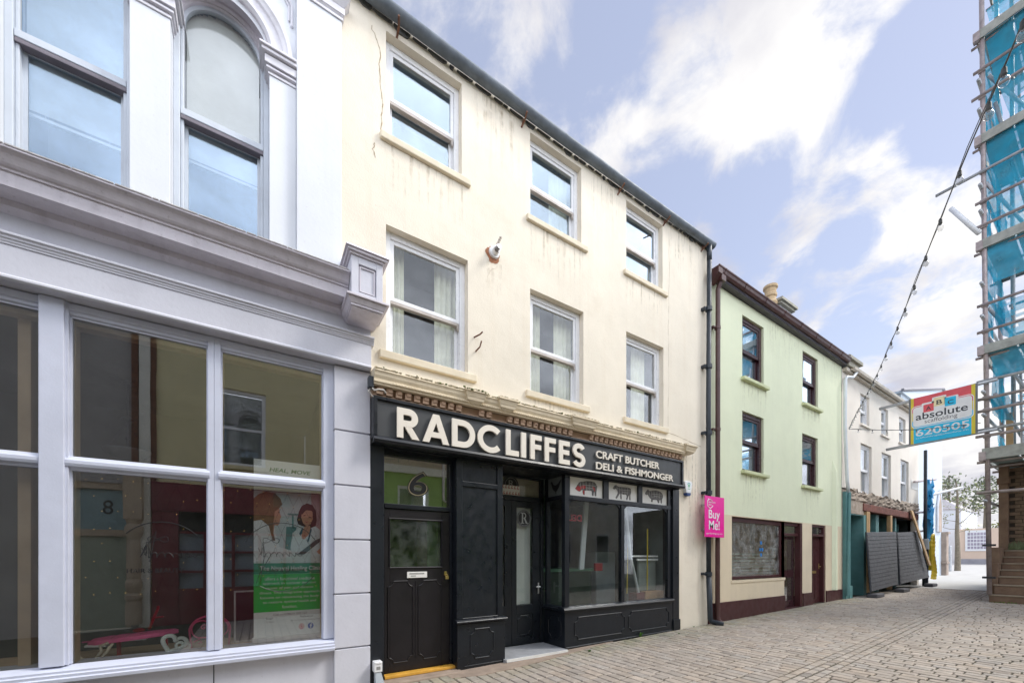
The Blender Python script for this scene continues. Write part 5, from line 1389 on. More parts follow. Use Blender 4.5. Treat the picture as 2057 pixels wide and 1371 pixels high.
# heart ornament
ht = thing('heart_ornament', 'white intertwined heart ornament standing on the window bed', 'ornament', (-.74, .24, .56))
k = MB()
def heart(cu, cv, s, y, tilt=0.0):
    o_ = []
    for i in range(41):
        t = 2 * math.pi * i / 41
        u = 16 * math.sin(t) ** 3 / 17 * s; v = (13 * math.cos(t) - 5 * math.cos(2 * t) - 2 * math.cos(3 * t) - math.cos(4 * t)) / 17 * s
        o_.append((cu + u * math.cos(tilt) - v * math.sin(tilt), y + 0.03 * math.sin(t), cv + u * math.sin(tilt) + v * math.cos(tilt)))
    return o_
k.tube(heart(-.765, .675, .105, .27, -.45), 0.020, 8, closed=True); k.tube(heart(-.70, .625, .06, .31, -.5), 0.016, 8, closed=True); k.lathe((-.72, .30, .555), [(.06, 0), (.065, .01), (.03, .025)], 14)
k.build('hearts', mat('heart_white', (0.80, 0.88, 0.84), 0.5, 0.08, 10), ht, smooth=True)
# wire chair
wc = thing('wire_chair', 'pink wire chair with scrolled heart back in the shop window', 'chair', (-.47, .5, .2))
k = MB(); Y0 = .5
def arcp(cu, cv, ru, rv, a0, a1, n=20): return [(cu + ru * math.cos(R(a0 + (a1 - a0) * i / n)), Y0, cv + rv * math.sin(R(a0 + (a1 - a0) * i / n))) for i in range(n + 1)]
k.tube([(-.64, Y0, .56)] + arcp(-.47, .75, .19, .17, 175, 5) + [(-.30, Y0, .50)], 0.011, 7)
k.tube(arcp(-.55, .77, .09, .10, 60, 250) + [(-.50, Y0, .67), (-.47, Y0, .60)], 0.008, 6); k.tube(arcp(-.39, .77, .09, .10, 120, -70) + [(-.44, Y0, .67), (-.47, Y0, .60)], 0.008, 6)
for cu in (-.53, -.41): k.tube([(cu + .035 * (1 - t) * math.cos(9 * t), Y0, .79 + .035 * (1 - t) * math.sin(9 * t)) for t in [i / 20 for i in range(21)]], 0.006, 6)
k.tube([(-.62, Y0, .63), (-.57, Y0, .66), (-.55, Y0, .62), (-.58, Y0, .61)], 0.007, 6)
k.build('back', mat('chair_pink', (0.85, 0.12, 0.28), 0.45, 0.06, 6), wc, smooth=True)
k = MB(); k.lathe((-.47, .72, .40), [(.19, 0), (.2, .02), (.19, .035)], 20); k.build('seat', 'chair_pink', wc)
for u, v in ((-.62, .55), (-.32, .55), (-.6, .88), (-.34, .88)):
    k = MB(); k.tube([(u, v, 0.0), ((u - .47) * .9 + .0 if False else u, v, .41)], 0.010, 6); k.build('leg', 'chair_pink', wc)
# framed board leaning in the window
pb = thing('framed_board', 'dark board with a white plastic frame leaning beside the banner', 'board', (-.1, .6, .56))
k = MB(); k.frame(-.25, .35, .56, 1.19, .02, .60, .63); k.build('frame', 'white_plastic', pb, bevel=0.006)
k = MB(); k.box(-.23, .33, .61, .62, .58, 1.17); k.build('panel', mat('panel_mauve', (0.05, 0.03, 0.045), 0.5, 0.2, 2), pb)
# hanging bowl lamp inside
hl = thing('hanging_lamp', 'dark hanging bowl lamp on chains inside the lavender shop', 'lamp', (-1.28, 1.02, 3.64))
k = MB(); k.lathe((-1.28, 1.02, 3.60), [(.015, -.02), (.05, 0), (.055, .03), (.02, .05)], 12); k.tube([(-1.28, 1.02, 3.58), (-1.28, 1.02, 2.85)], 0.010, 6); k.lathe((-1.28, 1.02, 3.16), [(.02, 0), (.06, .02), (.06, .04), (.02, .07)], 12); k.ball((-1.28, 1.02, 2.98), .025, 8, 6)
k.build('rod', 'vent_dark', hl)
for a in (100, 220, 340):
    k = MB(); p0 = Vector((-1.28, 1.02, 3.17)); p1 = Vector((-1.28 + .19 * math.cos(R(a)), 1.02 + .19 * math.sin(R(a)), 2.83))
    for i in range(12):
        c_ = p0.lerp(p1, (i + .5) / 12); k.ball(c_, 0.013, 6, 4, (0.5, 0.5, 1.2))
    k.build('chain', 'vent_dark', hl)
k = MB(); k.lathe((-1.28, 1.02, 2.72), [(.02, 0), (.12, .02), (.17, .06), (.20, .10), (.21, .12), (.18, .12), (.10, .05)], 22); k.build('bowl', mat('bowl_grey', (0.16, 0.17, 0.17), 0.6, 0.2, 6), hl, smooth=True)
# ================================================================== ground
mat('bedding', (0.060, 0.054, 0.038), 1.0, 0.3, 9, col2=(0.05, 0.055, 0.025), bump=0.004)
mat('sett', (0.3, 0.28, 0.25), 0.72, 0.14, 9, attr='tint', speck=0.22, speck_col=(0.12, 0.11, 0.10), bump=0.0022, bump_scale=70, dirt=0.25, dirt_col=(0.22, 0.21, 0.15), dirt_scale=0.9, spec=0.4)
mat('pale_paving', (0.50, 0.49, 0.47), 0.7, 0.08, 1.5, speck=0.15, bump=0.001, dirt=0.15, dirt_col=(0.42, 0.40, 0.37))
mat('apron', (0.36, 0.28, 0.22), 0.9, 0.16, 5, bump=0.004, dirt=0.35, dirt_col=(0.20, 0.18, 0.11), dirt_scale=3)
k = MB()
xs = [-60, -12, -4, 0, 4.8, 8, 12, 16, 20, 24]
for a, b in zip(xs[:-1], xs[1:]): k.poly([(a, -40, gz(a) - .016), (b, -40, gz(b) - .016), (b, 3, gz(b) - .016), (a, 3, gz(a) - .016)])
tag(k.build('road', 'bedding'), kind='structure')
k = MB()
xs = [23.6, 40, 60, 90, 140]
zx = lambda x: gz(min(x, 75)) - 0.004
for a, b in zip(xs[:-1], xs[1:]): k.poly([(a, -60, zx(a)), (b, -60, zx(b)), (b, 60, zx(b)), (a, 60, zx(a))])
tag(k.build('square', 'pale_paving'), kind='structure')
k = MB()
k.poly([(140, -400, zx(140)), (900, -400, zx(140) - 3), (900, 400, zx(140) - 3), (140, 400, zx(140))])
k.poly([(-60, 3, -1.3), (23.5, 3, -0.4), (23.5, 300, -.4), (-60, 300, -1.3)]); k.poly([(-60, -300, -1.3), (23.5, -300, -.4), (23.5, -40.1, -.4), (-60, -40.1, -1.3)])
tag(k.build('terrain', mat('far_ground', (0.2, 0.2, 0.16), 0.9, 0.1, 0.05)), kind='structure')

random.seed(42)
sv, sf_, st = [], [], []
def sett(cx, cy, lx, ly, ang=0.0):
    hx, hy = lx / 2 - 0.0050, ly / 2 - 0.0085
    ca, sa = math.cos(ang), math.sin(ang)
    base = gz(cx) + random.uniform(-0.0025, 0.0025)
    tx, ty = random.uniform(-.02, .02), random.uniform(-.015, .015)
    b0 = len(sv); e = 0.010
    jt = [random.uniform(-.004, .004) for _ in range(8)]
    for (u, v), q in zip(((-1, -1), (1, -1), (1, 1), (-1, 1)), range(4)):
        x_, y_ = u * hx + jt[q], v * hy + jt[q + 4]
        sv.append((cx + x_ * ca - y_ * sa, cy + x_ * sa + y_ * ca, base - 0.015))
    for (u, v), q in zip(((-1, -1), (1, -1), (1, 1), (-1, 1)), range(4)):
        x_, y_ = u * (hx - .002) + jt[q], v * (hy - .002) + jt[q + 4]
        sv.append((cx + x_ * ca - y_ * sa, cy + x_ * sa + y_ * ca, base - 0.006 + tx * x_ + ty * y_))
    for (u, v), q in zip(((-1, -1), (1, -1), (1, 1), (-1, 1)), range(4)):
        x_, y_ = u * (hx - e) + jt[q], v * (hy - e) + jt[q + 4]
        sv.append((cx + x_ * ca - y_ * sa, cy + x_ * sa + y_ * ca, base + tx * x_ + ty * y_))
    fs = [(b0 + 8, b0 + 9, b0 + 10, b0 + 11)]
    for i in range(4):
        j = (i + 1) % 4
        fs.append((b0 + i, b0 + j, b0 + 4 + j, b0 + 4 + i)); fs.append((b0 + 4 + i, b0 + 4 + j, b0 + 8 + j, b0 + 8 + i))
    sf_.extend(fs)
    l = random.gauss(1.0, 0.055); w_ = random.gauss(0, 0.011)
    blot = 0.5 + 0.5 * math.sin(cx * 1.3 + 2.1 * math.sin(cy * .9)) * math.sin(cy * 1.7 + 1.3 * math.sin(cx * .7))
    l *= 0.93 + 0.12 * blot
    edge = max(0.0, 1 - abs(cy + 0.1) / 0.7) * random.uniform(.3, 1.0) if cx < 17 else 0.0    # green film on the setts by the wall
    c = (0.435 * l + w_ * .7 - .09 * edge, 0.378 * l - .055 * edge, 0.325 * l - w_ * 0.6 - .10 * edge, 1)
    if random.random() < 0.06: c = tuple(v * 0.8 for v in c[:3]) + (1,)
    st.extend([c] * 9)
band = lambda x: -2.76 + 0.036 * (x - 5.5)
x = -1.2
while x < 23.3:
    cw_ = random.uniform(0.140, 0.158) if x < 14 else random.uniform(0.15, 0.17)
    xc = x + cw_ / 2
    hi, lo_ = band(xc) + 0.0, band(xc) - 0.335
    for y_top, y_bot in ((-0.02, hi), (lo_, -7.35)):
        y = y_top - random.uniform(0, 0.12)
        if y < y_top - 0.05: sett(xc, (y + y_top) / 2, cw_, y_top - y)
        else: y = y_top
        while y > y_bot + 0.02:
            l = random.uniform(0.19, 0.30)
            if y - l < y_bot + 0.09: l = y - y_bot
            sett(xc, y - l / 2, cw_, l)
            y -= l
    x += cw_
for r_ in range(3):
    x = -1.0
    while x < 23.2:
        l = random.uniform(0.18, 0.25)
        yc = band(x + l / 2) - 0.056 - 0.1115 * r_
        sett(x + l / 2, yc, l, 0.11, 0.036)
        x += l
me = bpy.data.meshes.new('setts'); me.from_pydata(sv, [], sf_)
at = me.attributes.new('tint', 'FLOAT_COLOR', 'FACE')
at.data.foreach_set('color', [c for q in st for c in q])
me.materials.append(MATS['sett'])
so = bpy.data.objects.new('paving_setts', me); COL.objects.link(so); tag(so, kind='structure')
# cement apron in front of the black pier
k = MB(); ap = [(2.2, -0.30), (2.6, -0.42), (3.1, -0.40), (3.7, -0.33), (4.4, -0.22), (5.1, -0.09), (5.6, -0.03), (5.6, -0.002), (2.2, -0.002)]
k.prism([(x_, y_, gz(x_) - .012) for x_, y_ in ap], [(x_, y_, gz(x_) + 0.0055) for x_, y_ in ap]); tag(k.build('path_apron', 'apron'), kind='structure')
# little weeds
mat('weed_green', (0.08, 0.22, 0.02), 0.7, 0.2, 20)
for i, (wx, wy, s_, lab) in enumerate(((6.35, -0.035, 0.10, 'bright green weed tuft at the foot of the butcher stall riser'), (4.72, -0.32, 0.05, 'tiny weed tuft in the setts below the corner post'), (8.1, -0.05, 0.035, 'tiny weed at the foot of the cream wall'), (7.2, -0.30, 0.03, 'low weed sprig between setts in front of the black pilaster'))):
    random.seed(i + 50); k = MB()
    for q in range(16):
        a = random.uniform(0, 6.28); l = s_ * random.uniform(.5, 1.1); h = l * random.uniform(.4, 1.0)
        p = Vector((wx + random.uniform(-.02, .02), wy + random.uniform(-.012, .005), gz(wx)))
        t = p + Vector((math.cos(a) * l * .7, min(0.02, math.sin(a) * l * .5), h)); w_ = l * .16
        sd_ = Vector((-math.sin(a), math.cos(a), 0)) * w_
        m_ = (p + t) / 2 + Vector((0, 0, h * .2))
        k.add([p, m_ + sd_, t, m_ - sd_], [(0, 1, 2, 3)])
    o = k.build('weed', 'weed_green'); tag(o, lab, 'weed')

# ================================================================== green house
mat('green_render', (0.75, 0.79, 0.575), 0.8, 0.04, 0.8, streak=0.2, streak_col=(0.56, 0.62, 0.45), speck=0.12, speck_col=(0.35, 0.36, 0.25), bump=0.003, bump_scale=40, dirt=0.14, dirt_col=(0.45, 0.5, 0.35))
mat('green_cream', (0.76, 0.65, 0.47), 0.8, 0.05, 1.5, streak=0.15, bump=0.002, bump_scale=45, dirt=0.1, dirt_col=(0.45, 0.36, 0.26))
mat('maroon', (0.065, 0.016, 0.017), 0.45, 0.12, 3, bump=0.001, dirt=0.2, dirt_col=(0.12, 0.06, 0.05), dirt_scale=3)
mat('maroon_upvc', (0.045, 0.014, 0.018), 0.32, 0.08, 4)
mat('brown_gutter', (0.085, 0.035, 0.032), 0.4, 0.15, 4, dirt=0.25, dirt_col=(0.18, 0.13, 0.11), dirt_scale=6)
mat('dark_fascia', (0.055, 0.045, 0.055), 0.45, 0.1, 4)
mat('green_sill', (0.62, 0.66, 0.40), 0.7, 0.06, 4)
glass('pane_green_shop', boost=3.2, wob=0.0002, dust_haze=0.50, tint=(0.95, 0.97, 0.95))  # high value here paints the pale reflection opposite into the pane as haze
grn = thing('green_house', 'pale green three storey house with maroon windows, cream ground floor and brown gutter', 'building', (12.6, 0, 0))
GX0, GX1 = 8.78, 16.52
wins = [(10.22, 11.29, 6.10, 7.67), (13.60, 14.66, 6.16, 7.72), (10.22, 11.29, 3.77, 5.27), (13.57, 14.66, 3.72, 5.27)]
dz = gz(13)
low = [(9.74, 12.45, 1.03, 2.60), (12.45, 13.58, -0.3, 2.60), (14.23, 15.24, -0.3, 2.60)]
k = MB(); k.wall(GX0, GX1, 2.62, 8.0, 0.0, wins, 0.07); k.add([(GX1, 0, 0), (GX1, 8, 0), (GX1, 8, 8.0), (GX1, 0, 8.0)], [(0, 1, 2, 3)]); k.add([(GX0, 0, 0), (GX0, 8, 0), (GX0, 8, 8.0), (GX0, 0, 8.0)], [(0, 1, 2, 3)]); k.build('upper_wall', 'green_render', grn)
k = MB(); k.wall(GX0, GX1, 0.50, 2.62, 0.0, low, 0.16); k.build('lower_wall', 'green_cream', grn)
for a, b in ((8.72, 12.45), (13.58, 14.23), (15.24, 16.52)):
    k = MB(); k.box(a + .001, b, -0.03, 0.15, -0.2, 0.525); k.build('plinth', 'maroon', grn, bevel=0.004)
for (xa, xb, za, zb) in ((10.1, 11.5, 5.3, 6.02), (13.5, 14.85, 5.35, 6.08), (10.1, 11.5, 2.75, 3.69), (13.5, 14.9, 2.75, 3.64), (11.5, 13.4, 7.0, 7.95), (14.9, 16.3, 7.2, 7.98)):
    k = MB(); k.box(xa, xb, -0.0022, -0.0012, za, zb); k.build('rain_stain', 'run_off', grn)
k = MB(); k.prism([(15.72, -0.001, 0.53), (15.82, -0.09, 0.53), (15.92, -0.09, 0.53), (16.0, -0.001, 0.53)], [(15.72, -0.001, 4.35), (15.82, -0.09, 4.35), (15.92, -0.09, 4.35), (16.0, -0.001, 4.35)])
k.prism([(15.72, -0.001, 4.351), (15.82, -0.09, 4.351), (15.92, -0.09, 4.351), (16.0, -0.001, 4.351)], [(15.76, -0.001, 4.75), (15.77, -0.002, 4.75), (15.78, -0.002, 4.75), (15.79, -0.001, 4.75)])
k.build('buttress', 'green_render', grn)
for i, (a, b, c, d_) in enumerate(wins):
    sash_window(grn, a, b, c, d_, 0.055, (c + d_) / 2 - 0.03 + (0.06 if i > 1 else 0), 'maroon_upvc', 'pane_sky' if i < 3 else 'pane', fw=0.10, sw=0.06, sill=(a - 0.07, b + 0.14, c - 0.08, c + 0.002, 0.10), sill_m='green_sill',
                rail_m='maroon_upvc', horn=False, room='room_blue', curtain=[[(0.1, 0.9)], [(0.05, 0.9)], [(0.05, 0.85)], []][i], drape='blind_white')
k = MB(); k.frame(9.75, 12.44, 1.04, 2.595, 0.06, 0.07, 0.16, wb=0.07, wt=0.11)
sw = k.build('shop_window', 'maroon', grn, bevel=0.005)
p = MB(); p.box(9.80, 12.39, 0.11, 0.118, 1.10, 2.49); p.build('pane', 'pane_green_shop', sw)
k = MB(); k.box(9.70, 12.48, -0.018, 0.07, 0.955, 1.03); k.build('sill', 'green_cream', sw, bevel=0.008)
k = MB()
for i in range(7): k.box(9.82, 12.37, 0.20, 0.203, 1.14 + i * .085, 1.14 + i * .085 + 0.045)
k.build('frosted_stripes', mat('stripe_frost', (0.45, 0.55, 0.45), 0.7, 0.1, 4), sw)
k = MB()
for q in ([(9.7, 1.4, .9), (12.5, 1.4, .9), (12.5, 1.4, 2.7), (9.7, 1.4, 2.7)], [(9.7, .17, .9), (9.7, 1.4, .9), (9.7, 1.4, 2.7), (9.7, .17, 2.7)], [(12.5, .17, .9), (12.5, 1.4, .9), (12.5, 1.4, 2.7), (12.5, .17, 2.7)], [(9.7, .17, 2.62), (12.5, .17, 2.62), (12.5, 1.4, 2.62), (9.7, 1.4, 2.62)], [(9.7, .17, .95), (12.5, .17, .95), (12.5, 1.4, .95), (9.7, 1.4, .95)]): k.poly(q)
k.build('shop_room', 'green_cream', sw)
mat('sticker_blue', (0.02, 0.20, 0.55), 0.5, 0.05, 4)
for u, v in ((11.38, 1.98), (11.33, 1.80), (11.45, 1.80), (11.38, 1.66)):
    k = MB(); flat(k, ell(u, v, .05, .05), front(0.105)); k.build('paw_sticker', 'sticker_blue', sw)
# shop door
k = MB(); k.box(12.47, 12.56, 0.06, 0.16, 0.1, 2.59); k.box(13.45, 13.575, 0.0, 0.16, 0.1, 2.59); k.box(12.56, 13.45, 0.06, 0.16, 2.50, 2.59); k.box(12.56, 13.45, 0.06, 0.16, 2.21, 2.29)
df = k.build('door_frame', 'maroon', grn, bevel=0.005)
p = MB(); p.box(12.56, 13.45, 0.12, 0.126, 2.29, 2.50); p.build('fanlight_pane', 'pane', df)
k = MB(); k.box(12.57, 12.66, 0.16, 0.20, 0.15, 2.205); k.box(13.35, 13.44, 0.16, 0.20, 0.15, 2.205)
for a, b in ((2.11, 2.205), (1.0, 1.22), (0.15, 0.33)): k.box(12.66, 13.35, 0.16, 0.20, a, b)
dd = k.build('door', 'maroon_upvc', grn, bevel=0.004)
for a, b in ((1.22, 2.11), (0.33, 1.0)):
    p = MB(); p.box(12.66, 13.35, 0.177, 0.183, a, b); p.build('door_pane', 'pane_grey_shop', dd)
k = MB(); k.box(12.5, 13.5, 0.5, 0.52, 0.1, 2.55); k.build('inner_wall', 'green_cream', df)
k = MB(); k.box(12.78, 13.1, 0.30, 0.305, 1.30, 1.55); k.box(13.12, 13.3, 0.28, 0.285, 1.62, 1.78); k.box(12.95, 13.25, 0.30, 0.305, 0.62, 0.98); k.build('door_notices', 'decal_white', dd)
k = MB(); k.box(13.0, 13.2, 0.296, 0.299, 0.72, 0.92); k.build('notice_print', 'decal_red', dd)
# house door
k = MB(); k.box(14.24, 14.31, 0.02, 0.16, 0.1, 2.59); k.box(15.13, 15.235, 0.02, 0.16, 0.1, 2.59); k.box(14.31, 15.13, 0.02, 0.16, 2.53, 2.59); k.box(14.31, 15.13, 0.02, 0.16, 2.24, 2.31)
df = k.build('door_frame', 'maroon', grn, bevel=0.005)
p = MB(); p.box(14.31, 15.13, 0.08, 0.086, 2.31, 2.53); p.build('fanlight_pane', 'pane', df)
k = MB()
for u in range(5): ring(k, 14.42 + u * .15, 2.42, .035, .055, front(0.075), seg=14)
k.box(14.31, 15.13, 0.2, 0.21, 2.31, 2.53); k.build('fanlight_pattern', 'decal_charcoal', df)
k = MB(); k.box(14.315, 15.125, 0.13, 0.16, 0.15, 2.235)
for u0, u1 in ((14.40, 14.69), (14.76, 15.05)):
    for z0, z1 in ((0.28, 1.05), (1.20, 1.78), (1.86, 2.13)):
        k.box(u0 + .03, u1 - .03, 0.118, 0.131, z0 + .03, z1 - .03); k.frame(u0, u1, z0, z1, 0.014, 0.122, 0.1305)
hd = k.build('door', 'maroon', grn, bevel=0.004)
k = MB(); k.box(14.56, 14.84, 0.11, 0.13, 1.09, 1.17); k.tube([(15.07, 0.125, 1.30), (15.07, 0.08, 1.30), (14.98, 0.075, 1.30)], .012, 6); k.box(15.05, 15.09, .118, .13, 1.22, 1.40); k.build('brasswork', 'brass', hd, bevel=0.004)
for a, b in ((12.45, 13.58), (14.23, 15.24)):
    k = MB(); k.box(a, b, 0.0, 0.2, -0.1, 0.145); k.build('doorstep', 'maroon', grn, bevel=0.006)
# roof, gutter, fascia
k = MB(); k.prism([(GX0, -0.1, 8.12), (GX0, 4, 10.6), (GX0, 8, 8.1)], [(GX1 + .05, -0.1, 8.16), (GX1 + .05, 4, 10.65), (GX1 + .05, 8, 8.1)]); k.build('roof', 'slate', grn)
k = MB(); k.prof([(-0.02, 8.0), (-0.14, 8.0), (-0.14, 8.04), (-0.10, 8.15), (0.0, 8.15)], GX0 + .02, GX1); k.build('eaves_board', 'dark_fascia', grn)
k = MB(); gp = [(-0.145, 8.06), (-0.20, 8.055), (-0.235, 8.09), (-0.255, 8.14), (-0.275, 8.165), (-0.275, 8.19), (-0.255, 8.19), (-0.235, 8.15), (-0.2, 8.08), (-0.16, 8.08), (-0.15, 8.18), (-0.142, 8.18)]
k.prof(gp, GX0 - .05, GX1 + .02)
for xx in (9.0, 9.9, 10.9, 11.9, 12.9, 13.9, 14.9, 15.8): k.prof([(y - 0.008 if y < -.15 else y, z - 0.006) for y, z in gp[:6]] + [(-.25, 8.2), (-.145, 8.2)], xx, xx + .035)
k.build('gutter', 'brown_gutter', grn)
k = MB(); k.box(8.88, 9.06, -0.24, -0.08, 7.92, 8.055); k.prism([(8.72, -0.26, 8.02), (8.88, -0.26, 8.02), (8.88, -0.26, 8.17), (8.72, -0.26, 8.17)], [(8.72, -0.05, 7.86), (8.88, -0.05, 7.86), (8.88, -0.05, 8.17), (8.72, -0.05, 8.17)])
k.tube([(8.97, -0.16, 7.95), (8.965, -0.10, 7.78), (8.965, -0.09, 0.16)], 0.052, 10); k.tube([(8.965, -0.09, .2), (8.965, -0.12, .11), (9.0, -0.16, .09)], .056, 10)
dp = k.build('downpipe', 'brown_gutter', grn)
for z_ in (6.9, 4.55, 2.2):
    k = MB(); k.tube([(8.965, -0.09, z_ - .03), (8.965, -0.09, z_ + .03)], .068, 10); k.box(8.80, 8.90, -0.09, -0.0, z_ - .015, z_ + .015); k.build('pipe_bracket', 'brown_gutter', dp)
k = MB(); k.box(16.1, 17.0, 1.7, 2.5, 9.2, 10.85); ch = k.build('chimney', mat('chimney_render', (0.50, 0.49, 0.48), 0.9, 0.15, 5, bump=0.008, bump_scale=20, dirt=0.3), grn)
k = MB(); k.box(16.0, 17.1, 1.6, 2.6, 10.85, 10.93); k.box(15.93, 17.17, 1.53, 2.67, 10.931, 11.02); k.build('chimney_cap', mat('cap_stone', (0.42, 0.40, 0.33), 0.9, 0.15, 5, dirt=0.3), ch)
k = MB(); k.lathe((15.86, 1.9, 10.8), [(.21, 0), (.23, .1), (.19, .16), (.17, .3), (.21, .34), (.21, .42), (.18, .45), (.19, .6), (.235, .64), (.235, .72), (.17, .72)], 16); k.build('chimney_pot', mat('pot_buff', (0.60, 0.44, 0.26), 0.8, 0.12, 6), ch)

# ================================================================== white building under repair
mat('white_render', (0.80, 0.74, 0.66), 0.85, 0.05, 1.0, streak=0.12, streak_col=(0.6, 0.52, 0.42), bump=0.002, bump_scale=40, dirt=0.08, dirt_col=(0.55, 0.48, 0.4))
mat('rubble', (0.40, 0.33, 0.27), 1.0, 0.25, 4, col2=(0.20, 0.16, 0.12), bump=0.02, bump_scale=12, dirt=0.4, dirt_col=(0.62, 0.57, 0.50), dirt_scale=3)
mat('teal_paint', (0.10, 0.24, 0.24), 0.6, 0.1, 3, dirt=0.2, dirt_col=(0.25, 0.33, 0.32), dirt_scale=4)
mat('beam_red', (0.20, 0.06, 0.04), 0.8, 0.25, 6, bump=0.004)
mat('new_timber', (0.55, 0.36, 0.18), 0.7, 0.12, 5)
mat('white_pipe', (0.68, 0.72, 0.74), 0.4, 0.06, 5)
wh = thing('white_building', 'cream white three storey building with its shopfront stripped back to broken stone', 'building', (21, 0, 0.2))
ww = [(18.24, 19.14, 6.40, 7.50), (20.43, 21.24, 6.37, 7.46), (22.62, 23.5, 6.42, 7.5)]
w1 = [(18.26, 19.38, 3.9, 5.71), (20.48, 21.58, 3.9, 5.70), (22.82, 23.95, 3.9, 5.74)]
k = MB(); k.wall(16.55, 25.4, 3.9, 7.95, 0.0, ww + [(a, b, c + .03, d_) for a, b, c, d_ in w1], 0.09)
k.add([(25.4, 0, 0.2), (25.4, 9, 0.2), (25.4, 9, 7.95), (25.4, 0, 7.95)], [(0, 1, 2, 3)]); k.build('wall', 'white_render', wh)
random.seed(9)
k = MB()
nx, nz_ = 60, 6
gv = [[(17.0 + (25.35 - 17.0) * i / nx, -0.02 + random.uniform(-0.05, 0.05) + (0.05 if j == 0 else 0), 3.55 + j * (0.42) / nz_ + (random.uniform(-.07, .06) if j in (0, nz_) else 0)) for i in range(nx + 1)] for j in range(nz_ + 1)]
for j in range(nz_):
    for i in range(nx): k.poly([gv[j][i], gv[j][i + 1], gv[j + 1][i + 1], gv[j + 1][i]])
k.box(17.05, 18.5, -0.02, 0.2, 3.1, 3.56); k.box(16.56, 17.1, 0.0, 0.2, -.1, 3.95)
k.build('broken_stone', 'rubble', wh)
k = MB(); k.box(18.4, 25.2, -0.05, 0.2, 3.27, 3.54); k.build('lintel_beam', 'beam_red', wh, bevel=0.02)
k = MB(); k.box(25.15, 25.41, -0.01, 0.3, 0.1, 3.9); k.build('end_pier', 'white_render', wh)
for i, (a, b, c, d_) in enumerate(ww + w1):
    sash_window(wh, a, b, c + (0.03 if i > 2 else 0), d_, 0.075, (c + d_) / 2, 'upvc', 'pane', fw=.08, sill=(a - .06, b + .06, c - .08, c, .06) if i < 3 else None, sill_m='white_render', rail_m='upvc', horn=False, room='room_blue', curtain=[(0.1, .9)], drape='blind_white')
k = MB(); k.prism([(16.5, -0.12, 7.98), (16.5, 4, 10.5), (16.5, 8, 8)], [(25.5, -0.12, 7.98), (25.5, 4, 10.5), (25.5, 8, 8)]); k.build('roof', 'slate', wh)
k = MB(); k.prof([(0.0, 7.86), (-0.12, 7.86), (-0.12, 7.97), (0, 7.97)], 16.6, 25.45)
k.prof([(-0.125, 7.98), (-0.14, 7.92), (-0.19, 7.90), (-0.24, 7.93), (-0.255, 8.01), (-0.24, 8.01), (-0.22, 7.95), (-0.15, 7.94), (-0.135, 8.01)], 16.9, 25.45)
k.build('gutter', mat('gutter_cream', (0.62, 0.56, 0.47), 0.6, 0.12, 3, dirt=0.35, dirt_col=(0.25, 0.2, 0.16), dirt_scale=5), wh)
k = MB(); k.box(16.60, 17.5, -0.18, 0.8, 8.0, 8.18); k.box(16.5, 17.62, -0.26, 0.9, 8.181, 8.30); k.box(16.58, 17.55, -.2, .85, 8.301, 8.36); k.build('parapet_cap', 'cap_stone', wh, bevel=0.01)
k = MB(); k.tube([(17.3, -0.18, 7.95), (17.05, -0.14, 7.7), (16.6, -0.12, 7.62), (16.5, -0.11, 7.5), (16.5, -0.10, 6.0), (16.68, -0.10, 4.2), (16.80, -0.10, 3.75)], .05, 9); wp = k.build('downpipe', 'white_pipe', wh, smooth=True)
k = MB(); k.box(16.60, 16.86, -0.09, 0.02, 0.15, 3.8); k.tube([(16.80, -0.12, 3.78), (16.62, -0.13, 0.3)], .055, 9); k.box(16.85, 17.1, -.12, 0.0, .2, .62); k.box(16.98, 17.12, -.06, .0, .6, 1.5); k.build('teal_casing', 'teal_paint', wh)
# teal doorway recess
k = MB()
for q in ([(17.25, 0, .1), (17.25, 1.1, .1), (17.25, 1.1, 3.08), (17.25, 0, 3.08)], [(18.45, 0, .1), (18.45, 1.1, .1), (18.45, 1.1, 3.08), (18.45, 0, 3.08)], [(17.25, 1.1, .1), (18.45, 1.1, .1), (18.45, 1.1, 3.08), (17.25, 1.1, 3.08)], [(17.25, 0, 3.08), (18.45, 0, 3.08), (18.45, 1.1, 3.08), (17.25, 1.1, 3.08)]): k.poly(q)
k.box(17.12, 17.25, -.02, .1, .6, 3.1); k.box(18.46, 18.75, -.03, .1, .15, 3.12); k.box(17.25, 18.46, -.02, .1, 3.081, 3.12)
k.build('doorway', 'teal_paint', wh)
# stripped shop interior
k = MB()
for q in ([(18.7, 2.5, .1), (25.2, 2.5, .1), (25.2, 2.5, 3.3), (18.7, 2.5, 3.3)], [(18.7, .2, 3.28), (25.2, .2, 3.28), (25.2, 2.5, 3.28), (18.7, 2.5, 3.28)], [(25.15, .2, .1), (25.15, 2.5, .1), (25.15, 2.5, 3.3), (25.15, .2, 3.3)], [(18.76, .1, .1), (18.76, 2.5, .1), (18.76, 2.5, 3.3), (18.76, .1, 3.3)]): k.poly(q)
k.build('stripped_shop', 'room_dark', wh)
k = MB()
for a, b in ((19.0, 20.2), (22.7, 24.7)): k.frame(a, b, 0.2, 3.1, .12, .5, .58); k.box(a + .12, b - .12, .5, .58, 2.6, 2.72)
k.box(20.2, 20.55, .1, .6, .2, 3.26); k.box(22.5, 22.7, .1, .6, .2, 3.26); k.build('old_shopfront', 'teal_paint', wh)
for a in (19.1, 22.82):
    p = MB(); p.box(a, a + 1.0, .54, .546, 2.72, 3.0); p.build('pane', 'pane', wh)
for (xa, xb) in ((18.72, 18.84), (18.90, 19.0), (21.3, 21.52)):
    k = MB(); k.box(xa, xb, -0.06, .06, .3, 3.265); k.build('timber_prop', 'new_timber', wh, bevel=.006)

k = MB(); k.box(24.28, 25.2, -0.012, -0.001, 4.62, 5.02); k.build('name_plate', 'decal_white', wh)
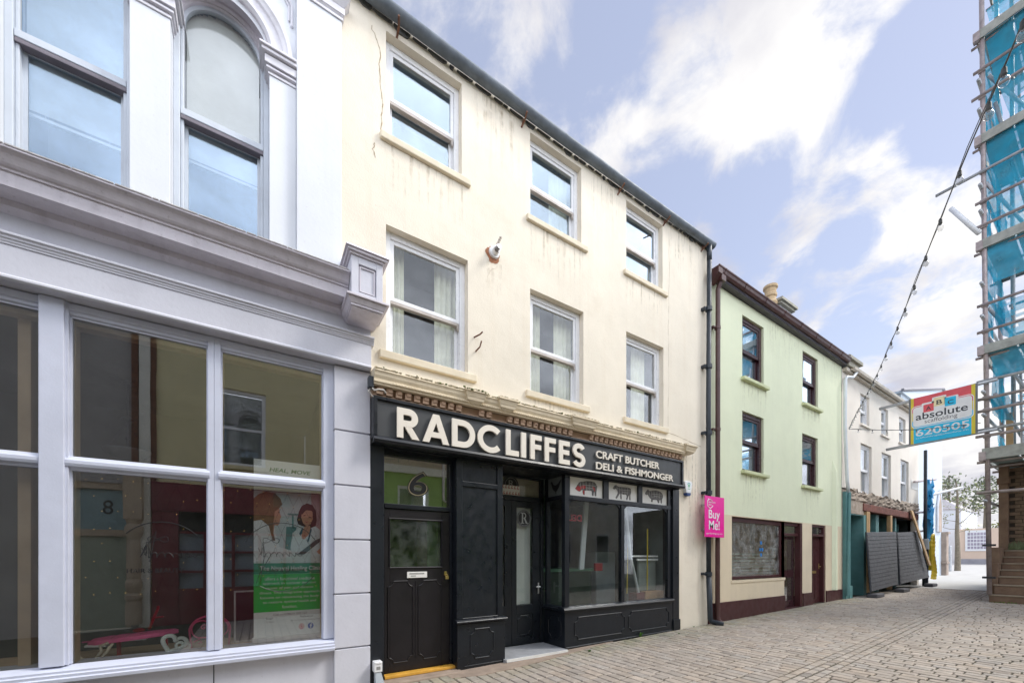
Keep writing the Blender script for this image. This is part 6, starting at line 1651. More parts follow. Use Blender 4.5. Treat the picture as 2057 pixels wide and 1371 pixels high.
# leaning boards
pk = thing('timber_plank', 'long raw timber plank leaning against the black panels', 'plank', (24.4, -.3, 1.3))
k = MB(); k.prism([(24.05, -.62, 1.25), (24.32, -.62, 1.25), (24.32, -.57, 1.25), (24.05, -.57, 1.25)], [(23.75, -.12, 3.62), (24.02, -.12, 3.62), (24.02, -.07, 3.62), (23.75, -.07, 3.62)]); k.build('plank', 'new_timber', pk)
mat('hoard_black', (0.055, 0.058, 0.065), 0.55, 0.12, 3, spec=0.5, bump=0.002, dirt=0.3, dirt_col=(0.16, 0.16, 0.17), dirt_scale=2)
mat('rubber_block', (0.09, 0.09, 0.10), 0.8, 0.2, 4, dirt=0.3, dirt_col=(0.2, 0.2, 0.2))
def hoarding(x0, x1, x0t, x1t, z0b, z1b, z0t, z1t, yb, yt, label):
    t = thing('hoarding_panel', label, 'hoarding', ((x0 + x1) / 2, yb, gz(x0)), 'black hoarding panels along the white building')
    n = 15; k = MB()
    for i in range(n):
        f0, f1 = i / n, (i + 1) / n - 0.003
        def pt(f, s_, off=0.0):
            xx = (x0 + (x1 - x0) * s_) * (1 - f) + (x0t + (x1t - x0t) * s_) * f
            zb, zt = z0b + (z1b - z0b) * s_, z0t + (z1t - z0t) * s_
            return (xx, yb + (yt - yb) * f - off, zb + (zt - zb) * f)
        a = [pt(f0, 0, .012), pt(f0, 1, .012), pt(f1, 1, .0), pt(f1, 0, .0)]
        b = [(p[0], p[1] + .03, p[2]) for p in a]
        k.prism(a, b)
    k.build('panel', 'hoard_black', t)
    k = MB()
    for s_ in (0, 1):
        p0 = (x0 + (x1 - x0) * s_, yb + .03, (z0b, z1b)[s_] - .05); p1 = (x0t + (x1t - x0t) * s_, yt + .03, (z0t, z1t)[s_] + .02)
        k.tube([p0, p1], .025, 6)
    k.tube([(x0t, yt + .03, z0t), (x1t, yt + .03, z1t)], .02, 6); k.tube([(x0, yb + .03, z0b), (x1, yb + .03, z1b)], .02, 6)
    k.build('frame', 'vent_dark', t)
hoarding(17.54, 20.35, 18.18, 21.39, 0.44, 0.58, 2.46, 2.59, -.50, -.20, 'first black slatted hoarding panel, beside the teal doorway')
hoarding(20.65, 24.6, 21.58, 24.23, 0.58, 0.73, 2.56, 2.69, -.50, -.20, 'second black slatted hoarding panel, with the plank against it')
for i, (bx, by, lab) in enumerate(((17.95, -.5, 'grey rubber foot block under the first hoarding panel'), (20.85, -.5, 'grey rubber foot block between the two hoarding panels'), (24.6, -.55, 'black rubber base block at the sheeted scaffold pole'))):
    k = MB(); k.box(bx - .38, bx + .38, by - .14, by + .14, gz(bx) - .01, gz(bx) + .13); o = k.build('foot_block', 'rubber_block', None, bevel=.03); tag(o, lab, 'block', 'hoarding foot blocks')

# ---- scaffold post at the corner, wrapped, with chute hose and blue sheeting
mat('scaf_tube', (0.46, 0.39, 0.38), 0.5, 0.2, 6, metallic=0.3, dirt=0.3, dirt_col=(0.18, 0.10, 0.07), dirt_scale=5)
mat('scaf_galv', (0.50, 0.52, 0.54), 0.45, 0.15, 6, metallic=0.5, dirt=0.2)
mat('sheet_blue', (0.03, 0.36, 0.70), 0.45, 0.15, 5, bump=0.01, bump_scale=12)
mat('hose_yellow', (0.70, 0.52, 0.03), 0.5, 0.12, 6)
sp = thing('wrapped_scaffold_post', 'black wrapped scaffold post with blue sheeting, stub tubes and yellow hose', 'scaffold post', (25.0, -.3, .35))
k = MB(); k.tube([(24.75, -.35, gz(24.7)), (24.8, -.35, 2.0)], .10, 10); k.build('foam_wrap', 'pipe_black', sp)
k = MB(); k.tube([(24.8, -.35, 1.95), (24.75, -.35, 2.4)], .12, 10); k.build('grey_wrap', 'white_pipe', sp)
k = MB(); k.tube([(24.75, -.35, 2.3), (24.8, -.35, 6.3)], .06, 8); k.build('post', 'pipe_black', sp)
k = MB(); k.tube([(25.4, -.3, 4.35), (32.0, -.3, 5.36)], .06, 8); k.build('long_tube', 'scaf_galv', sp)
for z_, l, a in ((4.95, 3.0, .4), (3.6, 1.8, .1), (2.75, 1.6, .1)):
    k = MB(); k.tube([(24.3, -.1, z_ - .05), (24.6 + l, -.3 + a * .4, z_ + a)], .045, 8); k.build('stub_tube', 'scaf_tube', sp)
random.seed(77)
k = MB()
for q in range(34):
    z_ = random.uniform(2.5, 5.0); cx = 25.35 + random.uniform(-.12, .22); s_ = random.uniform(.12, .3)
    P0 = [Vector((cx + random.uniform(-s_, s_), -.35 + random.uniform(-.15, .12), z_ + random.uniform(-s_ * 1.6, s_ * 1.6))) for _ in range(4)]
    k.add(P0, [(0, 1, 2), (0, 2, 3)])
for q in range(10):
    z_ = random.uniform(1.4, 2.8); P0 = [Vector((24.72 + random.uniform(-.1, .1), -.47, z_ + random.uniform(-.25, .25))) for _ in range(3)]; k.add(P0, [(0, 1, 2)])
k.tube([(25.5, -.3, 5.1), (25.55, -.3, 4.0), (25.45, -.3, 3.0), (25.35, -.3, 2.4)], [.05, .14, .18, .08], 7)
k.build('blue_sheet', 'sheet_blue', sp)
k = MB()
hp = [(25.5, -.35, 1.0), (25.45, -.35, 2.1), (25.55, -.35, 2.55), (25.85, -.35, 2.6), (25.95, -.35, 2.2), (25.85, -.35, 1.75), (26.1, -.35, 1.3), (26.25, -.35, .9), (26.05, -.35, .55)]
sm = []
for i in range(len(hp) - 1):
    for j in range(5): sm.append(Vector(hp[i]).lerp(Vector(hp[i + 1]), j / 5))
k.tube(sm, [.09 + .012 * (i % 2) for i in range(len(sm))], 8); k.build('yellow_hose', 'hose_yellow', sp)

# ================================================================== beyond: church, wall, tree, bollard
mat('pale_blue_render', (0.56, 0.63, 0.70), 0.8, 0.04, 0.6)
mat('church_stone', (0.45, 0.36, 0.30), 0.95, 0.2, 2, bump=.01, bump_scale=10)
chb = thing('church_hall', 'pale blue white hall with a hipped roof and pointed stone window past the white building', 'building', (31, 1, .4))
k = MB(); k.box(27.2, 35.2, 1.0, 12, .2, 9.8)
k.build('wall', 'pale_blue_render', chb)
k = MB(); k.prism([(27.0, .9, 9.801), (35.3, .9, 9.801), (35.3, 12, 9.801), (27.0, 12, 9.801)], [(27.0, .95, 9.9), (34.9, .95, 11.7), (34.9, 12, 11.7), (27.0, 12, 9.9)]); rfc = k.build('roof_wall', 'pale_blue_render', chb)
k = MB(); k.tube([(26.95, .88, 9.9), (34.8, .88, 11.75), (35.5, .88, 11.4)], .07, 6); k.build('coping', mat('coping_grey', (0.35, 0.34, 0.37), .8, .1, 3), chb)
k = MB(); k.box(35.0, 35.5, .78, 1.5, .2, 3.0); k.box(35.0, 35.5, .7, 1.4, 3.0, 3.12); k.box(34.9, 35.5, .74, 1.5, 1.2, 1.32); k.build('buttress', 'church_stone', chb)
k = MB(); ar = [(33.9, 3.1), (34.6, 3.1), (34.6, 4.6), (34.25, 5.4), (33.9, 4.6)]; k.profy(ar, .9, .999); k.build('arch_stone', 'church_stone', chb)
k = MB(); k.tube([(33.8, .93, 3.1), (33.8, .93, 4.6), (34.25, .93, 5.6), (34.7, .93, 4.6), (34.7, .93, 3.1)], .05, 6); k.build('arch_trim', 'white_paint', chb)
fw = thing('far_wall', 'low peach wall with a grey band and framed notice across the square', 'wall', (60, 3, gz(60)))
mat('peach', (0.72, 0.56, 0.44), .85, .05, .6)
k = MB(); k.box(60, 60.4, -8, 4.35, gz(60) - .2, 4.42); k.build('wall', 'peach', fw)
k = MB(); k.box(59.95, 59.999, -8, 4.36, gz(60) - .2, gz(60) + .5); k.build('band', 'coping_grey', fw)
k = MB(); k.box(59.9, 59.998, 2.3, 3.8, 2.2, 4.25); nb = k.build('notice_frame', 'white_plastic', fw)
k = MB()
random.seed(4)
for i in range(6):
    for j in range(5): k.box(59.89, 59.899, 2.42 + i * .21, 2.42 + i * .21 + .17, 2.4 + j * .34, 2.4 + j * .34 + .26)
k.build('notice_panel', mat('notice_mauve', (0.42, 0.38, 0.46), .7, .2, 4), nb)
fb = thing('far_building', 'plain white rendered block behind the young tree', 'building', (63, 8, 1))
k = MB(); k.box(62, 70, 4.4, 14, .5, 6.6); k.build('wall', 'white_paint', fb)
k = MB(); k.prism([(61.9, 4.3, 6.601), (70, 4.3, 6.601), (70, 14, 6.601), (61.9, 14, 6.601)], [(64, 6, 8.0), (68, 6, 8.0), (68, 12, 8.0), (64, 12, 8.0)]); k.build('roof', mat('far_roof', (0.45, 0.43, 0.45), .8, .1, 1), fb)
fr2 = thing('domed_roof_house', 'distant low house with a mauve hipped roof behind the peach wall', 'house', (85, 2, 1))
k = MB(); k.box(80, 92, -6, 5, .5, 4.6); k.build('wall', 'peach', fr2)
k = MB(); k.prism([(79.8, -6.2, 4.601), (92, -6.2, 4.601), (92, 5.2, 4.601), (79.8, 5.2, 4.601)], [(85, -1, 8.6), (87, -1, 8.6), (87, 1.5, 8.6), (85, 1.5, 8.6)]); k.build('roof', mat('mauve_roof', (0.40, 0.34, 0.38), .8, .1, 1), fr2)
# young bare tree
mat('bark', (0.26, 0.22, 0.17), .9, .25, 8, col2=(.14, .12, .08), bump=.006, bump_scale=30)
mat('new_leaf', (0.24, 0.27, 0.05), .7, .2, 6)
mat('dark_leaf', (0.24, 0.28, 0.18), .8, .2, 2)
def tree(name, base, h, r0, label, leaf_m, nleaf, spread, seed, group=None, bare=True, z0=.42):
    random.seed(seed)
    t = thing(name, label, 'tree', base, group)
    B_ = Vector(base); k = MB(); tips = []
    tr = [B_ + Vector((random.uniform(-.012, .012) * i, random.uniform(-.012, .012) * i, h * i / 7)) for i in range(8)]
    k.tube(tr, [r0 * (1 - .11 * i) for i in range(8)], 8)
    def limb(p, d, l, r_, dep):
        q = [p]; dd = d.copy()
        for i in range(4):
            dd = (dd + Vector((random.uniform(-.25, .25), random.uniform(-.25, .25), random.uniform(-.05, .22)))).normalized(); q.append(q[-1] + dd * l / 4)
        k.tube(q, [r_ * (1 - .2 * i) for i in range(5)], 5)
        tips.extend(q[2:])
        if dep > 0:
            for i in range(3):
                a = random.choice(q[1:4]); limb(a, (dd + Vector((random.uniform(-1, 1), random.uniform(-1, 1), random.uniform(-.3, .6)))).normalized(), l * .55, r_ * .5, dep - 1)
    nl = 12 if bare else 16
    for i in range(nl):
        f = z0 + (.95 - z0) * i / nl
        p = tr[0].lerp(tr[-1], f); a = i * 2.4 + random.uniform(-.4, .4)
        limb(p, Vector((math.cos(a), math.sin(a), .15 + random.uniform(-.1, .25))).normalized(), spread * (1.15 - f * .7) * random.uniform(.7, 1.1), r0 * .17 * (1.2 - f * .7), 2)
    k.build('trunk', 'bark', t)
    k = MB()
    for i in range(nleaf):
        p = random.choice(tips) + Vector((random.gauss(0, .12), random.gauss(0, .12), random.gauss(0, .1))) * (1 if bare else 3.2); s_ = random.uniform(.04, .1) * (1 if bare else 2.6)
        a = Vector((random.gauss(0, 1), random.gauss(0, 1), random.gauss(0, 1))).normalized(); b = a.orthogonal().normalized()
        k.add([p + a * s_, p + b * s_ * .6, p - a * s_, p - b * s_ * .6], [(0, 1, 2, 3)])
    k.build('crown', leaf_m, t)
tree('street_tree', (42.3, 1.5, gz(42.3)), 6.4, .17, 'young nearly bare street tree with sparse yellow green buds', 'new_leaf', 260, 2.4, 12)
tree('hill_tree', (72, 7.0, 1.1), 10.6, .3, 'distant hazy evergreen tree rising behind the pale hall corner', 'dark_leaf', 520, 2.2, 15, 'distant trees past the square', False, .5)
tree('hill_tree', (74, 4.3, 1.1), 10.2, .3, 'distant hazy evergreen tree above the young street tree and peach wall', 'dark_leaf', 520, 2.0, 18, 'distant trees past the square', False, .55)
tree('hill_tree', (76, 2.0, 1.1), 6.0, .25, 'low distant yellow green tree just beside the scaffold leg', 'new_leaf', 700, 1.8, 19, 'distant trees past the square', False, .4)
bl = thing('bollard', 'pale grey steel bollard standing beside the young tree', 'bollard', (41.2, 1.75, gz(41.2)))
k = MB(); k.lathe((41.2, 1.72, gz(41.2)), [(.13, 0), (.13, 1.75), (.10, 1.8)], 12); k.build('post', 'scaf_galv', bl)
# ================================================================== scaffolded brick building with stone steps
mat('sandstone', (0.23, 0.155, 0.105), .95, .2, 3, col2=(.16, .10, .07), bump=.006, bump_scale=22, dirt=.4, dirt_col=(.10, .07, .05), dirt_scale=2)
mat('old_brick', (0.21, 0.145, 0.095), .95, .25, 6, col2=(.12, .085, .06), bump=.01, bump_scale=14, dirt=.4, dirt_col=(.05, .04, .03), dirt_scale=3)
mat('mortar', (0.07, 0.055, 0.04), 1, .2, 6)
mat('scaf_board', (0.40, 0.41, 0.37), .8, .18, 6, streak=.2, bump=.002, dirt=.25, dirt_col=(.25, .2, .14), dirt_scale=4)
mat('scaf_deck', (0.34, 0.44, 0.45), .85, .15, 4, dirt=.3, dirt_col=(.10, .12, .12))
mat('step_tread', (0.33, 0.27, 0.20), .9, .15, 4, bump=.004, dirt=.4, dirt_col=(.16, .14, .07), dirt_scale=3)
netting('net_blue', (0.04, 0.42, 0.62), .70)
netting('net_thin', (0.08, 0.54, 0.78), .55)
bb = thing('brick_building', 'old brown brick building behind the scaffold and stone steps', 'building', (21, -4, .3))
k = MB(); k.box(20.4, 30, -12, -3.12, .1, 4.45); k.build('core', 'mortar', bb)
k = MB(); random.seed(31)
z = 1.75; r_ = 0
while z < 4.4:
    y = -3.13 - (0.12 if r_ % 2 else 0)
    while y > -5.2:
        l = random.uniform(.22, .34)
        k.box(20.36 + random.uniform(-.008, .008), 20.42, y - l + .018, y, z, z + .10); y -= l
    z += .118; r_ += 1
k.build('brickwork', 'old_brick', bb)
k = MB(); k.box(20.2, 20.5, -3.13, -2.93, .3, 4.5); k.box(20.15, 20.5, -3.16, -2.90, 3.95, 4.15); k.build('stone_pier', 'sandstone', bb, bevel=.01)
k = MB(); k.box(20.1, 20.45, -5.2, -2.95, 4.5, 4.62); k.build('string_course', 'sandstone', bb)
# stone steps climbing along the street
stp = thing('stone_steps', 'worn brown stone steps with a stepped side wall under the scaffold', 'steps', (18.7, -3.2, .2))
lv = [(18.72, -2.92, .47), (18.86, -3.00, .77), (19.07, -3.07, 1.02), (19.32, -3.07, 1.22), (19.57, -3.07, 1.42), (19.82, -3.07, 1.62), (20.05, -3.07, 1.82)]
zb = .1
for i, (x_, y_, z_) in enumerate(lv):
    k = MB(); k.box(x_, 20.6, -6.2, y_, zb, z_ - .045); k.build('riser', 'sandstone', stp, bevel=.012)
    k = MB(); k.box(x_ - .02, 20.6, -6.2, y_ + .015, z_ - .044, z_); k.build('tread', 'step_tread', stp, bevel=.01)
    zb = z_
k = MB(); k.box(19.0, 20.4, -3.06, -2.86, .471, 1.36); k.box(19.0, 19.25, -3.06, -2.86, 1.36, 1.40)
k.box(19.3, 20.4, -3.06, -2.88, 1.361, 1.9); k.build('side_wall', 'sandstone', stp, bevel=.01)
k = MB(); random.seed(2)
for q in range(60): k.ball((18.73 + random.uniform(-.02, .02), -2.95 - random.uniform(0, .9), .23 + random.uniform(0, .03)), random.uniform(.01, .03), 5, 3)
k.build('moss', 'moss', stp)
plt_ = thing('step_plants', 'small grey green weeds growing at the top of the stone steps', 'plants', (20.2, -3.3, 1.82))
k = MB()
for q in range(90):
    p = Vector((20.2 + random.uniform(-.1, .1), -3.12 - random.uniform(0, .4), 1.82)); t = p + Vector((random.uniform(-.1, .1), random.uniform(-.1, .1), random.uniform(.08, .32)))
    k.add([p, (p + t) / 2 + Vector((0, .02, 0)), t, (p + t) / 2 - Vector((0, .02, 0))], [(0, 1, 2, 3)])
k.build('leaves', mat('sage', (.16, .20, .10), .8, .2, 8), plt_)

scf = thing('scaffold', 'tall tube scaffold with timber decks and torn blue debris netting', 'scaffold', (18.7, -2.9, .3))
YS = lambda z: -2.93 + (z - .4) * .0092       # the corner standard leans a little
def part(nm, m_, fn, smooth=False, bevel=0.0):
    k = MB(); fn(k); return k.build(nm, m_, scf, smooth=smooth, bevel=bevel)
random.seed(13)
for (sx, sy) in ((18.7, None), (21.3, None), (18.75, -3.78), (18.75, -5.1), (20.0, -4.3), (21.3, -4.3)):
    y0 = -2.93 if sy is None else sy; y1 = YS(20) if sy is None else sy + .1
    zb = .02 + gz(sx) if sx > 18.78 else 1.9
    part('standard', 'scaf_tube' if sy is None else 'scaf_galv', lambda k: k.tube([(sx, y0, .47 if sx < 18.72 else zb), (sx, (y0 + y1) / 2, 10), (sx, y1, 22)], .055, 8), True)
for sy in (-3.25,):
    part('standard', 'scaf_galv', lambda k: k.tube([(20.1, sy, 4.6), (20.1, sy + .05, 22)], .05, 8), True)
    part('standard', 'scaf_galv', lambda k: k.tube([(19.4, sy - .5, 4.9), (19.4, sy - .5, 22)], .045, 8), True)
LV = [4.56, 7.78, 11.0, 14.23, 17.45, 20.6]
for zl in LV:
    th_ = .34 if zl < 5 else .27
    part('toe_board', 'scaf_board', lambda k: (k.box(18.60, 18.64, -6.5, YS(zl) + .10, zl, zl + th_), k.box(18.645, 18.66, -6.5, YS(zl) + .10, zl + .015, zl + th_ - .03)), bevel=.004)
    part('toe_board', 'scaf_board', lambda k: k.box(18.70, 21.6, YS(zl) + .07, YS(zl) + .11, zl, zl + th_), bevel=.004)
    def deck(k):
        y = YS(zl) + .03
        while y > -6.4:
            k.box(18.72, 21.5, y - .60, y - .035, zl + .02, zl + .06); y -= .61
    part('deck', 'scaf_deck', deck)
    part('transom', 'scaf_tube', lambda k: [k.tube([(xx, YS(zl) + .22, zl - .05), (xx, -6.5, zl - .05)], .04, 7) for xx in (18.78, 20.0, 21.3)], True)
    part('board_end', 'scaf_tube', lambda k: k.box(18.56, 18.72, YS(zl) + .02, YS(zl) + .16, zl - .02, zl + .24))
RAILS = [16.48, 15.68, 13.37, 12.45, 11.70, 9.27, 8.47, 6.94, 6.43, 6.06, 5.46, 5.27, 3.54]
for zr in RAILS:
    ext = 1.0 if abs(zr - 13.37) < .01 else (.14 + random.uniform(0, .1))
    m_ = 'scaf_galv' if zr in (13.37, 6.94, 5.46) else 'scaf_tube'
    part('ledger', m_, lambda k: k.tube([(18.62, YS(zr) + ext, zr + random.uniform(-.02, .02)), (18.62, -6.4, zr)], .045, 8), True)
for zr in (3.3, 5.9, 6.6, 8.9, 9.9, 12.1, 12.9, 15.2, 16.1):
    part('ledger', 'scaf_galv', lambda k: k.tube([(18.45, YS(zr) + .04, zr), (21.6, YS(zr) + .04, zr)], .045, 8), True)
    part('ledger', 'scaf_galv', lambda k: k.tube([(21.2, YS(zr) - .2, zr + .1), (21.2, -6.4, zr + .1)], .045, 8), True)
for zr in RAILS: part('coupler', 'scaf_tube', lambda k: k.box(18.615, 18.70, YS(zr) - .075, YS(zr) + .075, zr - .06, zr + .06), bevel=.015)
for zr in (.95, 1.93): part('band', 'vent_dark', lambda k: k.box(18.58, 18.78, -3.05, -2.80, zr, zr + .06))
for (p0, p1) in (((18.7, -2.86, 13.0), (20.1, -3.9, 10.9)), ((18.8, -2.9, 9.2), (20.6, -3.6, 7.9)), ((18.8, -2.9, 8.3), (19.5, -4.0, 5.4)), ((19.0, -3.0, 6.6), (20.4, -3.6, 4.8)), ((18.8, -2.9, 16.3), (19.9, -3.9, 14.5)), ((19.0, -3.0, 15.5), (20.1, -3.5, 12.5))):
    part('brace', 'scaf_galv', lambda k: k.tube([p0, p1], .045, 7), True)
part('stray_tube', mat('tube_white', (.80, .82, .84), .4, .05, 4), lambda k: k.tube([(18.6, -2.15, 12.7), (18.6, -2.74, 11.5)], .06, 8), True)
for (y_, z0_, z1_) in ((-3.42, 14.4, 17.3), (-3.46, 4.95, 7.7)):
    def lad(k):
        k.tube([(19.6, y_, z0_), (19.2, y_, z1_)], .03, 6); k.tube([(19.6, y_ - .35, z0_), (19.2, y_ - .35, z1_)], .03, 6)
        for i in range(12):
            f = (i + .5) / 12; k.tube([(19.6 - .4 * f, y_, z0_ + (z1_ - z0_) * f), (19.6 - .4 * f, y_ - .35, z0_ + (z1_ - z0_) * f)], .018, 5)
    part('ladder', 'scaf_galv', lad)
part('post_board', 'new_timber', lambda k: k.box(19.3, 19.36, -3.32, -3.18, 4.9, 6.0))
# netting: sheets tied to the tubes, sagging and torn
def net(nm, corners, m_, n=14, amp=.09, seed=1, torn=0.0):
    random.seed(seed); k = MB(); A_, B_, C_, D_ = [Vector(c) for c in corners]; g = []
    nrm = (B_ - A_).cross(D_ - A_).normalized()
    for i in range(n + 1):
        row = []
        for j in range(n + 1):
            u, v = i / n, j / n
            p = A_.lerp(B_, u).lerp(D_.lerp(C_, u), v)
            row.append(p + nrm * (amp * math.sin(u * 9 + v * 4 + seed) * math.sin(v * 3.1) + random.uniform(-.01, .01)))
        g.append(row)
    for i in range(n):
        for j in range(n):
            if random.random() < torn: continue
            k.poly([g[i][j], g[i + 1][j], g[i + 1][j + 1], g[i][j + 1]])
    o = k.build(nm, m_, scf, smooth=True, weld=True)
Y0_ = lambda z: YS(z) - .06
def fnet(z0, z1, yl0, yl1, m_='net_blue', seed=1, torn=0.0, x=18.74):
    net('netting', [(x, yl0, z0), (x, -6.3, z0), (x, -6.3, z1), (x, yl1, z1)], m_, seed=seed, torn=torn)
fnet(15.75, 17.6, -3.05, -2.82, seed=2)
fnet(12.5, 14.4, -3.02, -2.84, seed=3)
fnet(11.75, 12.5, -3.18, -3.03, 'net_thin', seed=4, torn=.05)
fnet(9.9, 11.1, -3.0, -2.86, 'net_thin', seed=5)
fnet(18.3, 20.7, -3.0, -2.8, 'net_blue', seed=6)
fnet(17.7, 18.3, -2.95, -2.86, 'net_thin', seed=7, torn=.1)
fnet(7.0, 7.85, -3.05, -2.92, 'net_thin', seed=8)
fnet(14.5, 15.75, -3.35, -3.1, 'net_thin', seed=41, torn=.22)
fnet(8.1, 9.3, -3.3, -3.1, 'net_thin', seed=42, torn=.25)
fnet(11.2, 11.8, -3.2, -3.05, 'net_thin', seed=43, torn=.15)
fnet(5.6, 6.9, -3.35, -3.25, 'net_thin', seed=44, torn=.35, x=20.9)
# street-side sheets and the inner sheets seen through the decks
for z0, z1, x0_, x1_, m_, sd_ in ((14.5, 15.7, 18.8, 19.5, 'net_blue', 11), (11.3, 12.5, 18.8, 19.3, 'net_blue', 12), (8.0, 9.2, 18.8, 19.6, 'net_blue', 13), (12.4, 14.2, 18.75, 21.5, 'net_blue', 14), (15.7, 17.4, 18.75, 21.5, 'net_blue', 15), (9.3, 11.0, 18.75, 21.5, 'net_blue', 16), (6.1, 7.8, 19.4, 21.5, 'net_blue', 17), (4.9, 5.6, 20.2, 21.5, 'net_thin', 18)):
    net('netting', [(x0_, YS(z0) - .02, z0), (x1_, YS(z0) - .05, z0), (x1_, YS(z1) - .05, z1), (x0_, YS(z1) - .02, z1)], m_, seed=sd_, amp=.04, torn=.03)
for z0, z1, y0_, y1_, sd_ in ((4.9, 6.9, -3.75, -6.4, 21), (8.0, 9.6, -3.55, -6.4, 22), (11.3, 12.3, -3.6, -6.4, 23), (14.5, 15.6, -3.6, -6.4, 24)):
    net('netting', [(21.4, y0_, z0), (21.4, y1_, z0), (21.4, y1_, z1), (21.4, y0_, z1)], 'net_blue', seed=sd_, torn=.06)
for z0, z1, ya, yb, sd_ in ((8.2, 9.2, -3.02, -3.22, 31), (5.7, 6.4, -2.95, -3.25, 32), (11.4, 12.0, -2.95, -3.15, 33)):
    net('netting', [(18.72, ya, z1), (18.95, yb, z1 + .1), (19.2, yb - .1, z0), (19.0, ya - .12, z0 + .1)], 'net_blue', seed=sd_, n=5)

# ---- scaffold firm's banner on two tubes across the street
bn = thing('scaffold_banner', 'red white and blue scaffolding firm banner stretched between two tubes over the street', 'banner', (18.6, -2.9, 6.1))
XB = 18.58
for z_, y_ in ((6.885, -.42), (5.40, -.60)):
    k = MB(); k.tube([(XB + .03, y_, z_ - .03), (XB + .03, -3.1, z_ + .02)], .05, 9); k.build('tube', 'scaf_galv', bn, smooth=True)
PB = lambda u, v, n: (XB - .03 - n, -u, v)      # u runs to the right as seen from the street
k = MB(); g = []
k.box(XB - .028, XB - .022, -2.72, -1.19, 5.39, 6.92); k.build('sheet', mat('ban_grey', (.16, .17, .18), .6, .05, 4), bn)
def bp(polys, m_, n, nm='print'):
    mb = MB()
    for P_ in polys: flat(mb, P_, PB, n, .001)
    return mb.build(nm, m_, bn)
mat('ban_yellow', (.70, .56, .05), .55, .06, 4); mat('ban_red', (.72, .10, .12), .55, .08, 4); mat('ban_blue', (.02, .50, .78), .55, .06, 4); mat('ban_white', (.78, .78, .78), .55, .04, 4); mat('ban_text', (.035, .04, .05), .5, .05, 4); mat('ban_cream', (.80, .70, .42), .55, .05, 4)
rc = lambda a, b, c, d_: [(a, c), (b, c), (b, d_), (a, d_)]
def rrect(a, b, c, d_, r_):
    o_ = []
    for cx, cy, t0 in ((b - r_, d_ - r_, 0), (a + r_, d_ - r_, 90), (a + r_, c + r_, 180), (b - r_, c + r_, 270)):
        o_ += [(cx + r_ * math.cos(R(t0 + 15 * i)), cy + r_ * math.sin(R(t0 + 15 * i))) for i in range(7)]
    return o_
bp([rc(1.24, 1.31, 5.392, 6.918), rc(2.59, 2.67, 5.392, 6.918)], 'ban_yellow', .0005)
bp([rc(1.31, 2.59, 6.30, 6.918)], 'ban_red', .0005)
bp([rc(1.31, 2.59, 5.392, 6.05)], 'ban_blue', .0005)
bp([rc(1.31, 2.59, 6.05, 6.30)], 'ban_white', .0005)
bp([rrect(1.255, 2.645, 5.90, 6.64, .12)], 'ban_white', .0015)
bp([rrect(1.275, 2.625, 5.925, 6.615, .10)], 'ban_red', .0025)
bp([rc(1.275, 2.625, 6.14, 6.42)], 'ban_yellow', .0026)
bp([rrect(1.275, 2.625, 5.925, 6.20, .10)], 'ban_blue', .0027)
bp([rrect(1.295, 2.605, 5.945, 6.595, .085)], 'ban_white', .0037)
bp([rrect(1.50, 1.82, 6.36, 6.68, .03), rrect(1.74, 2.06, 6.50, 6.80, .03), rrect(2.0, 2.32, 6.40, 6.72, .03)], 'ban_white', .0042)
bp([rrect(1.54, 1.78, 6.37, 6.62, .015)], 'ban_red', .0052)
bp([rrect(1.78, 2.02, 6.49, 6.77, .015)], 'ban_cream', .0054)
bp([rrect(2.03, 2.27, 6.42, 6.69, .015)], 'ban_blue', .0056)
k = MB()
for c_, bx in (('A', (1.60, 1.72, 6.42, 6.55)), ('B', (1.84, 1.97, 6.54, 6.68)), ('C', (2.09, 2.22, 6.47, 6.60))): add_text(k, c_, bx, lambda u, v, n: PB(u, v, n + .0068), 0, .02)
add_text(k, 'absolute', (1.36, 2.52, 6.155, 6.38), lambda u, v, n: PB(u, v, n + .0055), 0, .012)
add_text(k, 'scaffolding', (1.57, 2.30, 5.97, 6.14), lambda u, v, n: PB(u, v, n + .0055), 0, -.004)
k.build('lettering', 'ban_text', bn)
k = MB(); add_text(k, '620505', (1.36, 2.55, 5.62, 5.85), lambda u, v, n: PB(u, v, n + .003), 0, .012); add_text(k, 'scaffolding@absolute.im', (1.36, 2.53, 5.53, 5.58), lambda u, v, n: PB(u, v, n + .003), 0, .0); k.build('number', 'ban_white', bn)
k = MB(); add_text(k, 'LTD', (2.36, 2.46, 6.0, 6.05), lambda u, v, n: PB(u, v, n + .0055), 0, 0); k.build('small_words', mat('ban_faint', (.62, .62, .62), .5, .02, 3), bn)

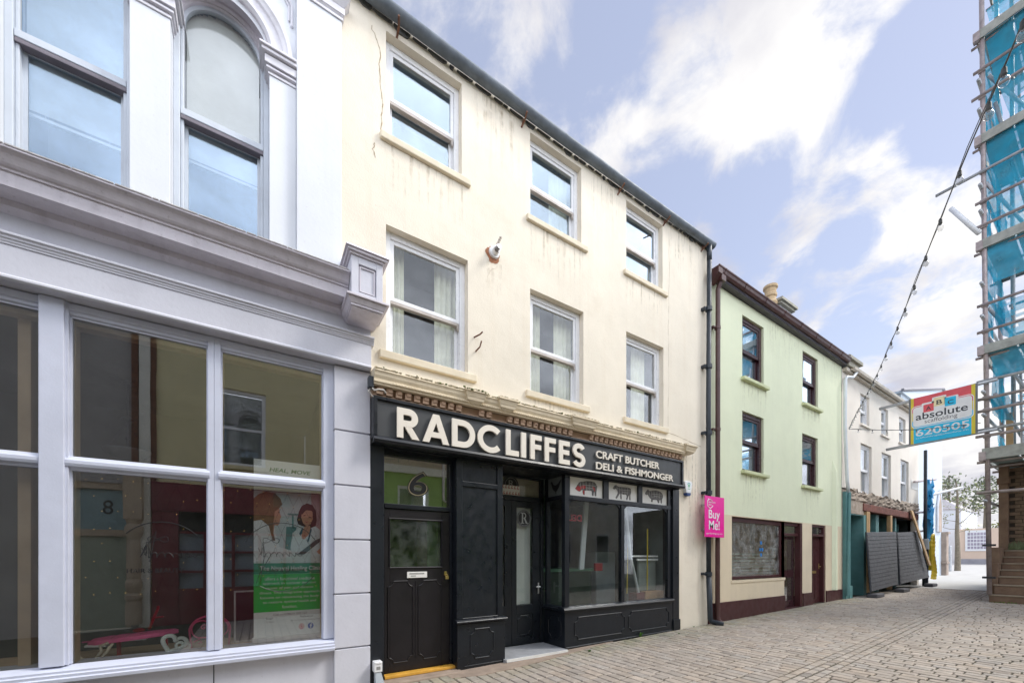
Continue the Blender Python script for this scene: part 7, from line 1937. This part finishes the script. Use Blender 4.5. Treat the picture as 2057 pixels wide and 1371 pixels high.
# ================================================================== festoon lights
glass('bulb_glass', tint=(.97, .97, .97), boost=1.3, rough=.05, dust_haze=.9)
mat('cable_dark', (.13, .135, .135), .55, .15, 8)
def festoon(nm, label, A_, B_, zfun, sb, r_, bulb):
    t = thing(nm, label, 'string lights', A_)
    A_, B_ = Vector(A_), Vector(B_)
    P_ = lambda s_: Vector((A_.x + (B_.x - A_.x) * s_, A_.y + (B_.y - A_.y) * s_, zfun(s_)))
    k = MB(); k.tube([P_(i / 60) for i in range(61)], r_, 6); 
    k.tube([P_(i / 60) + Vector((.008 * math.sin(i * .8), .008 * math.cos(i * .8), .010)) for i in range(61)], r_ * .6, 5)
    k.build('cable', 'cable_dark', t, smooth=True)
    for s_ in sb:
        p = P_(s_)
        k = MB(); k.lathe(p + Vector((0, 0, -.075 * bulb)), [(.012 * bulb, 0), (.020 * bulb, .02 * bulb), (.018 * bulb, .07 * bulb), (.010 * bulb, .085 * bulb)], 10); sk = k.build('socket', 'cable_dark', t, smooth=False)
        k = MB(); k.lathe(p + Vector((0, 0, -.155 * bulb)), [(.004 * bulb, 0), (.022 * bulb, .008 * bulb), (.034 * bulb, .03 * bulb), (.036 * bulb, .045 * bulb), (.028 * bulb, .068 * bulb), (.014 * bulb, .082 * bulb)], 14); k.build('bulb', 'bulb_glass', sk, smooth=True)
import bisect
ZT = [(0, 5.99), (.24, 5.51), (.44, 5.07), (.572, 4.79), (.717, 4.58), (.806, 4.48), (.875, 4.425), (.917, 4.385), (.949, 4.355), (.981, 4.29), (1.0, 4.255), (1.06, 4.20), (1.2, 4.2)]
def zf(s_):
    i = max(0, min(len(ZT) - 2, bisect.bisect_right([q[0] for q in ZT], s_) - 1))
    (a, za), (b, zb) = ZT[i], ZT[i + 1]
    return za + (zb - za) * (s_ - a) / (b - a)
P0, P1 = (16.99, -.05), (3.4, -4.9)
E_ = 1.06
bs = [.03 + i * .0395 for i in range(25)]
bs = [b / E_ for b in bs if b < .97] + [.9815 / E_, .9985 / E_, 1.0165 / E_]
festoon('festoon_lights', 'sagging string of clear festoon bulbs running from the white house up to the near right', (P0[0], P0[1], 5.99), (P0[0] + (P1[0] - P0[0]) * E_, P0[1] + (P1[1] - P0[1]) * E_, 4.2), lambda s_: zf(s_ * E_), bs, .0044, .64)
festoon('festoon_lights', 'short nearly level string of bulbs running from the white house towards the scaffold banner', (16.99, -.05, 5.97), (18.72, -2.75, 5.72), lambda s_: 5.97 - .25 * s_ - .12 * math.sin(math.pi * s_), [.08 + i * .115 for i in range(8)], .008, .8)

# ================================================================== the other side of the street (seen only in the glass)
YO = -7.5
def owall(k, x0, x1, z0, z1, holes, y=YO):
    xs = sorted({x0, x1, *[h[0] for h in holes], *[h[1] for h in holes]}); zs = sorted({z0, z1, *[h[2] for h in holes], *[h[3] for h in holes]})
    for i in range(len(xs) - 1):
        for j in range(len(zs) - 1):
            cx, cz = (xs[i] + xs[i + 1]) / 2, (zs[j] + zs[j + 1]) / 2
            if any(h[0] < cx < h[1] and h[2] < cz < h[3] for h in holes): continue
            k.box(xs[i], xs[i + 1], y - .25, y, zs[j], zs[j + 1])
mat('opp_yellow', (.74, .66, .38), .85, .05, 1.2, streak=.15, bump=.002); mat('opp_grey', (.40, .38, .35), .85, .1, 1.2, streak=.2); mat('opp_green', (.28, .44, .12), .8, .06, 1.2); mat('opp_red', (.16, .008, .02), .5, .1, 3); mat('opp_band', (.74, .72, .62), .8, .05, 2); mat('opp_buff', (.50, .40, .28), .85, .08, 1.5); mat('opp_door', (.34, .38, .28), .6, .05, 2)
glass('opp_pane', boost=2.0)
def osash(par, x0, x1, z0, z1):
    k = MB(); w_ = .09
    k.box(x0, x0 + w_, YO - .16, YO - .08, z0, z1); k.box(x1 - w_, x1, YO - .16, YO - .08, z0, z1); k.box(x0 + w_, x1 - w_, YO - .16, YO - .08, z0, z0 + w_); k.box(x0 + w_, x1 - w_, YO - .16, YO - .08, z1 - w_, z1); zm = (z0 + z1) / 2; k.box(x0 + w_, x1 - w_, YO - .16, YO - .09, zm - .035, zm + .035)
    w_o = k.build('sash_window', 'upvc', par)
    k = MB(); k.box(x0 - .1, x1 + .1, YO, YO + .10, z0 - .1, z0 - .001); k.build('sill', 'opp_yellow', w_o)
    k = MB(); k.box(x0 + .05, x1 - .05, YO - .13, YO - .125, z0 + .05, z1 - .05); k.build('pane', 'opp_pane', w_o)
    k = MB(); k.box(x0 - .05, x1 + .05, YO - .8, YO - .78, z0 - .1, z1 + .1); k.build('room', 'room_dark', w_o)
oa = thing('yellow_shop', 'yellow rendered shop with dark red shopfront, reflected in the lavender shop glass', 'building', (-.5, YO, 0))
wn_ = [(-.97, .17, 4.05, 6.1), (2.0, 3.1, 4.05, 6.1), (-2.2, 1.7, -.2, 3.3), (2.0, 3.0, -.2, 2.6)]
k = MB(); owall(k, -2.35, 3.35, -.2, 7.6, wn_); k.build('wall', 'opp_yellow', oa)
for h in wn_[:2]: osash(oa, *h)
k = MB(); k.box(-2.2, 1.7, YO - .05, YO + .10, 2.75, 3.45); k.box(-2.2, -1.7, YO - .1, YO + .05, -.1, 2.75); k.box(1.3, 1.7, YO - .1, YO + .05, -.1, 2.75); k.box(-1.7, 1.3, YO - .1, YO + .02, -.1, .8)
for u in (-1.2, -.6, 0, .6): k.box(u, u + .07, YO - .1, YO, .8, 2.2)
for v in (1.2, 1.7, 2.2): k.box(-1.7, 1.3, YO - .1, YO - .02, v, v + .06)
k.build('shopfront', 'opp_red', oa)
k = MB(); k.box(-1.7, 1.3, YO - .15, YO - .14, .8, 2.2); k.build('shop_blind', mat('opp_blind', (.30, .36, .40), .7, .1, 2), oa)
k = MB(); k.box(-2.2, 1.7, YO - .4, YO - .3, -.1, 3.4); k.build('shop_room', 'room_dark', oa)
k = MB(); k.box(-2.42, -2.22, YO, YO + .10, -.1, 7.5); k.build('pilaster_strip', 'opp_band', oa)
k = MB(); k.box(-2.22, -2.12, YO, YO + .07, 2.9, 7.5); k.box(-2.56, -2.44, YO, YO + .07, 2.9, 7.5); k.build('brown_pipe', 'rust', oa)
k = MB(); k.box(.35, .75, YO + .10, YO + .14, 3.0, 3.35); k.build('lantern', 'vent_dark', oa)
ob = thing('grey_house', 'grey rendered house with numbered doorway, reflected in the lavender shop glass', 'building', (-4, YO, 0))
hw_ = [(-3.75, -2.58, -.2, 3.35)]
k = MB(); owall(k, -9, -2.36, -.2, 7.6, hw_, YO - .02); k.build('wall', 'opp_grey', ob)
k = MB(); k.box(-3.75, -3.65, YO - .2, YO - .05, -.1, 3.35); k.box(-2.68, -2.58, YO - .2, YO - .05, -.1, 3.35); k.box(-3.65, -2.68, YO - .2, YO - .05, 2.1, 2.25); k.box(-3.65, -2.68, YO - .2, YO - .05, 3.2, 3.35); k.build('door_frame', 'opp_buff', ob)
k = MB(); k.box(-3.65, -2.68, YO - .18, YO - .14, -.1, 2.1); k.build('door', 'opp_door', ob)
k = MB(); k.box(-3.65, -2.68, YO - .18, YO - .16, 2.25, 3.2); k.build('fanlight', mat('opp_fan', (.25, .36, .36), .5, .05, 2), ob)
k = MB(); add_text(k, '8', (-3.10, -2.92, 2.62, 2.95), lambda u, v, n: (u, YO - .155 + n, v), .004, .005); k.build('door_number', 'decal_black', ob)
k = MB(); k.lathe((-2.50, YO + .16, 0.0), [(.15, 0), (.15, .5), (.13, .55), (.16, .62), (.16, .7), (.11, .75), (.15, .9), (.15, 1.0), (.12, 1.08), (.13, 1.5), (.11, 2.0), (.14, 2.1), (.17, 2.2), (.17, 2.3), (.13, 2.4), (.16, 2.5)], 14); k.box(-2.66, -2.34, YO, YO + .32, 2.5, 3.6); k.build('turned_column', 'opp_buff', ob)
oc = thing('lime_house', 'lime green ground floor house with white band, reflected in the fanlight of door six', 'building', (5.5, YO, 0))
k = MB(); owall(k, 3.36, 7.9, -.2, 4.4, [(3.9, 5.0, 2.0, 4.0)]); k.build('lower_wall', 'opp_green', oc)
k = MB(); owall(k, 3.36, 7.9, 4.65, 7.6, [(3.9, 5.0, 5.2, 7.0), (6.1, 7.1, 5.2, 7.0)]); k.build('upper_wall', 'opp_buff', oc)
k = MB(); k.box(3.36, 7.92, YO - .2, YO + .10, 4.4, 4.65); k.build('band', 'opp_band', oc)
for h in ((3.9, 5.0, 2.0, 4.0), (3.9, 5.0, 5.2, 7.0), (6.1, 7.1, 5.2, 7.0)): osash(oc, *h)
k = MB(); k.tube([(5.5, YO + .06, 7.5), (5.5, YO + .06, 3.6), (5.9, YO + .06, 3.4), (5.9, YO + .06, .1)], .05, 8); k.build('downpipe', 'opp_band', oc)
od = thing('corner_house', 'plain cream house set back on the near corner, seen only in reflections', 'building', (12, -9.5, 0))
k = MB(); k.box(7.95, 16.5, -14, -9.5, -.2, 7.0); k.build('wall', 'white_render', od)
k = MB(); k.prism([(7.9, -9.4, 7.0), (7.9, -11.7, 8.8), (7.9, -14, 7.0)], [(16.6, -9.4, 7.0), (16.6, -11.7, 8.8), (16.6, -14, 7.0)]); k.build('roof', 'slate', od)
for a in (9.2, 12.0, 14.6):
    for z_ in (1.2, 4.2):
        k = MB(); k.box(a, a + 1.0, -9.5, -9.46, z_, z_ + 1.6); f_ = k.build('sash_window', 'upvc', od)
        k = MB(); k.box(a + .1, a + .9, -9.46, -9.45, z_ + .1, z_ + 1.5); k.build('pane', mat('dark_pane', (.03, .035, .04), .1, .05, 3) if 'dark_pane' not in MATS else 'dark_pane', f_)
